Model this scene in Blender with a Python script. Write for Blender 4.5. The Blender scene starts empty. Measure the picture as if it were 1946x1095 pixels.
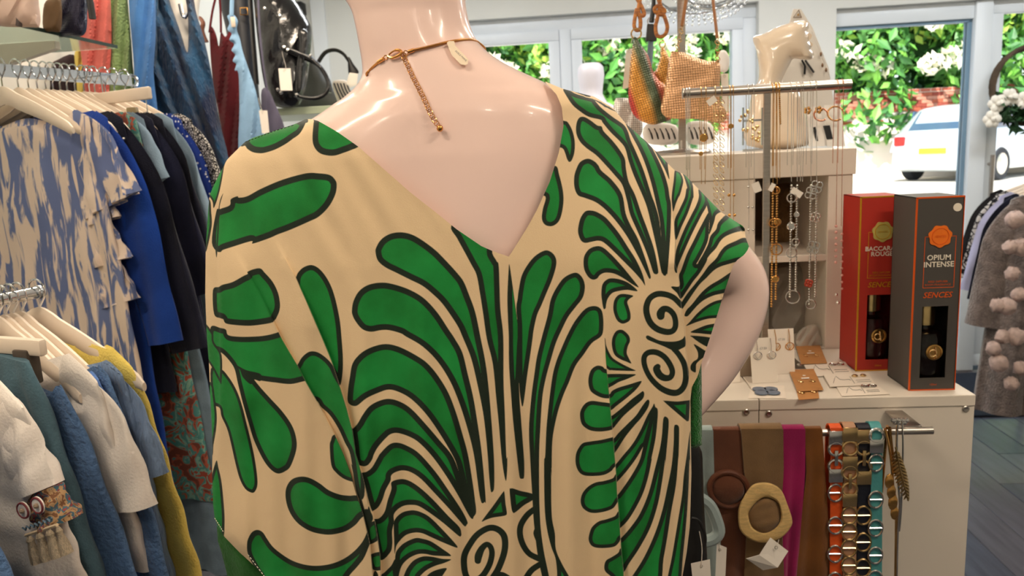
import bpy, bmesh, math, random
import numpy as np
from math import sin, cos, pi, radians, sqrt, atan2, exp
from mathutils import Vector, Matrix, geometry, Euler

S = bpy.context.scene
COL = S.collection
random.seed(7)
RNG = np.random.default_rng(5)

# ------------------------------------------------------------------ camera
TH, RO, YA, FPX = radians(10.1), radians(2.9), radians(5.0), 1450.0
CAM = np.array([0.0, 0.0, 1.4])
_f0 = np.array([-sin(YA), cos(YA), 0.0]); _z = np.array([0, 0, 1.0])
FW = _f0 * cos(TH) - _z * sin(TH)
_u0 = _f0 * sin(TH) + _z * cos(TH)
_r0 = np.array([cos(YA), sin(YA), 0.0])
UP = _u0 * cos(RO) + _r0 * sin(RO)
RT = _r0 * cos(RO) - _u0 * sin(RO)
cd = bpy.data.cameras.new('camera')
cam = bpy.data.objects.new('camera', cd); COL.objects.link(cam)
M = Matrix.Identity(4)
for i in range(3):
    M[i][0] = RT[i]; M[i][1] = UP[i]; M[i][2] = -FW[i]; M[i][3] = CAM[i]
cam.matrix_world = M
cd.sensor_width = 36.0
cd.lens = FPX / 1946 * 36.0
cd.dof.use_dof = True; cd.dof.focus_distance = 0.72; cd.dof.aperture_fstop = 13.0
cd.clip_start = 0.02; cd.clip_end = 300
S.camera = cam

# ------------------------------------------------------------------ world, sun, ceiling light, exposure
w = bpy.data.worlds.new('world'); S.world = w; w.use_nodes = True
nt = w.node_tree; nt.nodes.clear()
sky = nt.nodes.new('ShaderNodeTexSky'); sky.sky_type = 'NISHITA'; sky.sun_disc = False
sky.sun_elevation = radians(52); sky.sun_rotation = radians(200)
bg = nt.nodes.new('ShaderNodeBackground'); bg.inputs[1].default_value = 0.30
wo = nt.nodes.new('ShaderNodeOutputWorld')
nt.links.new(sky.outputs[0], bg.inputs[0]); nt.links.new(bg.outputs[0], wo.inputs[0])

def light(name, kind, loc, energy, color, rot=(0, 0, 0), **kw):
    d = bpy.data.lights.new(name, kind); d.energy = energy; d.color = color
    for k, v in kw.items(): setattr(d, k, v)
    o = bpy.data.objects.new(name, d); COL.objects.link(o)
    o.location = loc; o.rotation_euler = rot
    return o
light('sun', 'SUN', (0, -5, 12), 10.0, (1.0, 0.95, 0.86), (radians(40), 0, radians(-28)), angle=0.009)
WARM = (1.0, 0.83, 0.64)
for lx, ly in ((-0.9, 0.2), (0.9, 0.2), (-1.0, 2.2), (1.0, 2.4)):
    light('ceiling_panel_and_fill', 'AREA', (lx, ly, 2.47), 13.5, WARM, (0, 0, 0), shape='RECTANGLE', size=0.6, size_y=0.07)
for lx in (-0.7, 0.9, 2.3):
    light('ceiling_panel_and_fill', 'AREA', (lx, 3.55, 2.47), 13, (0.94, 0.97, 1.0), (0, 0, 0), shape='RECTANGLE', size=0.9, size_y=0.25)  # cool fill lamps added overhead to brighten the window wall
SPOTS = [(-0.75, -0.5), (0.05, -0.55), (0.8, -0.3), (-0.3, 1.5), (0.75, 1.3), (-1.3, 1.3), (1.6, 2.2)]
for lx, ly in SPOTS:
    light('ceiling_spot_light', 'POINT', (lx, ly, 2.36), 4.6, (1.0, 0.86, 0.7), shadow_soft_size=0.035)
vs = S.view_settings
S.display_settings.display_device = 'sRGB'
vs.view_transform = 'Standard'; vs.look = 'None'; vs.gamma = 1.0; vs.exposure = 0.0
vs.use_curve_mapping = False

# ------------------------------------------------------------------ helpers
def ray(x, y): return FW + RT * ((x - 973) / FPX) - UP * ((y - 547.5) / FPX)
def PT(x, y, d): return CAM + ray(x, y) * d                      # a point of the room, d metres ahead
def atY(x, y, Y):
    r = ray(x, y); return CAM + r * (Y / r[1])
def atZ(x, y, Z):
    r = ray(x, y); return CAM + r * ((Z - CAM[2]) / r[2])
def V3(p): return Vector((float(p[0]), float(p[1]), float(p[2])))
def lin(c):
    c = c / 255.0
    return c / 12.92 if c <= 0.04045 else ((c + 0.055) / 1.055) ** 2.4
def rgb(r, g, b): return (lin(r), lin(g), lin(b), 1.0)

MATS = {}
def mat(name, c, rough=0.6, metal=0.0, var=0.0, scale=20.0, bump=0.0, bscale=200.0, trans=0.0, coat=0.0, sheen=0.0, c2=None, stretch=None, ior=1.45, spec=None, emit=0.0):
    if name in MATS: return MATS[name]
    m = bpy.data.materials.new(name); m.use_nodes = True
    n = m.node_tree; b = n.nodes['Principled BSDF']
    b.inputs['Base Color'].default_value = c
    b.inputs['Roughness'].default_value = rough
    b.inputs['Metallic'].default_value = metal
    b.inputs['Transmission Weight'].default_value = trans
    b.inputs['Coat Weight'].default_value = coat
    b.inputs['Coat Roughness'].default_value = 0.08
    b.inputs['Sheen Weight'].default_value = sheen
    b.inputs['IOR'].default_value = ior
    if spec is not None: b.inputs['Specular IOR Level'].default_value = spec
    tc = n.nodes.new('ShaderNodeTexCoord')
    vec = tc.outputs['Object']
    if stretch:
        mp = n.nodes.new('ShaderNodeMapping'); mp.inputs['Scale'].default_value = stretch
        n.links.new(vec, mp.inputs['Vector']); vec = mp.outputs['Vector']
    nz = n.nodes.new('ShaderNodeTexNoise'); nz.inputs['Scale'].default_value = scale; nz.inputs['Detail'].default_value = 4
    n.links.new(vec, nz.inputs['Vector'])
    mx = n.nodes.new('ShaderNodeMix'); mx.data_type = 'RGBA'
    d = c2 if c2 else tuple(max(0, x * (1 - var)) for x in c[:3]) + (1,)
    mx.inputs['A'].default_value = c; mx.inputs['B'].default_value = d
    rp = n.nodes.new('ShaderNodeValToRGB'); rp.color_ramp.elements[0].position = 0.4; rp.color_ramp.elements[1].position = 0.62
    n.links.new(nz.outputs['Fac'], rp.inputs[0]); n.links.new(rp.outputs[0], mx.inputs['Factor'])
    n.links.new(mx.outputs['Result'], b.inputs['Base Color'])
    if bump:
        n2 = n.nodes.new('ShaderNodeTexNoise'); n2.inputs['Scale'].default_value = bscale; n2.inputs['Detail'].default_value = 3
        n.links.new(vec, n2.inputs['Vector'])
        bp = n.nodes.new('ShaderNodeBump'); bp.inputs['Strength'].default_value = bump; bp.inputs['Distance'].default_value = 0.01
        n.links.new(n2.outputs['Fac'], bp.inputs['Height']); n.links.new(bp.outputs[0], b.inputs['Normal'])
    if emit:
        b.inputs['Emission Color'].default_value = c; b.inputs['Emission Strength'].default_value = emit
    MATS[name] = m
    return m
def cloth(name, c, var=0.25, scale=12, bump=0.25, bscale=350, sheen=0.1, c2=None, stretch=None):
    return mat(name, c, 0.85, 0, var, scale, bump, bscale, sheen=sheen, c2=c2, stretch=stretch, spec=0.2)

ORIGIN = {}
class MB:
    """collects shapes, builds ONE mesh object"""
    def __init__(self): self.v = []; self.f = []; self.M = None
    def add(self, verts, faces):
        k = len(self.v)
        if self.M is not None: verts = [tuple(self.M @ Vector(p)) for p in verts]
        self.v += [tuple(float(c) for c in p) for p in verts]
        self.f += [tuple(i + k for i in q) for q in faces]
        return self
    def box(self, lo, hi, bev=0.0):
        x0, y0, z0 = lo; x1, y1, z1 = hi
        if bev <= 0:
            v = [(x, y, z) for z in (z0, z1) for y in (y0, y1) for x in (x0, x1)]
            return self.add(v, [(0, 2, 3, 1), (4, 5, 7, 6), (0, 1, 5, 4), (2, 6, 7, 3), (0, 4, 6, 2), (1, 3, 7, 5)])
        bm = bmesh.new(); bmesh.ops.create_cube(bm, size=1)
        for p in bm.verts: p.co = Vector(((x0 + x1) / 2 + p.co.x * (x1 - x0), (y0 + y1) / 2 + p.co.y * (y1 - y0), (z0 + z1) / 2 + p.co.z * (z1 - z0)))
        bmesh.ops.bevel(bm, geom=bm.edges[:], offset=bev, segments=2, affect='EDGES', profile=0.5)
        bm.verts.index_update()
        self.add([p.co[:] for p in bm.verts], [[q.index for q in f.verts] for f in bm.faces]); bm.free()
        return self
    def tube(self, pts, r, seg=8, closed=False, cap=True, flat=1.0):
        P = [Vector(map(float, p)) for p in pts]; n = len(P)
        rr = r if hasattr(r, '__len__') else [r] * n
        T = []
        for i in range(n):
            a = P[(i - 1) % n] if (closed or i) else P[0]; b = P[(i + 1) % n] if (closed or i < n - 1) else P[-1]
            t = (b - a); T.append(t.normalized() if t.length > 1e-9 else Vector((0, 0, 1)))
        u = T[0].orthogonal().normalized()
        vv = []
        for i in range(n):
            u = (u - T[i] * u.dot(T[i])); u = u.normalized() if u.length > 1e-6 else T[i].orthogonal().normalized()
            w_ = T[i].cross(u)
            for k in range(seg):
                a = 2 * pi * k / seg
                vv.append(P[i] + u * (cos(a) * rr[i]) + w_ * (sin(a) * rr[i] * flat))
        ff = []
        for i in range(n if closed else n - 1):
            j = (i + 1) % n
            for k in range(seg):
                l = (k + 1) % seg
                ff.append((i * seg + k, i * seg + l, j * seg + l, j * seg + k))
        if cap and not closed:
            ff.append(tuple(range(seg))[::-1]); ff.append(tuple((n - 1) * seg + k for k in range(seg)))
        return self.add(vv, ff)
    def ring(self, c, R, r, axis=(0, 0, 1), seg=20, s2=6, sx=1.0, sy=1.0):
        ax = Vector(axis).normalized(); u = ax.orthogonal().normalized(); w_ = ax.cross(u); c = Vector(map(float, c))
        return self.tube([c + u * (cos(2 * pi * k / seg) * R * sx) + w_ * (sin(2 * pi * k / seg) * R * sy) for k in range(seg)], r, s2, closed=True)
    def lathe(self, prof, c, axis=(0, 0, 1), seg=20):
        ax = Vector(axis).normalized(); u = ax.orthogonal().normalized(); w_ = ax.cross(u); c = Vector(map(float, c))
        vv = []; n = len(prof)
        for r, h in prof:
            for k in range(seg):
                a = 2 * pi * k / seg; vv.append(c + ax * h + u * (cos(a) * r) + w_ * (sin(a) * r))
        ff = [(i * seg + k, i * seg + (k + 1) % seg, (i + 1) * seg + (k + 1) % seg, (i + 1) * seg + k) for i in range(n - 1) for k in range(seg)]
        ff.append(tuple(range(seg))[::-1]); ff.append(tuple((n - 1) * seg + k for k in range(seg)))
        return self.add(vv, ff)
    def ball(self, c, r, seg=10, sx=1, sy=1, sz=1):
        n = max(4, seg // 2); vv = []; ff = []
        for i in range(n + 1):
            t = pi * i / n
            for k in range(seg):
                a = 2 * pi * k / seg
                vv.append((c[0] + r * sx * sin(t) * cos(a), c[1] + r * sy * sin(t) * sin(a), c[2] + r * sz * cos(t)))
        for i in range(n):
            for k in range(seg):
                l = (k + 1) % seg
                ff.append((i * seg + k, (i + 1) * seg + k, (i + 1) * seg + l, i * seg + l))
        return self.add(vv, ff)
    def prism(self, poly, o, ux, uy, depth):
        """polygon (2D) in plane o+ux*a+uy*b, extruded by vector depth"""
        o = np.array(o, float); ux = np.array(ux, float); uy = np.array(uy, float); dp = np.array(depth, float)
        a = [o + ux * p[0] + uy * p[1] for p in poly]; n = len(a)
        vv = a + [p + dp for p in a]
        tr = geometry.tessellate_polygon([[Vector((p[0], p[1], 0)) for p in poly]])
        ff = [tuple(t) for t in tr] + [tuple(i + n for i in t)[::-1] for t in tr]
        ff += [(i, (i + 1) % n, (i + 1) % n + n, i + n) for i in range(n)]
        return self.add(vv, ff)
    def grid(self, rows, closed_u=False, closed_v=False, cap=False):
        nv = len(rows); nu = len(rows[0]); ff = []
        for i in range(nv if closed_v else nv - 1):
            for k in range(nu if closed_u else nu - 1):
                i2 = (i + 1) % nv; k2 = (k + 1) % nu
                ff.append((i * nu + k, i * nu + k2, i2 * nu + k2, i2 * nu + k))
        if cap: ff.append(tuple(range(nu))[::-1]); ff.append(tuple((nv - 1) * nu + k for k in range(nu)))
        return self.add([p for r in rows for p in r], ff)
    def build(self, name, m, parent=None, smooth=True, origin=None, kind=None, sharp=40):
        if parent is not None: og = ORIGIN[parent]
        elif origin is not None: og = np.array(origin, float)
        else:
            a = np.array(self.v); og = np.array([(a[:, 0].min() + a[:, 0].max()) / 2, (a[:, 1].min() + a[:, 1].max()) / 2, a[:, 2].min()])
        me = bpy.data.meshes.new(name)
        a = np.array(self.v) - og
        me.from_pydata(a.tolist(), [], self.f)
        bm = bmesh.new(); bm.from_mesh(me); bmesh.ops.recalc_face_normals(bm, faces=bm.faces[:])
        if smooth:
            for f in bm.faces: f.smooth = True
            la = radians(sharp)
            for e in bm.edges:
                if len(e.link_faces) == 2 and e.calc_face_angle(0) > la: e.smooth = False
        bm.to_mesh(me); bm.free()
        for x in (m if isinstance(m, (list, tuple)) else [m]): me.materials.append(x)
        o = bpy.data.objects.new(name, me); COL.objects.link(o)
        if parent is not None: o.parent = parent
        else: o.location = og
        ORIGIN[o] = og
        if kind: o['kind'] = kind
        return o
def tag(o, label, cat, group=None):
    o['label'] = label; o['category'] = cat
    if group: o['group'] = group
    return o
def thing(name, label, cat, loc, group=None):
    o = bpy.data.objects.new(name, None); COL.objects.link(o); o.location = V3(loc); o.empty_display_size = 0.05
    ORIGIN[o] = np.array([float(c) for c in loc])
    return tag(o, label, cat, group)
def struct(o): o['kind'] = 'structure'; return o

def catmull(pts, n=5, closed=True):
    P = np.array(pts, float); m = len(P); out = []
    for i in range(m if closed else m - 1):
        p0 = P[(i - 1) % m] if closed or i else P[0]; p1 = P[i]; p2 = P[(i + 1) % m]; p3 = P[(i + 2) % m] if closed or i < m - 2 else P[-1]
        for t in np.arange(n) / n:
            out.append(0.5 * (2 * p1 + (p2 - p0) * t + (2 * p0 - 5 * p1 + 4 * p2 - p3) * t * t + (3 * p1 - p0 - 3 * p2 + p3) * t ** 3))
    if not closed: out.append(P[-1])
    return np.array(out)
def seg_dist(X, Y, P, closed=True):
    """distance of points to a polyline, and inside flag (even-odd)"""
    d2 = np.full(X.shape, 1e18); ins = np.zeros(X.shape, bool); n = len(P)
    for i in range(n if closed else n - 1):
        a = P[i]; b = P[(i + 1) % n]; dx, dy = b - a; L = dx * dx + dy * dy
        if L < 1e-14: continue
        t = np.clip(((X - a[0]) * dx + (Y - a[1]) * dy) / L, 0, 1)
        d2 = np.minimum(d2, (X - a[0] - t * dx) ** 2 + (Y - a[1] - t * dy) ** 2)
        if closed and abs(dy) > 1e-12:
            c = (a[1] > Y) != (b[1] > Y)
            ins ^= c & (X < a[0] + (Y - a[1]) / dy * dx)
    return np.sqrt(d2), ins
def fill2d(outline, step, extra=()):
    """triangulated interior of a polygon with grid points: (points, triangles)"""
    P = np.array(outline, float); n = len(P)
    x0, y0 = P.min(0); x1, y1 = P.max(0)
    gx, gy = np.meshgrid(np.arange(x0, x1, step), np.arange(y0, y1, step * 0.87))
    gx = gx + (np.arange(gx.shape[0]) % 2)[:, None] * step * 0.5
    d, ins = seg_dist(gx, gy, P)
    ok = ins & (d > step * 0.5)
    ed = [(i, (i + 1) % n) for i in range(n)]
    pts = [Vector(p) for p in P]
    for ln in extra:
        ln = np.array(ln, float)
        dd, _ = seg_dist(gx, gy, ln, False); ok &= dd > step * 0.45
        d3, i3 = seg_dist(ln[:, 0], ln[:, 1], P)
        k0 = None
        for q, inside in zip(ln, i3 & (d3 > 0.8)):
            if inside:
                pts.append(Vector(q)); k = len(pts) - 1
                if k0 is not None: ed.append((k0, k))
                k0 = k
            else: k0 = None
    pts += [Vector((float(a), float(b))) for a, b in zip(gx[ok], gy[ok])]
    r = geometry.delaunay_2d_cdt(pts, ed, [list(range(n))], 1, 1e-6)
    return np.array([p[:] for p in r[0]]), [tuple(f) for f in r[2]]

def rim(tri):
    c = {}
    for t in tri:
        for i in range(len(t)):
            a, b = t[i], t[(i + 1) % len(t)]
            k = (min(a, b), max(a, b)); c[k] = None if k in c else (a, b)
    return [v for v in c.values() if v]
# puffed cloth / soft thing: an outline given a real distance, depth and thickness
def puff(mb, out, d, T, step=None, tilt=0.0, folds=(0, 0, 0), R=None, smooth_n=4, closed=True, fd=None):
    P = catmull(out, smooth_n) if smooth_n else np.array(out, float)
    w_ = P.max(0) - P.min(0)
    step = step or max(3.0, min(w_) / 14)
    pts, tri = fill2d(P, step)
    dist, _ = seg_dist(pts[:, 0], pts[:, 1], P)
    Rp = R or min(w_) * 0.5
    prof = np.sqrt(np.clip(1 - (1 - np.clip(dist / Rp, 0, 1)) ** 2, 0, 1))
    cx = (P[:, 0].min() + P[:, 0].max()) / 2
    A, lam, ang = folds
    ph = (pts[:, 0] * cos(ang) + pts[:, 1] * sin(ang)) * 2 * pi / lam if lam else 0 * pts[:, 0]
    wob = A * (np.sin(ph) + 0.5 * np.sin(ph * 1.7 + 1.3)) * prof if A else 0 * prof
    n = len(pts)
    fr = []; bk = []
    for i in range(n):
        dd = d + tilt * (pts[i, 0] - cx) + wob[i] * 1.0
        if fd: dd += fd(pts[i, 0], pts[i, 1])
        r = ray(*pts[i])
        fr.append(CAM + r * (dd - T * prof[i])); bk.append(CAM + r * (dd + T * prof[i] + 1e-4))
    mb.add(fr + bk, [t for t in tri] + [tuple(i + n for i in t[::-1]) for t in tri] + [(a, b, b + n, a + n) for a, b in rim(tri)])
    return mb
def pxl(pts, d): return [PT(p[0], p[1], p[2] if len(p) > 2 else d) for p in pts]
def smooth_line(pts, n=5): return [tuple(p) for p in catmull(pts, n, False)]
# ------------------------------------------------------------------ the printed kaftan and the mannequin
YC = 0.80                                                            # the mannequin's mid plane
def chain(pts):
    q = np.array([atY(p[0], p[1], YC) for p in pts]); q = q[np.argsort(q[:, 2])]
    return q[:, 2], q[:, 0]
NECK_L = [(640, -20), (673, 20), (682, 64), (693, 125), (694, 145), (688, 160), (672, 177), (640, 201), (600, 229)]
NECK_R = [(887, -20), (879, 0), (892, 51), (903, 74), (917, 90), (939, 110), (985, 135), (1034, 156)]
DL = chain(NECK_L + [(560, 236), (520, 249), (480, 262), (463, 272), (445, 290), (430, 305), (415, 335), (405, 355), (398, 372), (395, 410), (389, 470), (387, 560), (391, 640), (395, 690), (397, 740), (400, 800), (400, 850), (400, 900), (400, 960), (400, 1100), (400, 1500)])
DR = chain(NECK_R + [(1110, 180), (1165, 205), (1225, 266), (1290, 325), (1370, 400), (1440, 470), (1450, 560), (1440, 760), (1420, 1095), (1420, 1500)])
BZ, BB = np.array([0.4, 0.9, 1.15, 1.3, 1.4, 1.44, 1.47, 1.5, 1.54, 1.6]), np.array([.115, .11, .105, .098, .088, .080, .070, .060, .055, .055])
def prof_B(z): return np.interp(z, BZ, BB)
def dress_y(x, z, n=2.4, grow=0.006):
    L = np.interp(z, *DL); Rr = np.interp(z, *DR)
    a = (Rr - L) / 2; s = np.clip(np.abs(x - (L + Rr) / 2) / a, 0, 1)
    return YC - (prof_B(z) + grow) * (1 - s ** n) ** (1 / n)
def on_dress(px, py):
    """where the view ray of the photograph meets the cloth: (x, z, y)"""
    px = np.asarray(px, float); py = np.asarray(py, float)
    r = FW[None] + RT[None] * ((px - 973) / FPX)[:, None] - UP[None] * ((py - 547.5) / FPX)[:, None]
    t = (YC - 0.08) / r[:, 1]
    for _ in range(14):
        y = dress_y(r[:, 0] * t, CAM[2] + r[:, 2] * t)
        t = 0.5 * t + 0.5 * y / r[:, 1]
    return r[:, 0] * t, CAM[2] + r[:, 2] * t, r[:, 1] * t

# --- the print: leaf shapes traced on the flat cloth, given per region of the cloth
VW = {'L1': (380, 200, 4.865), 'L2': (380, 420, 4.865), 'L3': (380, 640, 4.865), 'L4': (380, 870, 4.865), 'M1': (700, 420, 4.865), 'M2': (700, 640, 4.865),
      'M3': (700, 870, 4.865), 'R1': (1020, 150, 4.865), 'R2': (1040, 360, 4.865), 'R3': (1040, 560, 4.865), 'R4': (1040, 720, 4.865), 'R5': (1000, 870, 4.865),
      'S': (960, 460, 3.2206), 'T': (1000, 140, 3.4222), 'P': (0, 0, 1.0)}
def tr(txt):
    v = None; out = []
    for tk in txt.split():
        if tk in VW: v = VW[tk]; continue
        q = tk.split(','); e = [v[0] + float(q[0]) / v[2], v[1] + float(q[1]) / v[2]]
        if len(q) > 2: e.append(float(q[2]) / v[2])
        out.append(e)
    return out
LINE_A = tr("L2 310,240 440,480 570,700 680,930 760,1095 L3 900,262 980,420 1060,560 1130,680 1250,910 1330,1090 L4 1390,130 1450,340 1510,530 1550,700 1575,820 1600,1095 1605,1300")
LINE_B = tr("L2 680,150 760,290 890,530 1000,780 1060,920 1135,1095 L3 1215,220 1290,450 1360,680 1410,870 1440,1090 L4 1500,160 1545,340 1552,420 1590,490 1620,600 1645,760 1665,900 1675,1095 1680,1300")
LINE_C = tr("L1 215,815 180,960 L2 172,100 160,330 175,600 190,900 190,1095 L3 190,400 183,640 160,850 155,1090 L4 165,80 212,330 228,600 226,735")
LINE_D = tr("R3 530,390 545,640 565,860 R4 575,170 590,350 605,480 622,700 640,920 R5 840,330 855,480 872,740 880,860 900,1060 905,1300")
LINE_E = tr("R1 1270,825 R2 1150,60 1160,200 1175,310 1187,480 1178,680 1215,800 1222,900 R3 1235,60 1245,180 1270,300 1280,470 1290,600 1310,800 1318,900 R4 1325,300 1332,700 R5 1525,0 1520,300 1500,700 1440,1095 1400,1300")
def poly_between(a, b): return list(a) + list(b)[::-1]
CLIP_A = [(340, 474), (545, 474), (552, 540), (538, 592)] + LINE_A[3:] + [(340, 1140)]
CLIP_B = [(540, 474), (541, 500), (543, 540), (540, 585), (522, 611)] + LINE_A[4:] + LINE_B[:1:-1]
CLIP_D = [(1420, 640)] + LINE_D + [(1420, 1140)]
CLIP_SL = LINE_E[:20] + [(1460, 740), (1460, 300), (1285, 300)]
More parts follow.
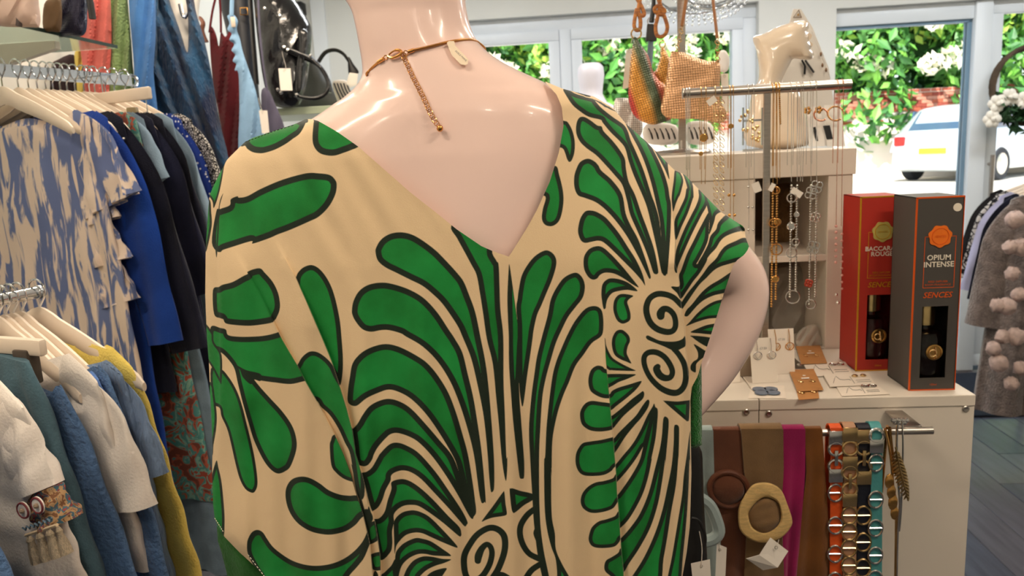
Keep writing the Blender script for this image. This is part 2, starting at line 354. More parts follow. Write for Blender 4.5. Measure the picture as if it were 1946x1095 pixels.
PRINT = [
 (None, 'G', 12, "L1 300,330 600,140 980,-20 990,110 965,190 920,265 860,310 790,360 700,408 620,435 560,445 490,435 440,405 415,375 380,380"),
 (None, 'G', 12, "L1 1052,90 1050,160 1040,290 1050,370 1090,430 1150,460 1240,467 1330,440 1410,410 1465,385 1700,250 1400,-50 1100,20"),
 (None, 'G', 5, "L1 255,470 225,560 205,680 180,800 150,900 125,950 112,880 40,760 120,500"),
 (None, 'G', 12, "L1 150,985 185,960 275,925 285,870 345,842 362,855 440,840 560,775 760,690 980,630 1100,630 1200,645 1250,690 1265,740 1250,830 1190,940 1100,1030 L2 1010,5 840,80 720,125 640,160 490,210 475,187 300,240 210,270 178,295 110,200"),
 # main back, left fan
 (None, 'G', 10, "L2 885,545 930,450 1020,408 1100,440 1180,540 1240,680 1290,900 1310,1090 L3 1322,200 1318,340 1295,450 1250,380 1150,200 1050,-50 L2 900,750"),
 (None, 'G', 11.5, "M1 66,290 75,240 120,170 200,120 300,105 400,125 500,180 620,270 720,370 820,480 880,560 930,680 990,850 1040,1090 M2 1085,250 1115,500 1140,800 1160,1090 M3 1165,130 1163,280 1145,318 1130,300 1115,150 1105,0 M2 1085,900 1060,700 1010,450 950,200 870,0 M1 830,980 760,870 680,760 600,680 500,600 380,540 260,480 160,430 90,370"),
 (None, 'G', 10.5, "M1 765,50 820,160 880,270 950,400 1000,500 1030,660 1060,850 1095,1090 M2 1150,250 1180,550 1205,800 1230,1090 M3 1250,130 1272,215 1283,130 1285,0 M2 1275,1095 1262,700 1250,400 1248,0 M1 1220,800 1207,430 1185,370 1145,280 1200,150 900,-50"),
 (None, 'G', 11.5, "L2 1405,820 1420,740 1470,650 1560,590 M1 130,570 250,590 390,640 520,720 640,850 740,1000 800,1090 M2 870,150 920,350 970,560 1010,800 1050,1090 M3 1085,380 1075,410 1055,422 1040,400 1020,300 980,0 M2 930,900 850,640 760,420 640,230 500,90 350,0 M1 300,1040 200,1012 120,1010 L2 1580,1025 1500,1000 1440,930 1410,870"),
 (None, 'G', 11.5, "L3 1365,590 1370,480 1385,380 1410,250 1480,160 1580,100 M2 160,68 300,100 470,190 560,260 650,370 740,520 810,700 870,900 920,1085 M3 960,200 985,380 997,500 975,545 958,560 900,420 826,98 M2 770,1080 630,850 520,700 400,580 290,515 190,490 90,520 L3 1540,570 1465,630 1430,642 1390,630"),
 (None, 'G', 11.5, "L3 1415,850 1460,800 1500,730 1560,650 1640,600 1740,575 M2 290,600 400,670 540,820 660,960 765,1085 M3 826,98 925,400 972,540 940,550 830,350 720,170 600,0 M2 480,990 390,930 280,893 210,900 160,940 90,1020 53,1085 L4 1590,20 1550,70 1500,78 1440,40 L3 1420,1000 1400,850"),
 (None, 'G', 11, "L4 1490,150 1540,130 1590,90 1640,5 M2 110,1080 190,1000 260,980 350,1005 470,1080 M3 620,130 740,300 860,480 916,590 910,620 890,635 840,580 740,465 600,315 490,200 400,138 320,118 250,135 212,165 205,215 160,300 130,390 90,460 40,495 L4 1590,500 1560,400 1520,250"),
 (None, 'G', 11, "M3 215,225 300,198 380,215 480,280 600,390 740,540 840,640 860,700 855,725 830,720 700,610 580,520 470,450 400,437 330,445 270,480 235,530 237,600 220,680 222,800 200,880 110,945 60,760 30,600 45,570 100,560 150,500 180,390 213,290"),
 (None, 'G', 10, "M3 234,640 237,590 270,540 330,500 420,487 500,510 580,560 700,680 800,790 825,830 790,825 680,780 580,735 500,700 430,693 350,715 290,770 258,820 243,890 238,760"),
 (None, 'G', 10, "M3 250,900 270,850 330,790 430,745 500,750 580,775 680,840 765,905 700,910 600,905 520,890 450,895 370,935 310,1000 280,1100 270,1200 240,1200 245,1000"),
 (None, 'G', 10, "M3 325,1100 360,1020 420,950 500,915 580,915 680,935 765,942 700,975 620,1000 540,1040 480,1095 440,1150 300,1180"),
 (None, 'K', 10, "M3 540,1095 600,1050 680,1025 725,1025 700,1070 670,1120 640,1200 480,1200"),
 (None, 'G', 8, "M3 110,1095 150,1060 210,1000 245,940 253,1000 255,1200 60,1200"),
 (None, 'G', 8.5, "M3 1053,592 1060,570 1150,450 1240,325 1258,320 1268,420 1281,510 1270,533 1230,543 1150,555 1090,575"),
 (None, 'G', 10.5, "M3 1306,300 1318,285 1340,285 1410,308 1500,328 1560,360 1500,405 1440,440 1360,505 1335,505 1320,450"),
 (None, 'SK', 0, "M3 1080,1160,60 950,1135,62 905,1095,62 885,1000,62 890,900,62 940,800,60 1010,710,60 1110,652,62 1190,660,64 1250,715,64 1265,800,62 1250,900,62 1200,1030,62 1150,1110,62"),
 (None, 'SK', 0, "M3 910,1140,62 1030,1115,60 1110,1010,58 1142,900,56 1132,830,54 1095,802,54 1050,840,62 1020,905,74 1012,955,62"),
 (None, 'SK', 0, "M3 1180,1085,60 1240,1085,60 1300,1120,60"),
 (None, 'SK', 0, "M3 1545,470,58 1470,530,58 1412,620,58 1402,710,58 1432,810,58 1490,890,58 1580,935,62"),
 (None, 'SK', 0, "M3 1590,985,60 1510,1040,60 1460,1110,60"),
 (None, 'SK', 0, "M3 1555,650,30 1545,700,40 1560,760,30"),
 (None, 'K', 7, "M1 1303,400 1320,500 1345,680 1375,900 1400,1050 M2 1390,200 1395,470 1400,600 1415,800 1437,1090 M3 1442,60 1440,180 1420,195 1403,190 1393,150 1375,0 M2 1340,800 1320,550 1300,250 1298,0 M1 1290,900 1285,700 1295,480"),
 (None, 'N', 0, "M1 1332,640 1350,760 1375,920 1388,1040 M2 1375,60 1355,400 1340,100 M1 1338,1000"),
 (None, 'G', 9, "M1 1368,800 1380,720 1390,640 1420,500 1490,380 1560,310 1640,272 1700,295 1735,350 1735,420 1700,540 1650,660 1600,780 1560,870 1530,1000 1518,1090 M2 1500,150 1470,350 1430,640 1405,560 1395,450 1383,350 1380,0 M1 1378,950"),
 (None, 'G', 9, "S 430,188 470,215 488,270 475,340 430,400 385,460 345,540 310,620 280,720 250,830 228,950 M2 1590,850 1580,1080 M3 1580,300 1590,600 1620,850 1670,1095 1690,1250 1640,1250 1605,1095 1565,900 1530,600 1515,350 1495,0 M2 1485,850 S 160,950 180,800 195,700 225,580 260,450 280,350 320,270 365,215"),
 (None, 'G', 8.5, "S 545,392 585,410 600,460 600,540 585,580 530,620 480,690 430,760 390,860 R4 150,150 100,300 60,480 45,620 40,900 R5 232,100 232,400 240,570 265,700 275,850 330,980 395,1095 450,1200 300,1200 285,1050 270,930 230,820 190,650 170,450 165,50 M2 1635,1095 1650,800 S 285,850 310,740 345,650 385,560 430,480 490,410"),
 # drops cut by the side fold
 (None, 'G', 8, "R3 650,690 545,690 510,665 460,658 410,690 385,750 380,820 400,890 450,930 510,955 570,960 650,950"),
 (None, 'G', 8, "R4 680,250 575,225 500,215 410,205 350,230 310,290 303,350 320,420 370,465 430,485 510,487 600,470 680,420"),
 (None, 'G', 7.5, "R4 700,520 600,542 500,565 400,580 330,595 290,640 265,700 262,780 285,850 330,890 410,900 520,890 590,855 625,815 700,760"),
 (None, 'G', 7.5, "R5 930,100 832,150 800,190 720,215 640,230 570,270 520,330 503,400 520,460 570,500 630,512 720,500 800,470 840,420 860,390 940,350"),
 (None, 'G', 7.5, "R5 950,460 855,495 820,540 740,570 670,590 610,640 585,700 577,760 600,810 650,833 740,835 820,820 860,780 880,745 960,700"),
 (None, 'G', 8, "R5 1000,820 880,835 850,880 790,920 740,950 722,1000 730,1050 780,1095 850,1150 1000,1150"),
 # right shoulder fan
 (None, 'G', 7, "R1 150,380 255,388 290,405 330,480 352,580 348,680 325,750 300,768 280,740 260,680 235,640 150,600"),
 (None, 'G', 8, "T 190,600 215,660 240,770 240,860 218,950 175,990 125,985 102,945 108,880 125,800 60,780 100,650"),
 (None, 'G', 8, "R2 500,960 510,880 550,835 600,822 680,835 760,870 835,940 740,930 660,940 600,960 560,1010 545,1060 R3 540,125 520,130 505,50"),
 (None, 'G', 8.5, "R2 335,680 345,610 390,550 460,525 520,540 600,610 700,720 790,830 845,905 790,880 700,820 620,780 540,770 490,790 460,825 420,835 380,810 345,750"),
 (None, 'G', 9, "R2 285,400 290,330 310,260 350,205 400,195 460,210 540,260 620,350 680,430 750,540 820,650 880,780 905,888 870,840 800,760 700,660 600,560 520,490 470,475 410,485 350,495 310,470"),
 (None, 'G', 9, "R1 345,920 360,850 400,770 470,738 530,760 570,800 600,850 700,940 790,1070 R2 725,220 770,330 840,460 900,620 945,760 957,815 940,822 900,740 830,600 740,440 640,300 540,190 450,120 350,80 285,55 R1 350,1010"),
 (None, 'G', 8.5, "R1 365,500 368,410 395,358 440,352 500,385 560,430 600,440 620,485 700,570 770,660 815,740 825,830 850,950 910,1075 R2 870,220 930,380 990,560 1025,740 1022,778 1000,785 978,765 950,680 900,540 830,380 765,230 735,100 R1 790,980 720,890 640,800 580,735 530,690 460,640 400,580"),
 (None, 'G', 8.5, "R1 245,95 300,105 370,140 520,185 550,215 600,270 700,350 800,420 840,480 870,570 920,680 990,850 1060,1070 R2 1000,150 1038,300 1070,600 1085,785 1065,780 1050,740 1010,540 960,320 910,130 R1 900,900 850,760 820,650 780,590 680,490 610,405 590,378 480,350 400,300 330,240 270,150"),
 (None, 'K', 10, "R1 300,95 400,125 460,140 500,165 400,140"),
 (None, 'K', 10, "R1 530,190 620,225 720,290 740,305 690,285 620,250"),
 (None, 'G', 8.5, "R1 820,400 900,440 980,520 1050,610 1120,740 1180,880 1215,1000 1228,1090 R2 1145,150 1142,350 1130,550 1112,770 1105,782 1080,785 1060,550 1040,300 1010,150 R1 1060,970 1000,780 940,640 890,545"),
 (None, 'G', 6, "R1 1060,590 1140,670 1200,720 1215,830 1225,930 1180,830 1100,680"),
 # right panel with the spirals
 ('D', 'C', 0, ''),
 (None, 'SK', 0, "R3 1240,100,50 1170,30,52 1090,-2,54 1010,-3,56 945,40,56 916,120,58 926,200,58 960,270,58 1020,320,58 1100,345,58 1155,338,56 1183,300,54 1185,240,52 1165,180,52 1120,138,54 1075,135,62 1050,170,76 1050,200,70"),
 (None, 'K', 2, "R3 912,390 930,378 970,395 1040,425 1130,435 1200,430 1250,410 1274,385 1279,470 1240,500 1200,517 1150,512 1080,480 980,440 925,415"),
 (None, 'SK', 0, "R3 1160,490,50 1220,560,50 1268,650,54 1282,760,58 1262,850,60 1210,903,62 1140,905,60 1050,865,54 970,790,50 920,710,48 895,630,50 900,570,52 940,535,54 1010,535,54 1080,575,52 1130,640,52 1157,710,52 1140,762,56 1090,772,62 1040,745,66 1010,690,66 1020,668,56"),
 (None, 'G', 6.5, "R2 795,985 R3 760,40 740,70 755,120 770,180 765,235 720,265 680,265 640,230 612,150 615,70 640,20 R2 680,968 740,970"),
 (None, 'G', 6.5, "R3 777,637 755,590 735,540 745,480 765,430 755,380 710,335 670,325 630,345 600,410 600,490 625,560 680,600 730,620"),
 (None, 'G', 7.5, "R4 1080,212 1090,203 1200,210 1300,200 1318,205 1315,300 1310,380 1298,393 1280,385 1180,300"),
 # sleeve on the right
 (None, 'G', 5, "R1 1280,840 1330,870 1355,940 1340,1020 1318,1090 R2 1220,60 1190,130 1165,205 1155,150 1150,70 R1 1265,950"),
 (None, 'G', 6.5, "R1 1330,835 1400,870 1440,960 1450,1080 R2 1345,90 1300,220 1240,350 1188,468 1175,300 1220,190 1270,80 1285,0 R1 1390,1000 1360,900"),
 (None, 'G', 7, "R2 1395,-60 1402,60 1380,140 1330,240 1270,360 1220,480 1190,570 1175,690 1178,755 1200,772 1207,715 1250,610 1330,430 1420,250 1482,130 1470,30 1430,-80"),
 (None, 'G', 7, "R2 1440,-20 1600,100 1650,190 1605,210 1560,240 1540,310 1495,420 1500,300 1482,180"),
 (None, 'G', 8, "R2 1502,200 1497,330 1490,450 1460,540 1400,655 1383,690 1480,640 1420,760 1350,850 1290,940 1235,1012 1200,960 1150,912 1155,897 1222,893 1217,800 1240,740 1290,600 1350,480 1420,340"),
 (None, 'G', 8, "R2 1640,245 1580,310 1560,370 1510,430 1485,510 1440,600 1390,690 1400,760 1440,700 1500,610 1560,545 1600,480 1650,435 1740,398 1825,385 1920,380 1900,250 1760,150"),
 (None, 'G', 8, "R2 1825,448 1740,478 1650,520 1600,575 1560,640 1490,710 1440,780 1370,870 1290,970 1235,1060 R3 1245,130 1255,125 1300,60 R2 1400,890 1470,820 1540,750 1600,715 1680,690 1770,665 1870,650 1930,500"),
 (None, 'G', 8, "R2 1750,740 1690,770 1600,830 1500,890 1420,960 1340,1060 R3 1290,140 1268,190 1283,203 1310,190 1380,110 1450,50 1540,8 R2 1630,960 1760,920"),
 (None, 'G', 6, "R3 1700,30 1615,45 1540,65 1460,110 1380,180 1320,250 1285,290 1380,255 1480,225 1580,215 1700,200"),
 (None, 'G', 7, "R3 1650,250 1565,265 1480,280 1400,310 1325,348 1420,360 1530,370 1650,370"),
 (None, 'K', 5, "R3 1325,380 1420,385 1510,398 1560,420 1500,480 1470,480 1400,440 1340,395"),
 (None, 'K', 5, "R3 1355,460 1400,480 1455,515 1500,540 1420,600 1380,640 1375,680 1370,720 1330,700 1325,660 1350,620 1390,590 1390,530"),
 # the panel to the right of the side fold
 ('D', 'G', 5, "R3 530,400 545,470 575,540 610,590 690,640 770,680 815,705 700,705 600,700 560,690 470,600 470,450"),
 ('D', 'G', 7, "R3 480,735 555,735 640,733 740,735 820,740 740,780 660,810 590,850 480,890"),
 ('D', 'G', 7.5, "R3 480,960 570,925 600,890 660,860 760,830 860,800 868,815 820,880 730,960 640,1030 590,1070 480,1120"),
 ('D', 'G', 7.5, "R4 500,380 590,345 640,310 700,260 780,190 860,130 885,115 897,140 880,190 800,260 700,350 600,470 500,560"),
 ('D', 'G', 8, "R4 520,600 605,560 660,500 740,420 820,340 880,250 925,195 945,210 930,270 870,360 800,440 720,540 620,690 520,760"),
 ('D', 'G', 7.5, "R4 540,880 625,800 700,710 790,600 860,480 920,350 960,280 980,255 1000,300 920,590 885,632 820,740 730,860 640,960 560,1050"),
 ('D', 'G', 8.5, "R4 975,256 1000,262 1022,290 1018,400 1000,560 965,730 R5 1160,20 1130,170 1080,330 1010,470 940,580 865,655 780,720 780,400 845,345 930,230 1000,120 1050,20 R4 885,635"),
 ('D', 'G', 9, "R4 1070,390 1080,355 1095,350 1120,375 1122,450 1105,650 1090,800 R5 1285,20 1260,200 1220,420 1150,640 1050,830 950,980 900,1060 800,1130 800,800 875,745 960,650 1050,520 1130,330 1190,100 R4 1040,650 1060,520"),
 ('D', 'G', 9, "R4 1172,450 1190,425 1215,440 1220,500 1215,700 R5 1405,20 1385,250 1340,500 1310,700 1270,930 1215,1200 900,1200 980,1095 1090,920 1190,700 1260,480 1310,250 R4 1150,800 1168,600"),
 ('D', 'G', 7, "R4 1325,480 1320,560 1322,800 R5 1510,20 1500,300 1480,600 1450,900 1415,1200 1300,1200 1350,900 1400,600 1440,350 R4 1262,900 1290,700 1310,540"),
 # the left sleeve flap, in front
 ('A', 'C', 0, ''),
 ('A', 'G', 12, "L2 120,640 175,610 210,590 300,565 400,510 440,490 440,470 500,445 560,440 600,480 670,560 720,660 740,760 735,830 710,890 680,935 560,960 440,970 300,960 235,945 215,910 190,900 130,860"),
 ('A', 'G', 11, "L2 100,980 190,990 240,1005 260,1055 350,1070 480,1070 600,1060 720,1030 900,960 L3 1000,250 1100,395 975,410 840,438 700,425 600,412 500,396 500,396 560,470 650,570 760,690 850,820 890,940 890,1050 L4 840,75 790,125 720,147 650,105 580,10 L3 500,960 450,800 395,610 350,430 320,300 270,220 200,150 100,100"),
 ('A', 'K', 2, "L3 340,265 430,310 560,345 560,410 500,398 470,440 400,380 370,310"),
 ('A', 'G', 7.5, "L3 100,300 195,300 270,380 340,500 390,640 430,800 480,1000 L4 510,30 530,180 530,260 510,310 480,325 420,290 370,200 330,60 L3 260,880 200,740 182,660 120,600"),
 ('A', 'G', 6, "L2 30,930 55,950 120,1040 L3 130,50 200,170 200,420 180,415 120,300 75,230 40,190"),
 ('A', 'G', 7, "L3 80,420 120,450 135,540 155,720 150,850 125,1000 110,1100 20,1000 20,500"),
 (None, 'G', 7, "L1 85,870 105,1000 110,1095 L2 100,100 75,220 45,290 -30,200 -20,-100"),
 (None, 'G', 4, "L1 215,815 190,900 180,970 L2 172,120 160,300 150,330 138,200 140,80 L1 165,1000 185,880"),
 ('A', 'G', 8, "L4 150,30 170,90 200,230 222,450 228,600 215,740 150,680 60,400 100,200"),
 ('A', 'G', 12, "L4 790,330 810,250 860,195 940,175 1020,190 1110,240 1190,300 1290,340 1380,352 1450,350 1600,380 1650,500 1510,545 1440,620 1350,680 1230,710 1130,708 1020,680 920,620 850,540 805,440"),
 ('A', 'G', 11.5, "L4 435,800 445,750 480,690 530,668 580,690 620,750 670,820 740,880 840,945 950,985 1070,1000 1200,985 1320,940 1420,870 1500,780 1545,690 1570,640 1600,700 1530,900 1470,990 1390,1080 1340,1150 1250,1250 700,1250 560,1100 480,970 440,880"),
 ('A', 'G', 8, "L3 1200,1020 1210,960 1245,905 1400,900 1500,1090 L4 1480,230 1415,225 1330,195 1260,140 1215,70"),
 ('B', 'C', 0, ''),
 ('B', 'G', 9, "L3 860,330 905,255 940,195 990,150 1040,135 1100,150 1170,200 1230,270 1290,390 1420,600 1480,850 1500,1090 L4 1520,100 1520,350 1470,380 1430,230 L3 1390,1090 1340,980 1280,850 1200,725 1120,650 1080,595 980,580"),
 ('B', 'K', 5, "L4 1400,60 1430,200 1460,330 1490,480 1520,540 1560,640 1590,560 1560,450 1540,520 1500,400 1440,150"),
 ('B', 'K', 5, "L4 1500,500 1560,480 1600,560 1560,640 1530,640"),
 ('B', 'G', 8, "L4 1540,640 1630,590 1660,740 1580,800 1550,780"),
 ('B', 'G', 8, "L4 1570,905 1700,880 1700,1020 1600,1035"),
 ('B', 'K', 5, "L4 1600,1095 1620,1045 1650,1095 1640,1200 1600,1200"),
]
TEX_S = 2100.0                                                       # texture pixels per metre
def make_print():
    cx, cz, _ = on_dress([380, 1440, 900, 380], [600, 450, 150, 1110])
    x0, x1 = cx.min() - 0.03, cx.max() + 0.03
    z0, z1 = cz.min() - 0.004, 1.49
    W, H = int((x1 - x0) * TEX_S), int((z1 - z0) * TEX_S)
    ink = np.zeros((H, W), np.float32); grn = np.zeros((H, W), np.float32)
    def T(p):
        p = np.array(p, float); x, z, _ = on_dress(p[:, 0], p[:, 1])
        return np.stack([(x - x0) * TEX_S, (z - z0) * TEX_S], 1)
    SC = TEX_S * 0.72 / FPX                                           # a photo pixel in texture pixels
    clips = {}
    def cmask(poly):
        P = T(poly); Y, X = np.mgrid[0:H, 0:W]
        d, i = seg_dist(X + 0.5, Y + 0.5, P); return np.clip(np.where(i, d, -d) + 0.5, 0, 1).astype(np.float32)
    clips['A'] = cmask(CLIP_A); clips['B'] = cmask(CLIP_B); clips['D'] = cmask(CLIP_D)
    for reg, kind, wd, txt in PRINT:
        cm = clips[reg] if reg else None
        if kind == 'C': ink *= 1 - cm; grn *= 1 - cm; continue
        q = tr(txt)
        if kind == 'SK':
            q3 = catmull(q, 6, False); P = T(q3[:, :2]); wv = q3[:, 2] * SC / 2; pad = wv.max() + 2
        else: P = T(catmull(q, 5)); pad = 2
        a = np.maximum(np.floor(P.min(0) - pad).astype(int), 0); b = np.minimum(np.ceil(P.max(0) + pad).astype(int), [W, H])
        if b[0] <= a[0] or b[1] <= a[1]: continue
        Y, X = np.mgrid[a[1]:b[1], a[0]:b[0]]; X = X + 0.5; Y = Y + 0.5
        sl = (slice(a[1], b[1]), slice(a[0], b[0]))
        c = cm[sl] if cm is not None else 1.0
        if kind == 'SK':
            sd = np.full(X.shape, -1e9)
            for i in range(len(P) - 1):
                p, r_ = P[i], P[i + 1]; dx, dy = r_ - p; L = dx * dx + dy * dy + 1e-9
                t = np.clip(((X - p[0]) * dx + (Y - p[1]) * dy) / L, 0, 1)
                sd = np.maximum(sd, wv[i] + (wv[i + 1] - wv[i]) * t - np.sqrt((X - p[0] - t * dx) ** 2 + (Y - p[1] - t * dy) ** 2))
        else:
            d, i = seg_dist(X, Y, P); sd = np.where(i, d, -d)
        m = np.clip(sd + 0.5, 0, 1) * c
        if kind == 'N':
            grn[sl] = np.maximum(grn[sl], m); continue
        ink[sl] = np.maximum(ink[sl], m)
        grn[sl] = grn[sl] * (1 - m)
        if kind == 'G':
            grn[sl] = np.maximum(grn[sl], np.clip(sd - wd * SC + 0.5, 0, 1) * c)
    im = bpy.data.images.new('kaftan_print', W, H, alpha=False, float_buffer=False)
    im.colorspace_settings.name = 'Non-Color'
    px = np.ones((H, W, 4), np.float32); px[..., 0] = ink; px[..., 1] = grn; px[..., 2] = 0
    im.pixels.foreach_set(px.ravel()); im.update(); im.pack()
    return im, (x0, z0, W / TEX_S, H / TEX_S)
PIMG, (PX0, PZ0, PW, PH) = make_print()

def print_material():
    m = bpy.data.materials.new('kaftan_print_cloth'); m.use_nodes = True
    n = m.node_tree; b = n.nodes['Principled BSDF']; L = n.links.new
    tx = n.nodes.new('ShaderNodeTexImage'); tx.image = PIMG; tx.extension = 'MIRROR'; tx.interpolation = 'Linear'
    sp = n.nodes.new('ShaderNodeSeparateColor'); L(tx.outputs[0], sp.inputs[0])
    tc = n.nodes.new('ShaderNodeTexCoord')
    nz = n.nodes.new('ShaderNodeTexNoise'); nz.inputs['Scale'].default_value = 22; nz.inputs['Detail'].default_value = 6; L(tc.outputs['Object'], nz.inputs['Vector'])
    rp = n.nodes.new('ShaderNodeValToRGB'); rp.color_ramp.elements[0].position = 0.32; rp.color_ramp.elements[1].position = 0.7
    rp.color_ramp.elements[0].color = rgb(14, 112, 40); rp.color_ramp.elements[1].color = rgb(24, 142, 62); L(nz.outputs['Fac'], rp.inputs[0])
    m1 = n.nodes.new('ShaderNodeMix'); m1.data_type = 'RGBA'; m1.inputs['A'].default_value = rgb(228, 200, 160); m1.inputs['B'].default_value = rgb(24, 38, 26)
    L(sp.outputs[0], m1.inputs['Factor'])
    m2 = n.nodes.new('ShaderNodeMix'); m2.data_type = 'RGBA'; L(m1.outputs['Result'], m2.inputs['A']); L(rp.outputs[0], m2.inputs['B']); L(sp.outputs[1], m2.inputs['Factor'])
    L(m2.outputs['Result'], b.inputs['Base Color'])
    b.inputs['Roughness'].default_value = 0.7; b.inputs['Specular IOR Level'].default_value = 0.25; b.inputs['Sheen Weight'].default_value = 0.08
    wv = n.nodes.new('ShaderNodeTexNoise'); wv.inputs['Scale'].default_value = 900; L(tc.outputs['Object'], wv.inputs['Vector'])
    bp = n.nodes.new('ShaderNodeBump'); bp.inputs['Strength'].default_value = 0.12; bp.inputs['Distance'].default_value = 0.002
    L(wv.outputs['Fac'], bp.inputs['Height']); L(bp.outputs[0], b.inputs['Normal'])
    return m
M_PRINT = print_material()
M_SKIN = mat('mannequin_gloss', rgb(243, 213, 203), 0.2, 0, 0.02, 3, coat=0.2, spec=0.3)

def side_offset(pts, line, side, near, fall):
    """cloth raised next to a fold line on one side (-1 left, +1 right as the line runs down)"""
    P = np.array(line, float)[:, :2]; d, _ = seg_dist(pts[:, 0], pts[:, 1], P, False)
    o = np.argsort(P[:, 1]); xl = np.interp(pts[:, 1], P[o, 1], P[o, 0])
    sd = np.sign(pts[:, 0] - xl)
    e = np.clip((pts[:, 1] - P[:, 1].min()) / 170, 0, 1) ** 1.3 * (pts[:, 1] >= P[:, 1].min())
    return np.where(sd == side, near * np.exp(-d / fall), 0) * e
def folds(p):
    x, y = p[:, 0], p[:, 1]
    h = side_offset(p, LINE_B, -1, 0.011, 30) + side_offset(p, LINE_A, -1, 0.004, 25) - side_offset(p, LINE_A, 1, 0.003, 10)
    h += side_offset(p, LINE_C, 1, 0.008, 40) + side_offset(p, LINE_D, -1, 0.007, 45) + side_offset(p, LINE_E, -1, 0.010, 40) - side_offset(p, LINE_E, 1, 0.006, 40)
    low = np.clip((y - 480) / 400, 0, 1)
    h += 0.0035 * low * np.sin((x - 0.08 * y) * 2 * pi / 120) + 0.002 * low * np.sin(x * 2 * pi / 57 + 1)
    h += 0.006 * np.exp(-((x - 1235 - 0.02 * (y - 700)) / 34) ** 2) * np.clip((y - 430) / 150, 0, 1)
    q = (x - 560) * 0.82 - (y - 300) * 0.57                         # soft drapes running down from the left shoulder
    wgt = np.exp(-((x - 640) / 190) ** 2 - ((y - 370) / 150) ** 2)
    h += 0.0009 * wgt * (np.sin(q * 2 * pi / 74) + 0.7 * np.sin(q * 2 * pi / 41 + 0.9 + y / 60))
    h += 0.003 * np.exp(-((x - 455) / 30) ** 2) * np.sin(y / 38.0) * np.clip((y - 300) / 80, 0, 1)
    return h
OUT_L = [(595, 227), (582, 226), (560, 236), (520, 249), (480, 262), (463, 272), (445, 290), (430, 305), (415, 335), (405, 355), (398, 372), (395, 410), (391, 470), (390, 560), (393, 640), (397, 690), (399, 740), (402, 800), (404, 850), (403, 900), (405, 960), (408, 985), (415, 1003)]
HEM_L = [(427, 1021), (455, 1050), (475, 1068), (503, 1095), (535, 1140), (560, 1220), (570, 1360)]
OUT_R = [(1296, 1360), (1296, 1220), (1297, 1095), (1305, 1050), (1311, 1000), (1314, 900), (1313, 850), (1312, 760), (1315, 735), (1326, 715), (1333, 690), (1350, 640), (1375, 560), (1393, 505), (1400, 495), (1415, 484), (1424, 470), (1417, 452), (1415, 432), (1370, 403), (1330, 362), (1300, 331), (1282, 324), (1250, 291), (1225, 266), (1190, 236), (1165, 205), (1130, 184), (1110, 179), (1070, 169), (1034, 154)]
NECK = [(1040, 160), (1058, 180), (1068, 205), (1071, 240), (1062, 290), (1045, 345), (1020, 400), (1000, 436), (967, 488), (955, 484), (938, 478), (915, 468), (868, 436), (826, 402), (780, 366), (730, 322), (680, 278), (640, 250), (605, 230)]
def off_line(l, k):
    P = np.array(l, float)[:, :2]; t = np.gradient(P, axis=0); t /= np.linalg.norm(t, axis=1)[:, None]
    return P + np.stack([-t[:, 1], t[:, 0]], 1) * k
def resample(l, step):
    P = np.array(l, float)[:, :2]; s = np.r_[0, np.cumsum(np.hypot(*np.diff(P, axis=0).T))]
    u = np.arange(0, s[-1], step); return np.stack([np.interp(u, s, P[:, 0]), np.interp(u, s, P[:, 1])], 1)
def sheet(name, outline, parent, front=False, step=6.5, m=None, push=0.0):
    P = resample(outline + [outline[0]], 7)
    ex = []
    if not front:
        for l in (LINE_A, LINE_B, LINE_C, LINE_D, LINE_E):
            r_ = resample(l, 6); ex += [off_line(r_, 1.3), off_line(r_, -1.3)]
    pts, tri = fill2d(P, step, ex)
    x, z, y = on_dress(pts[:, 0], pts[:, 1])
    og = ORIGIN[parent]
    if front:
        yy = 2 * YC - y + 0.02; co = np.stack([x, yy, z], 1)
    else:
        h = folds(pts); dist, _ = seg_dist(pts[:, 0], pts[:, 1], P)
        h = h * np.clip(dist / 14, 0, 1) - push
        v = np.stack([x, y, z], 1) - CAM; L = np.linalg.norm(v, axis=1)
        co = CAM + v * ((L - h) / L)[:, None]
    n = len(co); rb = rim(tri)
    # a second layer just inside gives the cloth its thickness
    v = co - CAM; inner = co + (v / np.linalg.norm(v, axis=1)[:, None]) * (0.0014 if not front else -0.0014)
    me = bpy.data.meshes.new(name)
    me.from_pydata((np.r_[co, inner] - og).tolist(), [], [t for t in tri] + [tuple(i + n for i in t[::-1]) for t in tri] + [(a, b, b + n, a + n) for a, b in rb])
    uv = me.uv_layers.new(name='cloth')
    vi = np.zeros(len(me.loops), np.int32); me.loops.foreach_get('vertex_index', vi); vi %= n
    u = np.stack([(x[vi] - PX0) / PW, (z[vi] - PZ0) / PH], 1).astype(np.float32)
    uv.data.foreach_set('uv', u.ravel())
    me.polygons.foreach_set('use_smooth', np.ones(len(me.polygons), bool))
    me.materials.append(m or M_PRINT)
    bm = bmesh.new(); bm.from_mesh(me); bmesh.ops.recalc_face_normals(bm, faces=bm.faces[:])
    for e in bm.edges:
        if len(e.link_faces) == 2 and e.calc_face_angle(0) > radians(60): e.smooth = False
    bm.to_mesh(me); bm.free()
    o = bpy.data.objects.new(name, me); COL.objects.link(o); o.parent = parent; ORIGIN[o] = og
    return o
kb = np.array([-0.1, YC, 0.5])
kaftan = thing('kaftan_dress', 'cream kaftan printed with big green leaves and black outlines, on the mannequin', 'dress', kb)
sheet('back_panel', OUT_L + HEM_L + OUT_R + NECK, kaftan)
FR = OUT_L + [(414, 1030), (428, 1080), (434, 1140), (440, 1360)] + OUT_R + [(1030, 175), (940, 175), (860, 230), (760, 235), (680, 225), (640, 215)]
sheet('front_panel', FR, kaftan, True, 14)
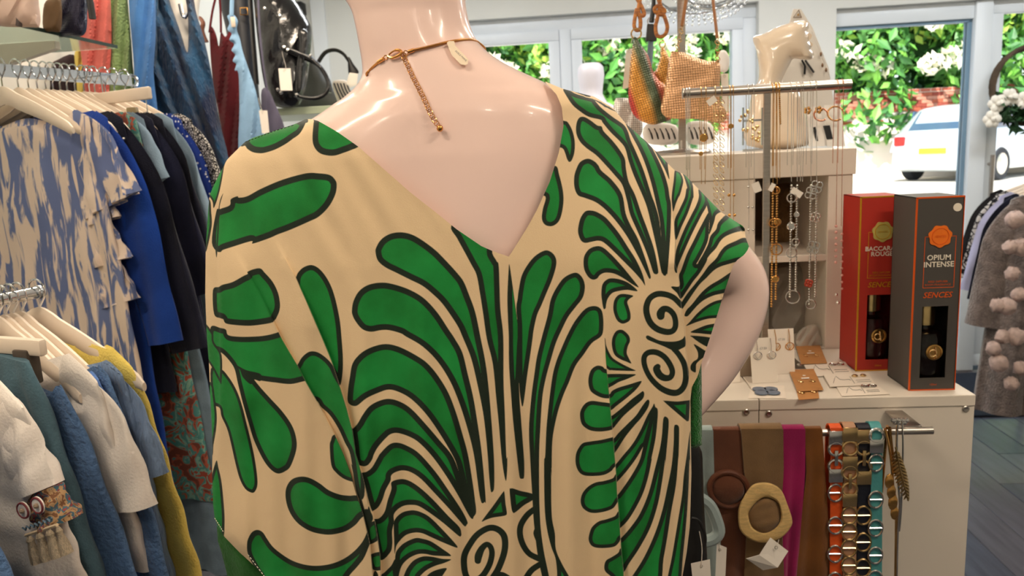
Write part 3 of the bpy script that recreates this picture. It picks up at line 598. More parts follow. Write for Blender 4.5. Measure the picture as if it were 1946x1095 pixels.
FLAP = [(412, 1000), (427, 1010), (470, 1050), (520, 1085), (560, 1140), (560, 1300), (446, 1300), (436, 1140), (431, 1090), (421, 1050), (414, 1030)]
M_GREEN = cloth('green_velvet', rgb(22, 110, 34), 0.3, 30, 0.6, 500, sheen=0.5)
sheet('inner_sleeve_flap', FLAP, kaftan, push=.022, m=cloth('green_lining', rgb(44, 104, 42), .35, 14))['label'] = 'plain green inside of the left sleeve hem'
q = MB()
puff(q, [(1312, 690), (1322, 686), (1333, 690), (1334, 760), (1334, 846), (1322, 852), (1310, 850)], 0.765, 0.005, smooth_n=0)
q.build('side_hem', M_GREEN, kaftan)['label'] = 'plain green hem edge below the sleeve'
# stitching along the left hem
q = MB()
def on_pt(x, y, lift=0.0):
    a = on_dress([x], [y]); p = np.array([a[0][0], a[2][0], a[1][0]]); v = p - CAM; return p - v / np.linalg.norm(v) * lift
def stitches(a, b, nst, lift=0.004):
    for k in range(nst):
        t0, t1 = k / nst, (k + 0.6) / nst
        q.tube([on_pt(a[0] + (b[0] - a[0]) * t, a[1] + (b[1] - a[1]) * t, lift) for t in (t0, t1)], 0.0004, 5)
stitches((471, 1054), (505, 1099), 8); stitches((408, 985), (425, 1012), 7)
q.build('hem_stitching', mat('thread_white', rgb(235, 225, 205), 0.7), kaftan, kind='stuff')

q = MB()
stitches((466, 270), (520, 249.5), 9, .003); stitches((520, 249.5), (560, 237), 6, .003)
q.build('shoulder_stitching', mat('thread_dark', rgb(30, 50, 34), 0.7), kaftan, kind='stuff')
# --- mannequin: one continuous lofted body (head, neck, trapezius, back, hips, legs column) and its bent right arm
man = thing('mannequin', 'glossy pale full size shop mannequin seen from behind wearing the green kaftan', 'mannequin', (-0.12, YC, 0))
ML = chain([(700, -430), (640, -380), (600, -300), (590, -200), (600, -110), (625, -50), (650, -8), (672, 20), (682, 64), (692, 120), (694, 145), (688, 160), (672, 177), (640, 201), (600, 229), (560, 249), (520, 272), (490, 300), (478, 360), (480, 480), (500, 640), (520, 820), (500, 1000), (480, 1200), (500, 1400)])
MR = chain([(800, -430), (860, -380), (905, -300), (920, -200), (912, -110), (892, -50), (882, -8), (886, 20), (893, 51), (903, 74), (917, 90), (939, 110), (985, 135), (1034, 156), (1090, 186), (1130, 212), (1165, 250), (1185, 310), (1190, 400), (1180, 500), (1160, 640), (1140, 820), (1160, 1000), (1180, 1200), (1160, 1400)])
mbz = np.array([0.0, 0.7, 0.95, 1.05, 1.15, 1.3, 1.4, 1.44, 1.47, 1.5, 1.54, 1.58, 1.62, 1.7, 1.78])
mbb = np.array([.06, .075, .10, .085, .09, .094, .085, .078, .068, .058, .052, .054, .08, .10, .05])
rows = []
for z in np.concatenate([np.linspace(0.72, 1.38, 26), np.linspace(1.39, 1.56, 44), np.linspace(1.57, 1.745, 16)]):
    k = np.linspace(-0.006, 0.006, 5)
    l = np.mean([np.interp(z + e, *ML) for e in k]); r_ = np.mean([np.interp(z + e, *MR) for e in k]); B = np.interp(z, mbz, mbb)
    cx, a = (l + r_) / 2, (r_ - l) / 2; n = 2.3 if 1.0 < z < 1.46 else 2.1
    yc = YC + (0.03 * min(1, max(0, (z - 1.55) / 0.1)))
    row = []
    for i in range(72):
        t = 2 * pi * i / 72; c, s_ = cos(t), sin(t)
        X = a * np.sign(c) * abs(c) ** (2 / n); Yy = B * np.sign(s_) * abs(s_) ** (2 / n)
        if Yy < 0:                                                    # spine groove and shoulder blades
            g = exp(-((z - 1.36) / 0.09) ** 2)
            Yy += g * (0.005 * exp(-(X / 0.022) ** 2) - 0.004 * exp(-((abs(X) - 0.085) / 0.04) ** 2))
        row.append((cx + X, yc + Yy, z))
    rows.append(row)
q = MB(); q.grid(rows, closed_u=True, cap=True); q.build('body', M_SKIN, man, sharp=80)
q = MB()
arm = [(1150, 300, .80, .040), (1215, 380, .805, .042), (1300, 450, .815, .040), (1368, 505, .822, .0365), (1399, 540, .825, .0330), (1400, 580, .826, .032), (1382, 632, .824, .0315), (1350, 690, .82, .0295), (1310, 745, .81, .026), (1275, 790, .80, .023), (1245, 820, .795, .021)]
cc = catmull(arm, 6, False)
q.tube([PT(a[0], a[1], a[2]) for a in cc], [a[3] for a in cc], 24); q.build('arm', M_SKIN, man, sharp=80)
q = MB()
hand = PT(1240, 828, .795)
for k in range(4):
    b0 = hand + np.array([-0.006 * k, -0.01, 0.022 - 0.014 * k]); q.tube(smooth_line([b0 + np.array([0.02, 0, 0.005]), b0 + np.array([-0.03, -.012, 0]), b0 + np.array([-0.06, -.006, -.004]), b0 + np.array([-0.078 + 0.006 * abs(k - 1), 0.006, -.006])], 3), [.010] * 6 + [.0085] * 3 + [.006], 8)
q.tube([hand + np.array([0.03, 0.005, .02]), hand + np.array([0.01, 0.03, .03]), hand + np.array([-0.01, .04, .028])], [.011, .010, .007], 8)
q.build('hand', M_SKIN, man)
q = MB(); q.lathe([(.012, .02), (.012, .73)], (-0.12, YC, 0)); q.lathe([(.19, 0), (.19, .008), (.18, .012), (.02, .014), (.016, .05)], (-0.12, YC, 0), seg=40)
q.build('stand', mat('steel', rgb(170, 168, 165), 0.25, 1.0, 0.05), man)

# --- the necklace: gold cord, lobster clasp, extension chain and a paper tag at the nape
def body_y(x, z):
    l = np.interp(z, *ML); r_ = np.interp(z, *MR); B = np.interp(z, mbz, mbb); a = (r_ - l) / 2; n = 2.1
    s_ = np.clip(np.abs(x - (l + r_) / 2) / a, 0, 1); return YC - B * (1 - s_ ** n) ** (1 / n)
def on_body(px, py, lift=0.0):
    r = ray(px, py); t = (YC - .06) / r[1]
    for _ in range(30): t = .6 * t + .4 * body_y(r[0] * t, CAM[2] + r[2] * t) / r[1]
    p = CAM + r * t; v = p - CAM; return p - v / np.linalg.norm(v) * lift
nk_ = thing('necklace', 'gold cord necklace with lobster clasp and extension chain on the mannequin nape', 'necklace', on_body(766, 105))
MG = mat('warm_gold', rgb(226, 164, 96), .22, 1.0, .1, 60)
right = [on_body(x, y, .0016) for x, y in ((786, 95), (805, 91), (830, 85), (850, 80), (870, 76.5), (890, 75), (902, 77), (911, 82))]
left = [on_body(x, y, .0016) for x, y in ((697, 143), (702, 134), (710, 126), (719, 118))]
zc = right[-1][2]; xm_ = (right[-1][0] + left[0][0]) / 2
front = [np.array([right[-1][0] + .004, YC + .012, zc - .006]), np.array([xm_ + .045, YC + .05, zc - .016]), np.array([xm_, YC + .064, zc - .024]), np.array([xm_ - .045, YC + .05, zc - .030]), np.array([left[0][0] - .003, YC + .006, left[0][2] - .006])]
q = MB(); q.tube(smooth_line(right + front + left, 5), .00125, 8); q.build('cord', mat('gold_cord', rgb(206, 146, 84), .3, .8, .2, 120), nk_)
for a, b in (((719, 118), (729, 112)), ((776, 98.5), (787, 95))):
    q = MB(); q.tube([on_body(*a, .002), on_body(*b, .002)], .0019, 10); q.build('crimp', MG, nk_)
for x, y, r in ((733, 109, .0018), (771, 101, .0022), (767, 105, .0024)):
    q = MB(); q.ring(on_body(x, y, .002), r, .0005, ray(x, y), 14, 6); q.build('jump_ring', MG, nk_)
q = MB(); q.tube(smooth_line([on_body(x, y, .0028) for x, y in ((737, 107), (744, 110), (752, 108), (760, 104), (763, 99), (759, 95.5), (752, 95.5), (745, 99), (739, 104))], 4), [.0012] * 8 + [.0014] * 17 + [.0009] * 8, 8); q.build('lobster_clasp', MG, nk_)
path = np.array([on_body(x, y, .0018) for x, y in ((767, 108), (775, 125), (785, 147), (795, 166), (806, 188), (816, 211), (825, 228), (832, 238))])
ss_ = np.r_[0, np.cumsum(np.linalg.norm(np.diff(path, axis=0), axis=1))]
for k in range(19):
    u = ss_[-1] * (k + .5) / 19; c = np.array([np.interp(u, ss_, path[:, i]) for i in range(3)]); c2 = np.array([np.interp(min(ss_[-1], u + .002), ss_, path[:, i]) for i in range(3)])
    d_ = c2 - c; d_ /= np.linalg.norm(d_) + 1e-9; nn_ = -FW; sd3 = np.cross(nn_, d_); ti = nn_ * (.3 if k % 2 else -.3)
    q = MB(); q.tube([c + d_ * (cos(a) * .0031) + (sd3 + ti) * (sin(a) * .0022) for a in np.linspace(0, 2 * pi, 14, endpoint=False)], .00042, 5, closed=True); q.build('chain_link', MG, nk_)
q = MB(); q.ball(on_body(836, 244, .0035), .0032, 14); q.ring(on_body(833, 238, .003), .0013, .0004, ray(833, 238), 10, 5); q.build('end_bead', MG, nk_)
tg = [(849, 81), (853, 78), (863, 78), (866, 88), (884, 106), (890, 113), (889, 121), (884, 124), (875, 122), (858, 104), (853, 92)]
tp = [on_body(x, y, .0062) for x, y in tg]; kk = ray(868, 100) * .0005
q = MB(); q.add(tp + [p + kk for p in tp], [tuple(range(11)), tuple(range(11, 22))[::-1]] + [(i, (i + 1) % 11, (i + 1) % 11 + 11, i + 11) for i in range(11)]); tgo = q.build('paper_tag', mat('cream_tag', rgb(240, 222, 196), .6, 0, .03, 20), nk_, smooth=False)
# ------------------------------------------------------------------ the room
M_WALL = mat('wall_paint', rgb(226, 226, 220), 0.8, 0, 0.03, 4, 0.05, 120)
M_WHITE = mat('white_laminate', rgb(226, 216, 203), 0.42, 0, 0.03, 3)
M_PVC = mat('white_window_frame', rgb(224, 230, 236), 0.35, 0, 0.02, 3)
M_GLASS = mat('window_glass', (0.97, 0.99, 0.98, 1), 0.02, 0, 0, 1, trans=1.0, ior=1.02, spec=0.3)
M_STEEL = mat('brushed_steel', rgb(196, 188, 180), 0.28, 1.0, 0.12, 30, stretch=(1, 1, 8))
M_CHROME = mat('chrome', rgb(215, 218, 222), 0.1, 1.0, 0.05, 10)
M_GOLD = mat('gold_metal', rgb(222, 168, 96), 0.22, 1.0, 0.15, 60)
M_PALEGOLD = mat('pale_gold_metal', rgb(230, 196, 140), 0.25, 1.0, 0.15, 60)
M_SILVER = mat('silver_metal', rgb(225, 222, 218), 0.18, 1.0, 0.1, 60)
M_BLACK = mat('black_plastic', rgb(24, 24, 26), 0.4, 0, 0.1)
M_TAG = mat('tag_card', rgb(238, 230, 220), 0.6, 0, 0.03, 8)
M_HANG = mat('cream_hanger', rgb(228, 212, 194), 0.4, 0, 0.05, 6)
M_GREYLINE = mat('grey_print', rgb(96, 96, 96), 0.6)
WL = -1.55; WB = 4.5; HC = 2.5
struct(MB().box((WL - 0.15, -2.6, -0.1), (WL, WB + 0.2, HC)).build('wall_left', M_WALL, smooth=False))
struct(MB().box((3.4, -2.6, -0.1), (3.55, WB + 0.2, HC)).build('wall_right', M_WALL, smooth=False))
struct(MB().box((WL - 0.15, -2.75, -0.1), (3.55, -2.6, HC)).build('wall_rear', M_WALL, smooth=False))
struct(MB().box((WL - 0.15, -2.75, HC), (3.55, WB + 0.25, HC + 0.2)).build('ceiling', mat('ceiling_paint', rgb(240, 238, 233), 0.85), smooth=False))
def xw(px, py=60, Y=WB): return float(atY(px, py, Y)[0])
wx0, wx1 = xw(820), xw(1442)
wz0, wz1 = 0.95, float(atY(1050, 28, WB)[2])
dx0, dx1 = xw(1589), 3.3
dz1 = float(atY(1700, 9, WB)[2])
B2 = WB + 0.22
q = MB()
q.box((WL, WB, 0), (wx0, B2, HC)).box((wx0, WB, wz1), (wx1, B2, HC)).box((wx0, WB, 0), (wx1, B2, wz0)).box((wx1, WB, 0), (dx0, B2, HC)).box((dx0, WB, dz1), (dx1, B2, HC)).box((dx1, WB, 0), (3.4, B2, HC))
struct(q.build('wall_back', M_WALL, smooth=False))
# floor: dark planks laid towards the window
M_FLOORB = mat('floor_base', rgb(46, 46, 50), 0.7)
fl = struct(MB().box((WL - 0.1, -2.6, -0.1), (3.5, WB + 0.25, -0.012)).build('floor', M_FLOORB, smooth=False))
pm = [mat('dark_plank_%s' % k, c, 0.3, 0, 0.3, 6, 0.1, 60, stretch=(6, 0.5, 1)) for k, c in (('slate', rgb(70, 74, 86)), ('smoke', rgb(84, 84, 92)), ('umber', rgb(76, 68, 68)))]
pmesh = []
for k in range(3):
    o = MB().box((0.001, 0.001, -0.012), (0.149, 1.199, 0.0), 0.002).build('plank', pm[k], smooth=False, origin=(0, 0, 0))
    pmesh.append(o.data)
    bpy.data.objects.remove(o)
for i in range(-10, 22):
    for j in range(-1, 5):
        o = bpy.data.objects.new('plank', pmesh[(i * 7 + j * 5 + (i * j) % 3) % 3]); COL.objects.link(o); o.parent = fl
        x, y = 0.15 * i, 1.2 * j + (0.45 * (i % 3)) - 0.3
        if y + 1.2 > WB + 0.04: o.scale.y = max(0.02, (WB + 0.04 - y) / 1.2)
        o.location = V3(np.array([x, y, 0.0]) - ORIGIN[fl])
def bar_frame(mb, x0, x1, z0, z1, y0, y1, t, b=0.004):
    mb.box((x0, y0, z1 - t), (x1, y1, z1), b).box((x0, y0, z0), (x1, y1, z0 + t), b).box((x0, y0, z0 + t), (x0 + t, y1, z1 - t), b).box((x1 - t, y0, z0 + t), (x1, y1, z1 - t), b)
# window: outer frame, two sashes
M_REVEAL = M_PVC
win = thing('window_1', 'wide white framed window with two panes behind the mannequin and bags', 'window', ((wx0 + wx1) / 2, WB, wz0)); struct(win)
q = MB(); bar_frame(q, wx0, wx1, wz0, wz1, WB + 0.06, WB + 0.15, 0.075); xm = xw(1073); q.box((xm - 0.035, WB + 0.06, wz0 + 0.07), (xm + 0.035, WB + 0.15, wz1 - 0.07), 0.004)
q.build('window_frame', M_PVC, win)
for a, b in ((wx0 + 0.075, xm - 0.035), (xm + 0.035, wx1 - 0.075)):
    q = MB(); bar_frame(q, a, b, wz0 + 0.075, wz1 - 0.075, WB + 0.045, WB + 0.13, 0.06); s_ = q.build('sash', M_PVC, win)
    MB().box((a + 0.06, WB + 0.08, wz0 + 0.135), (b - 0.06, WB + 0.086, wz1 - 0.135)).build('pane', M_GLASS, s_, smooth=False)
MB().box((wx0 - 0.02, WB - 0.12, wz0 - 0.03), (wx1 + 0.02, WB + 0.06, wz0), 0.005).build('window_sill', M_PVC, win)
# glazed shop front with door to the right
M_ALU = mat('white_aluminium', rgb(232, 238, 242), 0.35)
M_GASKET = mat('dark_gasket', rgb(120, 150, 172), 0.5)
dr = thing('window_2', 'tall fixed shopfront pane looking out to the parked car', 'window', (dx0, WB, 0)); struct(dr)
mx0, mx1 = xw(1846, 300), xw(1878, 300)
q = MB(); q.box((dx0, WB + 0.05, dz1 - 0.09), (mx0, WB + 0.15, dz1), 0.004).box((dx0, WB + 0.05, 0), (mx0, WB + 0.15, 0.1), 0.004).box((mx0, WB + 0.03, 0), (mx1, WB + 0.17, dz1), 0.006)
q.build('window_frame', M_ALU, dr)
q = MB(); q.box((dx0, WB + 0.07, dz1 - 0.105), (mx0, WB + 0.12, dz1 - 0.09)).box((mx0 - 0.02, WB + 0.07, 0.1), (mx0, WB + 0.12, dz1 - 0.1)); q.build('gasket', M_GASKET, dr, smooth=False)
MB().box((dx0, WB + 0.09, 0.1), (mx0 - 0.02, WB + 0.098, dz1 - 0.1)).build('pane', M_GLASS, dr, smooth=False)
do = thing('door_1', 'white framed glass shop door with a wreath behind the clothes rack', 'door', (mx1, WB, 0)); struct(do)
q = MB(); bar_frame(q, mx1, dx1, 0.02, dz1, WB + 0.06, WB + 0.12, 0.07); q.build('door_frame', M_ALU, do)
MB().box((mx1 + 0.07, WB + 0.085, 0.09), (dx1 - 0.07, WB + 0.093, dz1 - 0.07)).build('pane', M_GLASS, do, smooth=False)
q = MB(); hx = mx1 + 0.035; q.tube([(hx, WB + 0.02, 0.75), (hx, WB + 0.02, 1.25)], 0.012, 10); q.tube([(hx, WB + 0.02, 0.8), (hx, WB + 0.07, 0.8)], 0.008, 8); q.tube([(hx, WB + 0.02, 1.2), (hx, WB + 0.07, 1.2)], 0.008, 8); q.build('door_handle', M_STEEL, do)
# mat
q = MB(); q.box((1.75, 3.75, 0.0005), (3.0, 4.45, 0.012), 0.004); tag(q.build('door_mat', mat('mat_pile', rgb(40, 46, 58), 0.95, 0, 0.4, 300, 0.6, 500)), 'dark blue grey entrance mat on the floor by the glass door', 'mat')

# ------------------------------------------------------------------ outside
M_PAVE = mat('pale_paving', rgb(214, 208, 196), 0.85, 0, 0.12, 3, 0.2, 40)
q = MB(); q.grid([[(x, y, max(-0.04, min(0.42, (y - 6) * 0.05))) for x in np.linspace(-25, 45, 8)] for y in (4.72, 6, 10, 14.4, 20, 45)])
struct(q.build('ground', M_PAVE))
def brick_mat():
    m = bpy.data.materials.new('red_brick'); m.use_nodes = True; n = m.node_tree; b = n.nodes['Principled BSDF']; L = n.links.new
    tc = n.nodes.new('ShaderNodeTexCoord'); mp = n.nodes.new('ShaderNodeMapping'); mp.inputs['Rotation'].default_value = (radians(90), 0, 0)
    br = n.nodes.new('ShaderNodeTexBrick'); br.inputs['Scale'].default_value = 1; br.inputs['Brick Width'].default_value = 0.22; br.inputs['Row Height'].default_value = 0.075; br.inputs['Mortar Size'].default_value = 0.008
    br.inputs['Color1'].default_value = rgb(186, 96, 70); br.inputs['Color2'].default_value = rgb(164, 78, 60); br.inputs['Mortar'].default_value = rgb(206, 180, 160)
    L(tc.outputs['Object'], mp.inputs[0]); L(mp.outputs[0], br.inputs[0]); b.inputs['Roughness'].default_value = 0.9
    # sun glare on the lower courses, painted in as ragged pale colour
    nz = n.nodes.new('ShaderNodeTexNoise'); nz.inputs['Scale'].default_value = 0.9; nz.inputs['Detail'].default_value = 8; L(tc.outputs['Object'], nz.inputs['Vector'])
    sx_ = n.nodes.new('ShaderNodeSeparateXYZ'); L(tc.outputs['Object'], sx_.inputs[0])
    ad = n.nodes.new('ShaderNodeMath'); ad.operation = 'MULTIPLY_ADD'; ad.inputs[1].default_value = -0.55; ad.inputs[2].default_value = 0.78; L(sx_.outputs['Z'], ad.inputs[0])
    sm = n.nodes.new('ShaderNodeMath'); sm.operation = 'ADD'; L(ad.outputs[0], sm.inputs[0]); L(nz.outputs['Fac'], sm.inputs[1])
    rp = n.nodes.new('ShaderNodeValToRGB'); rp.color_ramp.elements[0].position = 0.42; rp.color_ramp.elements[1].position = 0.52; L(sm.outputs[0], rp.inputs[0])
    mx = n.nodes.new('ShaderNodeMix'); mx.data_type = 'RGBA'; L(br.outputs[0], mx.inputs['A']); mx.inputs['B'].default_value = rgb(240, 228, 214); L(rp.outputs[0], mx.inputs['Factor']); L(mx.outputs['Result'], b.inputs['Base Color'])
    return m
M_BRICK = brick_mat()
YW = 17.5
zt = float(atY(1620, 183, YW)[2])
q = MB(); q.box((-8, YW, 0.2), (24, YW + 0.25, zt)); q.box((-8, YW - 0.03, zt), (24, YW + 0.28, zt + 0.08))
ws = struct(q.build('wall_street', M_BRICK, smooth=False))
bmat = [mat('brick_%s' % k, c, .9, 0, .25, 9) for k, c in (('rust', rgb(186, 96, 70)), ('plum', rgb(158, 74, 60)), ('pink', rgb(206, 140, 116)))]
bdat = []
for k in range(3):
    o = MB().box((-.106, -.012, -.0335), (.106, .03, .0335), .004).build('brick', bmat[k], smooth=False, origin=(0, 0, 0)); bdat.append(o.data); bpy.data.objects.remove(o)
bx_, bx1_ = float(atY(1600, 215, YW)[0]), float(atY(1850, 215, YW)[0])
rowz = zt - .045
for j in range(8):
    for i in range(int((bx1_ - bx_) / .22)):
        if j >= 4 and RNG.random() < .16 * (j - 3): continue
        o = bpy.data.objects.new('brick', bdat[int(RNG.integers(0, 3))]); COL.objects.link(o); o.parent = ws
        o.location = V3(np.array([bx_ + .22 * i + (.11 if j % 2 else 0), YW - .004 - .006 * RNG.random(), rowz - .075 * j]) - ORIGIN[ws])
# hedge of trees over the wall: foliage clumps of separate leaves
def leafy(name, m, spots, n, size, parent, kind='stuff', seed=3):
    r = np.random.default_rng(seed); v = []; f = []
    for (cx, cy, cz, rx, ry, rz), k in zip(spots, n):
        for _ in range(k):
            d = r.normal(size=3); d /= np.linalg.norm(d); rad = 0.72 + 0.33 * r.random()
            p = np.array([cx + d[0] * rx * rad, cy + d[1] * ry * rad, cz + d[2] * rz * rad])
            a = r.normal(size=3) * 0.7 + d; a /= np.linalg.norm(a); u = np.cross(a, r.normal(size=3)); u /= np.linalg.norm(u); w2 = np.cross(a, u)
            s = size * (0.6 + 0.8 * r.random()); k0 = len(v)
            v += [p - u * s, p + w2 * s * 0.45 + a * s * .12, p + u * s, p - w2 * s * 0.45 + a * s * .12]
            f += [(k0, k0 + 1, k0 + 2, k0 + 3)]
    mb = MB(); mb.add(v, f)
    return mb.build(name, m, parent, smooth=False, kind=kind)
M_LEAFS = []
for nme, c1, c2 in (('leaf_light', rgb(190, 216, 96), rgb(136, 190, 66)), ('leaf_mid', rgb(130, 190, 80), rgb(80, 146, 58)), ('leaf_deep', rgb(84, 140, 66), rgb(52, 104, 52))):
    m = mat(nme, c1, 0.5, 0, 0, 1.5, c2=c2); M_LEAFS.append(m)
    b = m.node_tree.nodes['Principled BSDF']; b.inputs['Subsurface Weight'].default_value = 0.0
M_BLOSSOM = mat('cream_blossom', rgb(250, 246, 220), 0.7, 0, 0.05, 3)
M_BARK = mat('bark', rgb(92, 76, 60), 0.9, 0, 0.4, 12)
M_CORE = mat('hedge_core', rgb(56, 96, 42), 1.0, 0, 0.5, 2)
r_ = np.random.default_rng(11)
tx = -6.5; ti = 0
LOOKS = ['dense leafy tree behind the brick wall, left window pane', 'leafy tree over the wall, left half of the second window pane', 'leafy tree over the wall, behind the gold bag', 'leafy tree over the wall, hidden by the white pillar', 'flowering tree at the left edge of the tall shopfront pane', 'flowering tree over the wall in the middle of the shopfront pane', 'flowering tree directly above the parked car', 'leafy tree over the wall behind the glass door']
for k in range(8):
    cx = -4.2 + k * 2.55; cy = YW + 1.0; cz = 4.4
    t = thing('flowering_tree', LOOKS[k], 'tree', (cx, cy, 0.3), 'trees along the brick wall')
    sp = [(cx + r_.uniform(-1.3, 1.3), cy + r_.uniform(-1.0, .4), z0 + r_.uniform(-.25, .25), r_.uniform(.7, 1.1), .8, r_.uniform(.6, .9)) for z0 in (1.95, 3.0, 3.9, 4.6, 5.4, 6.3) for _ in range(3)]
    leafy('light_leaves', M_LEAFS[0], sp[6:], [170] * 12, 0.15, t, seed=k)
    leafy('mid_leaves', M_LEAFS[1], sp, [160] * 18, 0.15, t, seed=k + 20)
    leafy('deep_leaves', M_LEAFS[2], sp[:9], [170] * 9, 0.15, t, seed=k + 40)
    bs = [(cx + r_.uniform(-1.5, 1.5), cy - 1.35 + r_.uniform(-.25, .25), r_.uniform(2.7, 6.2), .26, .18, .2) for _ in range(22)]
    leafy('blossom', M_BLOSSOM, bs, [34] * 22, 0.11, t, seed=k + 60)
    q = MB(); q.ball((cx, cy + 0.2, 4.4), 1.0, 14, 1.45, .75, 2.3); q.build('crown', M_CORE, t)
    q = MB(); q.tube([(cx, cy, 0.25), (cx + .1, cy, 1.5), (cx, cy + .1, 3.5)], [.16, .13, .08], 9); q.build('trunk', M_BARK, t)

# parked silver car, seen from behind its right corner
cp = PT(1765, 328, 14.6)
phi = radians(37)
hd = np.array([cos(phi), sin(phi), 0]); sd_ = np.array([sin(phi), -cos(phi), 0])   # forward, right side
gz = 0.42
car = thing('parked_car', 'pale silver hatchback parked on the sunny paving outside the shopfront', 'car', (cp[0], cp[1], gz))
car0 = np.array([cp[0], cp[1], gz]) + hd * 0.1
def cpt(l, s, z): return car0 + hd * l + sd_ * s + np.array([0, 0, z])
M_CAR = mat('silver_paint', rgb(206, 214, 220), 0.3, 0.35, 0.02, 2, coat=0.6)
M_CGLASS = mat('car_glass', rgb(66, 88, 110), 0.08, 0, 0.1, 2, spec=0.6)
secs = [(0.0, .78, .30, .62, .86), (.06, .84, .24, .92, .80), (.2, .86, .2, 1.0, .72), (.55, .87, .2, 1.42, .60), (1.2, .88, .2, 1.48, .62), (2.0, .88, .2, 1.47, .62), (2.6, .88, .2, 1.30, .60), (3.05, .87, .2, 1.02, .66), (3.6, .85, .2, .92, .68), (4.0, .78, .24, .78, .66), (4.15, .68, .34, .62, .6)]
rows = []
for l, wd, z0, z1, wt in secs:
    zb = min(z1 - 0.02, 0.95)
    rows.append([cpt(l, s * w2, z) for s, w2, z in ((-1, wd * .9, z0), (-1, wd, z0 + .12), (-1, wd, (z0 + zb) / 2), (-1, wd * .97, zb), (-1, wt, z1 - .03), (-1, wt * .8, z1), (1, wt * .8, z1), (1, wt, z1 - .03), (1, wd * .97, zb), (1, wd, (z0 + zb) / 2), (1, wd, z0 + .12), (1, wd * .9, z0))])
q = MB(); q.grid(rows, closed_u=True, cap=True); q.build('body', M_CAR, car, sharp=50)
q = MB(); q.grid([[cpt(.19 + .33 * t - .012, s, .98 + .38 * t) for s in (-.62 + .06 * t, 0, .62 - .06 * t)] for t in (0, .5, 1)]); q.grid([[cpt(.19 + .33 * t - .002, s, .98 + .38 * t) for s in (-.62 + .06 * t, 0, .62 - .06 * t)] for t in (0, .5, 1)]); q.build('rear_window', M_CGLASS, car)
for a, b in ((.62, 1.45), (1.52, 2.45)):
    for sg in (1, -1):
        q = MB(); q.prism([(a, .99), (b, .99), (b - .06, 1.36), (a + .1, 1.38)], cpt(0, sg * .80, 0), hd, np.array([0, 0, 1]) - sd_ * sg * .36 * 0, sd_ * sg * .04); q.build('side_window', M_CGLASS, car, smooth=False)
for l in (.75, 3.3):
    for sg in (1, -1):
        wh = MB(); wh.lathe([(.19, -.1), (.29, -.1), (.31, -.07), (.31, .07), (.29, .1), (.19, .1)], cpt(l, sg * .8, .31), sd_ * sg, 24); wo_ = wh.build('wheel', mat('tyre', rgb(40, 42, 46), 0.8), car)
        q = MB(); q.lathe([(.2, .06), (.2, .1), (.06, .115), (.0, .115)], cpt(l, sg * .8, .31), sd_ * sg, 20); q.build('hubcap', M_SILVER, wo_)
for sg in (1, -1):
    q = MB(); q.box((-.02, -.11, -.09), (.06, .11, .09), .03); q.v = [tuple(cpt(p[0] - .02 + .03, sg * .68 + p[1], .8 + p[2])) for p in q.v]; q.build('tail_light', mat('red_lamp', rgb(190, 40, 36), 0.25), car)
q = MB(); q.box((-.02, -.26, -.055), (.0, .26, .055), .004); q.v = [tuple(cpt(p[0] - .01, p[1], .60 + p[2])) for p in q.v]; q.build('number_plate', mat('yellow_plate', rgb(236, 200, 50), 0.5), car)
q = MB(); q.box((-.06, -.78, -.09), (.05, .78, .09), .03); q.v = [tuple(cpt(p[0], p[1], .40 + p[2])) for p in q.v]; q.build('bumper', M_CAR, car)
# ------------------------------------------------------------------ counter units and the cube shelf behind them
ZC, YF, YB = 1.0, 1.17, 1.455
XR, XS, XL = 0.600, 0.2765, -0.06
def screw(par, px, py):
    c = atY(px, py, YF); q = MB()
    q.lathe([(.0052, 0), (.0052, .0012), (.0038, .0022), (.0018, .0016), (0, .0014)], c, (0, -1, 0), 16); o = q.build('screw', M_STEEL, par)
for nm, x0, x1, lab, scr in (('right', XS + .0006, XR, 'white display counter unit carrying the two boxed diffusers', ((1461, 786), (1835, 777))), ('left', XL, XS - .0006, 'white display counter unit beside the mannequin, half hidden by the dress', ((1418, 783),))):
    c = thing('display_counter', lab, 'counter', ((x0 + x1) / 2, (YF + YB) / 2, 0), 'white counter units')
    MB().box((x0, YF + .001, 0), (x1, YB, ZC - .018), .001).build('carcass', M_WHITE, c, smooth=False)
    MB().box((x0, YF - .001, ZC - .018), (x1, YB, ZC), .0015).build('top_board', M_WHITE, c, smooth=False)
    for s_ in scr: screw(c, *s_)
sx = lambda px, py=400: float(atY(px, py, YB)[0]); sz = lambda px, py: float(atY(px, py, YB)[2])
XT = sx(1628, 300); z_top = sz(1628, 281); z_slab = sz(1628, 331); zd1 = sz(1500, 487); zd0 = sz(1500, 499)
xa, xb = sx(1436), sx(1574)
cube = thing('cube_shelf', 'white cube shelf unit behind the counter, open compartments behind the necklaces', 'shelf', ((XL + XT) / 2, YB + .19, 0))
MB().box((-.25, YB, z_slab), (XT, YB + .38, z_top), .0015).build('top_slab', M_WHITE, cube, smooth=False)
MB().box((xb, YB + .003, 0), (XT - .004, YB + .375, z_slab), .0015).build('side_panel', M_WHITE, cube, smooth=False)
MB().box((-.25, YB + .003, 0), (xa, YB + .375, z_slab), .0015).build('side_panel', M_WHITE, cube, smooth=False)
MB().box((xa, YB + .004, zd0), (xb, YB + .37, zd1), .001).build('shelf_board', M_WHITE, cube, smooth=False)
MB().box((xa, YB + .004, 0), (xb, YB + .37, ZC + .002), .001).build('bottom_panel', M_WHITE, cube, smooth=False)
MB().box((xa, YB + .36, ZC), (xb, YB + .37, z_slab)).build('back_panel', mat('taupe_board', rgb(196, 180, 160), 0.6, 0, .15, 4, stretch=(1, 1, 8)), cube, smooth=False)
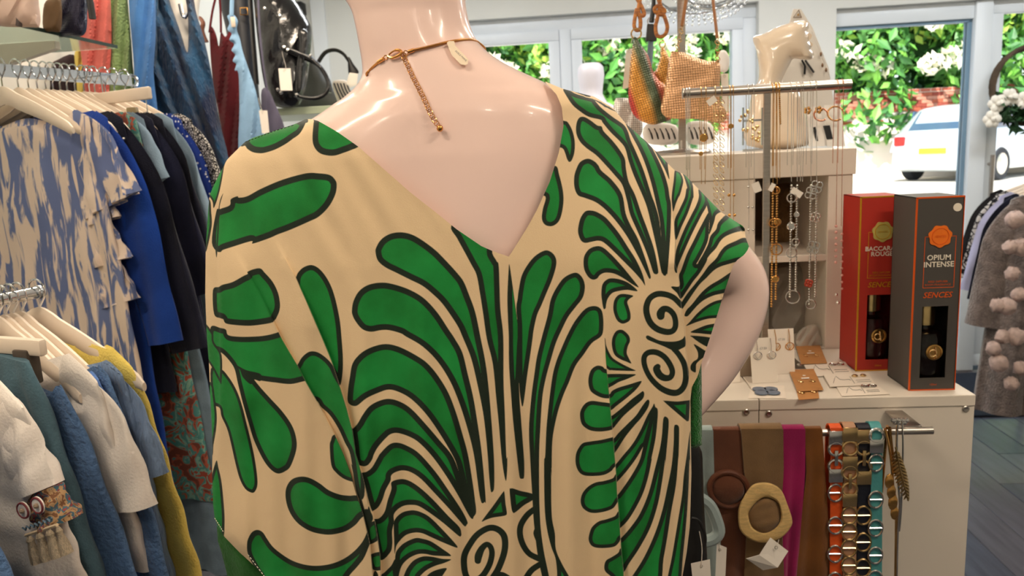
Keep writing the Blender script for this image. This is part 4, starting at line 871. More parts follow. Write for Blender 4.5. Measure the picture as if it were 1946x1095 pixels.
# burlap sack in the upper compartment, pale pouch in the lower one
q = MB(); puff(q, [(1449, 360), (1472, 350), (1520, 347), (1552, 352), (1556, 400), (1555, 462), (1548, 476), (1500, 477), (1452, 476), (1448, 420)], 1.66, 0.04, folds=(0.006, 34, 0.9))
tag(q.build('brown_sack', cloth('burlap', rgb(150, 116, 76), .4, 18, .6, 260)), 'brown burlap sack stuffed in the upper shelf compartment behind the necklaces', 'bag')
q = MB(); puff(q, [(1466, 520), (1490, 508), (1530, 505), (1552, 512), (1558, 560), (1562, 640), (1552, 654), (1500, 655), (1464, 652), (1462, 580)], 1.6, 0.025, folds=(0.006, 40, 0.4))
tag(q.build('clear_pouch', mat('clear_film', rgb(236, 232, 222), 0.12, 0, .1, 20, .3, 40, trans=0.55, ior=1.2)), 'clear plastic pouch standing in the lower shelf compartment', 'pouch')

# ------------------------------------------------------------------ the two boxed diffusers
def text_mesh(mb, txt, o, ux, uy, size, lift=None, italic=0.0, align='CENTER', bold=0.0):
    cu = bpy.data.curves.new('t', 'FONT'); cu.body = txt; cu.size = 1.0; cu.align_x = align; cu.shear = italic; cu.offset = bold; cu.resolution_u = 2
    ob = bpy.data.objects.new('t', cu); COL.objects.link(ob)
    dg = bpy.context.evaluated_depsgraph_get(); me = bpy.data.meshes.new_from_object(ob.evaluated_get(dg))
    o = np.array(o, float); ux = np.array(ux, float); uy = np.array(uy, float); n = np.cross(ux, uy); n /= np.linalg.norm(n)
    if lift is None: lift = 0.0004
    v = [o + ux * (p.co.x * size) + uy * (p.co.y * size) + n * lift for p in me.vertices]
    mb.add(v, [tuple(f.vertices) for f in me.polygons])
    bpy.data.objects.remove(ob); bpy.data.curves.remove(cu); bpy.data.meshes.remove(me)
    return mb
q = MB(); a_ = on_body(864.5, 97.5, .0068); b_ = on_body(886, 117.5, .0068); ud = (b_ - a_) / np.linalg.norm(b_ - a_); n_ = -ray(875, 107); n_ /= np.linalg.norm(n_); vd = np.cross(n_, ud)
text_mesh(q, 'ADELE MARIE', a_, ud, vd, .0026, lift=.0003, align='LEFT'); q.build('tag_lettering', M_GREYLINE, tgo, smooth=False, kind='stuff')
def diffuser(name, label, fl, wd, dp, h, m_box, m_trim, m_seal, lines, m_txt, m_bottle, blabel):
    x0, y0, z0 = fl; x1, y1, z1 = x0 + wd, y0 + dp, z0 + h
    b = thing(name, label, 'box', ((x0 + x1) / 2, (y0 + y1) / 2, z0))
    wl, wr, wb, wt = x0 + wd * .22, x0 + wd * .78, z0 + .02, z0 + h * .445
    t = .0012
    q = MB()
    q.box((x0, y0, z0), (x0 + t, y1, z1)).box((x1 - t, y0, z0), (x1, y1, z1)).box((x0, y1 - t, z0), (x1, y1, z1)).box((x0, y0, z0), (x1, y1, z0 + t)).box((x0, y0, z1 - t), (x1, y1, z1))
    q.box((x0, y0, z0), (wl, y0 + t, z1)).box((wr, y0, z0), (x1, y0 + t, z1)).box((wl, y0, z0), (wr, y0 + t, wb)).box((wl, y0, wt), (wr, y0 + t, z1))
    q.build('carton', m_box, b, smooth=False)
    e = .0016
    q = MB()
    for (xx, yy) in ((x0, y0), (x1, y0)): q.box((xx - .0006, yy - .0006, z0), (xx + (e if xx == x0 else .0006), yy + e, z1))
    q.box((x0, y0 - .0006, z1 - .002), (x1, y0 + .001, z1 + .0005)).box((x0, y0 - .0006, z0), (x1, y0 + .001, z0 + .0018))
    q.build('edge_trim', m_trim, b, smooth=False)
    MB().box((wl, y0 + .002, wb), (wr, y0 + .0024, wt)).build('window_film', M_GLASS, b, smooth=False)
    cx = (x0 + x1) / 2 + wd * .02; fz1, fz0 = z0 + h * .803, z0 + h * .54; fl_, fr = x0 + wd * .2, x0 + wd * .87; tt = .0009
    q = MB(); yf = (y0 - .0004, y0 + .0002)
    for a in ((fl_, fz0, fr, fz0 + tt), (fl_, fz1 - tt, fr, fz1), (fl_, fz0, fl_ + tt, fz1), (fr - tt, fz0, fr, fz1)): q.box((a[0], yf[0], a[1]), (a[2], yf[1], a[3]))
    q.build('label_frame', m_trim, b, smooth=False)
    q = MB(); q.prism([(cos(a) * r, sin(a) * r) for a, r in ((2 * pi * k / 40, .0165 + .0011 * sin(7 * 2 * pi * k / 40)) for k in range(40))], (cx, y0 - .0004, z0 + h * .803), (1, 0, 0), (0, 0, 1), (0, -.0012, 0))
    s_ = q.build('seal', m_seal, b, smooth=False)
    q = MB(); q.ring((cx, y0 - .0018, z0 + h * .803), .0122, .0005, (0, 1, 0), 28, 5); q.build('seal_ring', m_trim, s_)
    q = MB(); text_mesh(q, 'SENCES', (cx, y0 - .0018, z0 + h * .803 - .0016), (1, 0, 0), (0, 0, 1), .0046); q.build('seal_lettering', m_trim, s_, kind='stuff', smooth=False)
    q = MB()
    for s2, zz, sz_ in lines: text_mesh(q, s2, (cx, y0 - .0003, z0 + h * zz), (1, 0, 0), (0, 0, 1), sz_, bold=.018)
    q.build('lettering', m_txt, b, kind='stuff', smooth=False)
    q = MB(); text_mesh(q, 'SENCES', (cx, y0 - .0003, z0 + h * .49), (1, 0, 0), (0, 0, 1), .0125, italic=.25, bold=.012)
    text_mesh(q, 'REED DIFFUSER', (cx, y0 - .0003, z0 + h * .568), (1, 0, 0), (0, 0, 1), .0042); text_mesh(q, 'ROOM FRAGRANCE', (cx, y0 - .0003, z0 + h * .552), (1, 0, 0), (0, 0, 1), .0042)
    text_mesh(q, '150ml', (cx, y0 - .0003, z0 + .008), (1, 0, 0), (0, 0, 1), .0045)
    q.build('trim_lettering', m_trim, b, kind='stuff', smooth=False)
    bc = (x0 + wd * .48, y0 + .034, z0 + .0025)
    bt = thing('diffuser_bottle', blabel, 'bottle', bc)
    q = MB(); q.lathe([(.027, 0), (.029, .003), (.029, .078), (.026, .086), (.012, .091), (.0115, .096)], bc, seg=28); q.build('glass_body', m_bottle, bt)
    q = MB(); q.lathe([(.0125, .0965), (.0155, .0975), (.0155, .132), (.014, .135), (0, .135)], bc, seg=24); q.build('cap', M_PALEGOLD, bt)
    q = MB(); q.lathe([(.0125, -.0005), (.0125, .0016), (.010, .0022), (.0096, .0012), (0, .0012)], (bc[0] + .004, bc[1] - .0298, bc[2] + .058), (0, -1, 0), 28); em = q.build('emblem', M_GOLD, bt)
    q = MB(); q.ring((bc[0] + .002, bc[1] - .0318, bc[2] + .057), .0052, .0009, (0, 1, 0), 18, 5); q.tube([(bc[0] + .007, bc[1] - .0318, bc[2] + .050), (bc[0] + .005, bc[1] - .0318, bc[2] + .066)], .0009, 5); q.build('emblem_mark', M_PALEGOLD, em, kind='stuff')
    return b
M_RED = mat('red_carton', rgb(176, 44, 32), 0.5, 0, .06, 5); M_CHAR = mat('charcoal_carton', rgb(74, 70, 66), 0.55, 0, .06, 5)
M_ORANGE = mat('orange_foil', rgb(226, 92, 22), 0.4, 0.2, .05, 8); M_YELF = mat('gold_foil', rgb(226, 168, 40), 0.35, .5, .05, 8)
M_SEALY = mat('olive_seal', rgb(196, 180, 96), 0.4, 0, .1, 9); M_SEALO = mat('orange_seal', rgb(240, 118, 30), 0.4, 0, .08, 9)
M_TXTW = mat('print_cream', rgb(236, 226, 208), .6)
g0 = atZ(1727, 743, ZC); r0 = atZ(1626, 706, ZC)
M_SMOKE = mat('smoked_bottle', rgb(26, 14, 14), 0.1, 0, .1, 5, spec=.6); M_WINE = mat('wine_bottle', rgb(60, 10, 16), 0.1, 0, .1, 5, spec=.6)
diffuser('diffuser_box', 'red diffuser box with gold edges and a window, behind the charcoal box', (r0[0], r0[1], ZC + .0002), .070, .082, .298, M_RED, M_YELF, M_SEALY, (('BACCARAT', .697, .0105), ('ROUGE', .667, .0105)), M_TXTW, M_WINE, 'dark red bottle with gold cap in the red box window')
gb = diffuser('diffuser_box', 'charcoal diffuser box with orange edges on the counter corner', (g0[0], g0[1], ZC + .0002), .0685, .083, .302, M_CHAR, M_ORANGE, M_SEALO, (('OPIUM', .683, .0115), ('INTENSE', .648, .0115)), M_TXTW, M_SMOKE, 'black bottle with rose gold cap in the charcoal box window')
q = MB(); q.lathe([(.0062, 0), (.0062, .0004), (0, .0004)], (g0[0] + .0685 * .86, g0[1] - .0002, ZC + .302 * .945), (0, -1, 0), 24); q.build('round_sticker', M_TXTW, gb)['label'] = 'small white round sticker'

# ------------------------------------------------------------------ necklace stand with a T bar
YT = 1.36
tz = float(atY(1458, 169, YT)[2]); tx = float(atY(1456, 400, YT)[0])
ts = thing('necklace_stand', 'brushed steel T bar stand on the counter hung with necklaces', 'stand', (tx, YT, ZC))
q = MB(); q.box((tx - .0055, YT - .003, ZC + .004), (tx + .0055, YT + .003, tz)); q.build('post', M_STEEL, ts, smooth=False)
q = MB(); q.box((tx - .06, YT - .045, ZC), (tx + .06, YT + .045, ZC + .004), .001); q.build('base', M_STEEL, ts, smooth=False)
bx0, bx1 = float(atY(1301, 178, YT)[0]), float(atY(1617, 161, YT)[0])
q = MB(); q.tube([(bx0, YT, tz), (bx1, YT, tz)], .0082, 16); q.build('cross_bar', M_STEEL, ts)
q = MB(); q.lathe([(.0086, 0), (.0092, .001), (.0092, .003), (0, .0035)], (bx0 - .001, YT, tz), (-1, 0, 0), 16); q.build('end_cap', M_STEEL, ts)
M_TINT = {'gold': M_GOLD, 'pale': M_PALEGOLD, 'silver': M_SILVER, 'rose': mat('rose_gold', rgb(224, 160, 130), .25, 1, .1, 50)}
def nx(px, py): return atY(px, py, YT - .0095)
def strand(mb, pts, r=.00055): mb.tube([nx(*p) for p in pts], r, 5)
def over(mb, px, r=.0006):
    x = float(nx(px, 170)[0]); mb.tube([(x, YT + .0095 * sin(a), tz + .0095 * cos(a)) for a in np.linspace(-pi / 2, pi / 2, 9)], r, 5); mb.tube([(x, YT + .0095, tz), (x, YT + .0095, tz - .13)], r, 5)
def beads(mb, pts, r, gap):
    P = np.array([nx(*p) for p in pts]); s = np.r_[0, np.cumsum(np.linalg.norm(np.diff(P, axis=0), axis=1))]
    for u in np.arange(0, s[-1], gap): mb.ball([np.interp(u, s, P[:, i]) for i in range(3)], r, 7)
def necklace(lab, bar_px, color, build):
    c = nx(bar_px[0], 170); n = thing('necklace', lab, 'necklace', (c[0], YT, tz - .2), 'necklaces on the T bar')
    build(n, M_TINT[color], bar_px)
    return n
def part(n, name, m, fn, **kw):
    q = MB(); fn(q); return q.build(name, m, n, **kw)
def simple(ends, beads_at=(), br=.002, pend=None, pm=None):
    def f(n, m, bp):
        def ch(q):
            for x, e in zip(bp, ends): over(q, x); strand(q, [(x, 168), (x + .3, (168 + e[1]) / 2), e])
        part(n, 'chain', m, ch)
        for b in beads_at:
            part(n, 'bead', m, lambda q: q.ball(nx(*b), br, 10))
        if pend: pend(n, m)
    return f
def disc_at(px, py, r, name='pendant', th=.0012):
    def f(n, m): part(n, name, m, lambda q: q.lathe([(0, -th), (r * .8, -th), (r, 0), (r * .8, th), (0, th)], nx(px, py), (0, -1, 0), 16))
    return f
def tagm(px, py, w_, h_, ang):
    def f(n, m):
        c = nx(px, py) - np.array([0, .003, 0]); u = np.array([cos(ang), 0, sin(ang)]); v = np.array([-sin(ang), 0, cos(ang)])
        part(n, 'price_tag', M_TAG, lambda q: q.prism([(-w_, -h_), (w_, -h_), (w_, h_), (-w_, h_)], c, u, v, (0, -.0006, 0)), smooth=False)
    return f
def both(*fs):
    def f(n, m):
        for g in fs: g(n, m)
    return f
necklace('fine silvery chain necklace hanging from the left end of the steel bar', (1306, 1311), 'silver', simple(((1306, 420), (1310, 420))))
necklace('gold cord necklace with a flat leaf pendant, second along the bar', (1333, 1342), 'gold', simple(((1333, 350), (1340, 350)), (), .002, both(disc_at(1337, 262, .007), disc_at(1332, 292, .004, 'knot'))))
def clip_chain(n, m, bp):
    def ch(q):
        for x in bp:
            over(q, x); strand(q, [(x, 168), (x, 186)])
            for k in range(19):
                c = nx(x, 192 + k * 12.0); q.ring(c, .0048, .0006, (0, 1, 0) if k % 2 == 0 else (.6, .8, 0), 12, 5, .42, 1.15)
    part(n, 'link_chain', m, ch, kind='stuff')
    tagm(1352, 192, .008, .0055, .6)(n, m)
necklace('gold paperclip link chain with a small white tag on the bar', (1360, 1372), 'pale', clip_chain)
necklace('fine gold chain with little round bead pairs, hanging to the shelf edge', (1388, 1394), 'gold', simple(((1388, 425), (1394, 425)), ((1385, 371), (1395, 371), (1386, 409), (1396, 409)), .0028, both(disc_at(1389, 240, .0045))))
necklace('fine silver chain with pearl dots and a white tag left of the post', (1423, 1433), 'silver', simple(((1423, 445), (1433, 445)), ((1422, 355), (1422, 394), (1430, 394), (1422, 437), (1431, 437)), .0022, tagm(1437, 356, .0065, .0085, .35)))
def charm_strand(lab, bp, color, ys, charms, tagp=None, low=None):
    def f(n, m, b):
        def ch(q):
            for x in b: over(q, x); strand(q, [(x, 168), (x, ys[0])])
        part(n, 'chain', m, ch)
        def bd(q):
            for k, x in enumerate(b): beads(q, [(x, ys[0] + 8), (x - 1.5, (ys[0] + ys[1]) / 2), (x - 3, ys[1] - 14 * k)], .0021, .0044)
        part(n, 'bead_strand', m, bd, kind='stuff')
        for (x, y, r, kind) in charms:
            if kind == 'ring': part(n, 'ring_charm', m, lambda q: q.ring(nx(x, y) - np.array([0, .002, 0]), r, .0011, (.2, 1, 0), 18, 6))
            elif kind == 'coin': part(n, 'coin_charm', m, lambda q: q.lathe([(0, -.001), (r * .85, -.001), (r, 0), (r * .8, .0016), (r * .7, .0008), (0, .0008)], nx(x, y) - np.array([0, .002, 0]), (0, -1, 0), 18))
            else:
                def cl(q):
                    for a in range(4): q.ring(nx(x, y) + np.array([cos(a * pi / 2 + .5) * r * .6, -.002, sin(a * pi / 2 + .5) * r * .6]), r * .5, .0009 if kind == 'clover' else .0018, (0, 1, 0), 12, 5)
                part(n, 'clover_charm', mat('red_enamel', rgb(170, 60, 40), .3) if kind == 'red' else m, cl)
        if tagp: tagm(*tagp)(n, m)
    necklace(lab, bp, color, f)
charm_strand('chunky gold bead necklace with round coin charms right of the post', (1469, 1477), 'gold', (350, 585), ((1474, 362, .006, 'ring'), (1470, 424, .0075, 'ring'), (1477, 422, .0065, 'coin'), (1475, 474, .0095, 'ring'), (1473, 530, .0065, 'coin')), (1466, 356, .004, .007, -.5))
charm_strand('silver bead necklace with ring charms and a tilted white tag', (1504, 1515), 'silver', (345, 565), ((1504, 376, .0075, 'ring'), (1503, 430, .0075, 'coin'), (1513, 408, .005, 'coin'), (1503, 480, .0085, 'ring'), (1511, 460, .006, 'ring'), (1506, 564, .0115, 'ring')), (1513, 366, .010, .0055, -.6))
charm_strand('silver bead necklace with open clover charms and one red clover', (1541, 1552), 'silver', (345, 580), ((1541, 367, .010, 'clover'), (1551, 355, .010, 'clover'), (1549, 413, .008, 'clover'), (1545, 470, .0105, 'clover'), (1536, 538, .006, 'red'), (1540, 578, .008, 'ring')))
def tassel(n, m, bp):
    part(n, 'chain', m, lambda q: [over(q, x, .0009) for x in bp] and None)
    part(n, 'chain_tail', m, lambda q: beads(q, [(1481, 172), (1483, 238)], .0019, .0032), kind='stuff')
    part(n, 'loop_chain', m, lambda q: [strand(q, [(x, 165), (x, 340)]) for x in bp] and None)
necklace('gold curb chain necklace with a short tail draped over the bar by the post', (1475, 1482), 'gold', tassel)
def pearls(n, m, bp):
    part(n, 'chain', m, lambda q: [(over(q, x), strand(q, [(x, 165), (x - 4, 430)])) for x in bp] and None)
    pk = mat('pink_pearl', rgb(214, 160, 150), .25)
    part(n, 'pearl_strand', pk, lambda q: (beads(q, [(1589, 430), (1588, 500)], .0027, .0105), beads(q, [(1600, 445), (1600, 560)], .0024, .012)) and None, kind='stuff')
    part(n, 'crystal_drop', M_SILVER, lambda q: q.ball(nx(1592, 575), .0035, 8))
    part(n, 'crystal_drop', M_SILVER, lambda q: q.ball(nx(1589, 560), .003, 8))
necklace('very fine chain with spaced pink pearls at the right end of the bar', (1593, 1603), 'rose', pearls)
necklace('plain fine silver chain between the gold curb chain and the pearl chain', (1523, 1527), 'silver', simple(((1521, 345), (1525, 345))))

# ------------------------------------------------------------------ small cards on the counter
def card_up(name, label, q4, lean, m, thick=.0008):
    """a card standing on the counter: four picture corners on the real card, leaning back"""
    base = atZ((q4[3][0] + q4[2][0]) / 2, (q4[3][1] + q4[2][1]) / 2, ZC + .0005); d = float((base - CAM) @ FW)
    P = [PT(q4[0][0], q4[0][1], d + lean), PT(q4[1][0], q4[1][1], d + lean), PT(q4[2][0], q4[2][1], d), PT(q4[3][0], q4[3][1], d)]
    c = thing(name, label, 'card', base)
    n = np.cross(P[1] - P[0], P[3] - P[0]); n /= np.linalg.norm(n); n *= thick
    q = MB(); q.add(P + [p + n for p in P], [(0, 1, 2, 3), (7, 6, 5, 4), (0, 4, 5, 1), (1, 5, 6, 2), (2, 6, 7, 3), (3, 7, 4, 0)]); q.build('card', m, c, smooth=False)
    def at(u, v, lift=-.0012):
        p = P[0] * (1 - u) * (1 - v) + P[1] * u * (1 - v) + P[2] * u * v + P[3] * (1 - u) * v
        return p + n / thick * lift * np.sign(n[1]) * (1 if n[1] > 0 else 1)
    ux = (P[1] - P[0]); uy = P[0] - P[3]
    return c, at, ux / np.linalg.norm(ux), uy / np.linalg.norm(uy)
def flat_card(name, label, q4, m, z=.0006, kids=None):
    P = [atZ(p[0], p[1], ZC + z) for p in q4]
    c = thing(name, label, 'card', np.mean(P, axis=0))
    q = MB(); q.add(P + [p - np.array([0, 0, .0005]) for p in P], [(0, 1, 2, 3), (7, 6, 5, 4), (0, 4, 5, 1), (1, 5, 6, 2), (2, 6, 7, 3), (3, 7, 4, 0)]); q.build('card', m, c, smooth=False)
    return c, P
M_CARD = mat('white_card', rgb(236, 224, 210), .6, 0, .03, 9); M_KRAFT = mat('kraft_card', rgb(184, 128, 74), .7, 0, .12, 40)
for lab, q4, mm, nm in (('white earring card with silver tree of life drops, standing in front', ((1424, 643), (1473, 641), (1478, 727), (1430, 729)), M_SILVER, 'silver'), ('white earring card with gold tree of life drops, standing behind the silver pair', ((1459, 626), (1508, 624), (1511, 710), (1466, 712)), M_GOLD, 'gold')):
    c, at, ux, uy = card_up('earring_card', lab, q4, .012, M_CARD)
    for u in (.26, .80):
        e = MB(); yy = .40; e.ring(at(u, yy, -.003), .0068, .0008, (0, 1, .1), 20, 6); 
        for a in (.5, 1.57, 2.6): e.tube([at(u, yy, -.003) + np.array([0, 0, -.006]), at(u, yy, -.003) + np.array([cos(a) * .006, 0, sin(a) * .006])], .0005, 5)
        e.tube([at(u, .0 + yy - .085, -.003), at(u, .18, -.004), at(u - .02, .02, -.003)], .0007, 6); e.build('earring', mm, c)
    q = MB(); text_mesh(q, '\u00a37.50', at(.5, .26, -.0014), ux, uy, .0052); q.build('price_lettering', M_GREYLINE, c, smooth=False, kind='stuff')
c, P = flat_card('clover_card', 'flat white card with a grey blue four leaf clover, at the counter edge', ((1428, 733), (1490, 733), (1494, 757), (1422, 757)), M_CARD, .001)
q = MB(); cc_ = atZ(1456, 744, ZC + .002)
for a in range(4): q.lathe([(0, 0), (.0105, 0), (.0112, .001), (.0105, .002), (0, .002)], cc_ + np.array([cos(a * pi / 2 + .75) * .0125, sin(a * pi / 2 + .75) * .0125, 0]), (0, 0, 1), 18)
q.build('clover', mat('blue_grey_enamel', rgb(92, 106, 128), .35), c, sharp=30)
def kraft(lab, q4, z):
    c, P = flat_card('kraft_card', lab, q4, M_KRAFT, z)
    P = np.array(P); ux = (P[1] - P[0]); L = np.linalg.norm(ux); ux /= L; uy = (P[0] - P[3]); uy /= np.linalg.norm(uy); m_ = P.mean(0) + np.array([0, 0, .0006])
    n = np.cross(ux, uy); n /= np.linalg.norm(n); m_ = m_ + n * .0004
    q = MB(); q.prism([(-.0065, -.0028), (.0065, -.0028), (.0065, .0028), (-.0065, .0028)], m_ + uy * .004, ux, uy, n * .0003); q.build('price_sticker', M_TAG, c, smooth=False)
    q = MB(); q.lathe([(.0026, 0), (.0026, .0006), (0, .0006)], m_ + uy * .018, n, 12); q.build('hole_ring', M_CARD, c)
    for sg in (-1, 1):
        q = MB(); q.ring(m_ - uy * .012 + ux * sg * .010, .0048, .0007, n + ux * .3, 16, 5); q.ring(m_ - uy * .013 + ux * sg * .010, .0028, .0006, n, 12, 5); q.build('earring', M_PALEGOLD, c)
kraft('kraft brown earring card lying furthest back, by the red box', ((1512, 658), (1558, 656), (1572, 690), (1523, 692)), .004)
kraft('kraft brown earring card lying at the front edge of the counter, under another', ((1510, 728), (1551, 725), (1557, 757), (1518, 760)), .0012)
kraft('kraft brown earring card lying on top of the front one', ((1499, 703), (1546, 701), (1565, 741), (1515, 744)), .0035)
def script_card(lab, q4, z, orn):
    c, P = flat_card('jewellery_card', lab, q4, M_CARD, z)
    P = np.array(P); ux = P[1] - P[0]; W = np.linalg.norm(ux); ux /= W; uy = P[0] - P[3]; H = np.linalg.norm(uy); uy /= H; n = np.cross(ux, uy); n /= np.linalg.norm(n); m_ = P.mean(0) + n * .0006
    q = MB(); q.tube([m_ + ux * a * W + uy * b * H for a, b in ((-.38, -.25), (-.3, .1), (-.24, .28), (-.2, 0), (-.12, -.05), (-.02, -.02), (.02, -.1))], .0003, 5); q.tube([m_ + ux * .05 * W + uy * b * H for b in (.2, -.35)], .0003, 5)
    for b in (-.12, -.26): q.tube([m_ + ux * (.12 * W) + uy * b * H, m_ + ux * (.42 * W) + uy * b * H], .0003, 5)
    q.build('handwritten_script', M_GREYLINE, c, kind='stuff')
    for a in (.16, .34):
        q = MB()
        if orn == 'ring':
            q.ring(m_ + ux * a * W + uy * .25 * H + n * .001, .0055, .0011, n, 16, 5); q.ring(m_ + ux * a * W + uy * .25 * H + n * .001, .0025, .0009, n, 10, 5)
            q.build('earring', M_SILVER, c)
        else:
            q.lathe([(.0045, 0), (.005, .0012), (.003, .003), (0, .0034)], m_ + ux * a * W + uy * .2 * H, n, 14); q.build('earring', M_PALEGOLD, c)
script_card('white card with grey script and silver earrings, furthest back beside the red box', ((1526, 690), (1606, 687), (1622, 712), (1540, 716)), .0022, 'ring')
script_card('white card with grey script and pale gold studs, middle of the fan', ((1564, 712), (1650, 708), (1664, 731), (1578, 735)), .0034, 'stud')
script_card('white card with grey script and silver rosettes, front of the fan', ((1588, 733), (1664, 729), (1690, 749), (1600, 753)), .0016, 'ring')
q = MB(); puff(q, [(1512, 640), (1528, 622), (1552, 618), (1560, 640), (1566, 656), (1540, 660), (1518, 662)], 1.475, .006, folds=(.003, 16, .6)); tag(q.build('clear_bag', MATS['clear_film']), 'small crumpled clear bag behind the kraft earring cards', 'bag')
for px, py, r in ((1516, 692, .0035), (1524, 694, .003)):
    pass
q = MB(); q.lathe([(.003, 0), (.0042, .003), (.003, .006), (0, .007)], atZ(1518, 697, ZC), seg=10); tag(q.build('silver_stud', M_SILVER), 'shiny silver stud between the kraft cards', 'earring')
# grey card block and folded white card beside the elbow
q = MB(); p0 = atZ(1408, 716, ZC); q.box((p0[0] - .004, p0[1], ZC + .0003), (p0[0] + .034, p0[1] + .012, ZC + .038), .0006); tag(q.build('card_holder', mat('taupe_card', rgb(158, 142, 124), .6)), 'taupe block card holder behind the silver earring card', 'holder')
def tent(lab, q4):
    c, at, ux, uy = card_up('white_card', lab, q4, .006, M_CARD)
tent('blank white card propped on the counter right beside the mannequin elbow', ((1372, 700), (1405, 668), (1407, 726), (1378, 729)))
# ------------------------------------------------------------------ rail on the counter front with scarves and belts
YR = 1.10
rz = float(atY(1690, 820, YR)[2]); rx1 = float(atY(1772, 820, YR)[0]); rx0 = float(atY(1250, 828, YR)[0])
rail = thing('display_rail', 'steel rail on brackets along the counter front holding scarves and belts', 'rail', ((rx0 + rx1) / 2, YR, rz))
q = MB(); q.tube([(rx0, YR, rz), (rx1, YR, rz)], .0055, 14); q.build('bar', M_STEEL, rail)
for px in (1735, 1290):
    x = float(atY(px, 815, YR)[0]); q = MB(); q.box((x - .013, YR, rz + .004), (x + .013, YF - .0015, rz + .0075), .0008); q.build('bracket', M_STEEL, rail)
def drape(name, label, cat, left, right, m, yoff=0.0, group=None, wave=.004, back=.35, th=.0035, parent_only=False, nseg=14):
    """cloth folded over the rail: left and right picture edges of its front fall"""
    yf = YR - .0075 - yoff
    Lp = np.array(left, float); Rp = np.array(right, float)
    def rowpts(t):
        y = Lp[0, 1] + (Lp[-1, 1] - Lp[0, 1]) * t
        xl = np.interp(y, Lp[:, 1], Lp[:, 0]); xr = np.interp(y, Rp[:, 1], Rp[:, 0])
        return atY(xl, y, yf), atY(xr, y, yf)
    rows = []
    a0, b0 = rowpts(0)
    a0 = a0 * np.array([1, 0, 0]); b0 = b0 * np.array([1, 0, 0])
    for t in np.linspace(1, 0, 4):
        rows.append([(a0[0] + (b0[0] - a0[0]) * u, YR + .0085 + yoff + .001 * sin(9 * u), rz - back * t) for u in np.linspace(0, 1, nseg)])
    for a in np.linspace(pi / 2, -pi / 2, 7)[1:-1]:
        rows.append([(a0[0] + (b0[0] - a0[0]) * u, YR + (.0085 + yoff) * sin(a), rz + (.0085 + yoff) * cos(a)) for u in np.linspace(0, 1, nseg)])
    for t in np.linspace(0, 1, 20):
        a, b = rowpts(t)
        rows.append([a + (b - a) * u - np.array([0, wave * t * (.4 + sin(u * 9 + t * 2.3 + a[0] * 40)), 0]) for u in np.linspace(0, 1, nseg)])
    q = MB(); n = len(rows)
    P = np.array(rows); nr = np.zeros_like(P)
    du = np.gradient(P, axis=1); dv = np.gradient(P, axis=0); nr = np.cross(du, dv); nr /= np.linalg.norm(nr, axis=2)[..., None] + 1e-12
    A = P + nr * th / 2; B = P - nr * th / 2
    full = [list(A[i]) + list(B[i][::-1]) for i in range(n)]
    q.grid(full, closed_u=True, cap=True)
    return q, P
SC = 'scarves over the counter rail'
def scarf(label, left, right, c, yoff=0.0, var=.25, th=.0035, wave=.004):
    t = thing('scarf', label, 'scarf', (0.2, YR, rz), SC)
    q, P = drape('scarf', label, 'scarf', left, right, cloth('wool_' + label.split()[0], c, var, 14, .15, 700, sheen=.3), yoff, th=th, wave=wave); q.build('cloth', MATS['wool_' + label.split()[0]], t)
    return t
EB = 1180
scarf('tan brown wool scarf, between the magenta scarf and the orange belt', [(1529, 816), (1532, 900), (1518, 1000), (1506, EB)], [(1562, 817), (1567, 900), (1574, 1000), (1580, EB)], rgb(124, 74, 24))
scarf('magenta wool scarf, between taupe and tan brown scarves', [(1486, 816), (1486, 900), (1484, 960), (1486, EB)], [(1530, 816), (1529, 900), (1520, 1000), (1506, EB)], rgb(160, 20, 90), .003)
s_b = scarf('dark brown wool scarf gathered by a round leather ring', [(1354, 818), (1357, 900), (1352, 960), (1368, EB)], [(1412, 818), (1420, 900), (1424, 960), (1412, EB)], rgb(110, 66, 46), .002)
s_t = scarf('taupe wool scarf pulled through a straw ring', [(1408, 816), (1414, 900), (1422, 960), (1410, EB)], [(1488, 815), (1489, 900), (1484, 960), (1492, EB)], rgb(134, 104, 70), .006)
scarf('light blue grey scarf hanging knotted beside the dress', [(1322, 818), (1326, 900), (1330, 1000), (1330, EB)], [(1355, 818), (1357, 940), (1368, 1010), (1376, EB)], rgb(160, 176, 176), .004)
q = MB(); q.tube(smooth_line(pxl([(1330, 946), (1348, 960), (1360, 985), (1366, 1010), (1356, 1024), (1338, 1030)], 1.105), 4), .009, 8); tag(q.build('scarf_knot', MATS['wool_light']), 'twisted knot of light blue grey cloth tied around the light blue scarf', 'knot')
# leather ring with the scarf bulging through
c0 = atY(1385, 930, YR - .016); lr = thing('scarf_ring', 'round brown leather ring holding the dark brown scarf', 'ring', c0)
q = MB(); q.ring(c0, .0265, .0042, (0, 1, .05), 30, 8, 1.0, 1.12); q.build('rim', mat('brown_leather', rgb(108, 62, 42), .5, 0, .2, 20), lr)
q = MB(); q.ball(c0 + np.array([0, .003, 0]), .0245, 20, 1, .42, 1.05); q.build('gathered_cloth', MATS['wool_dark'], lr)
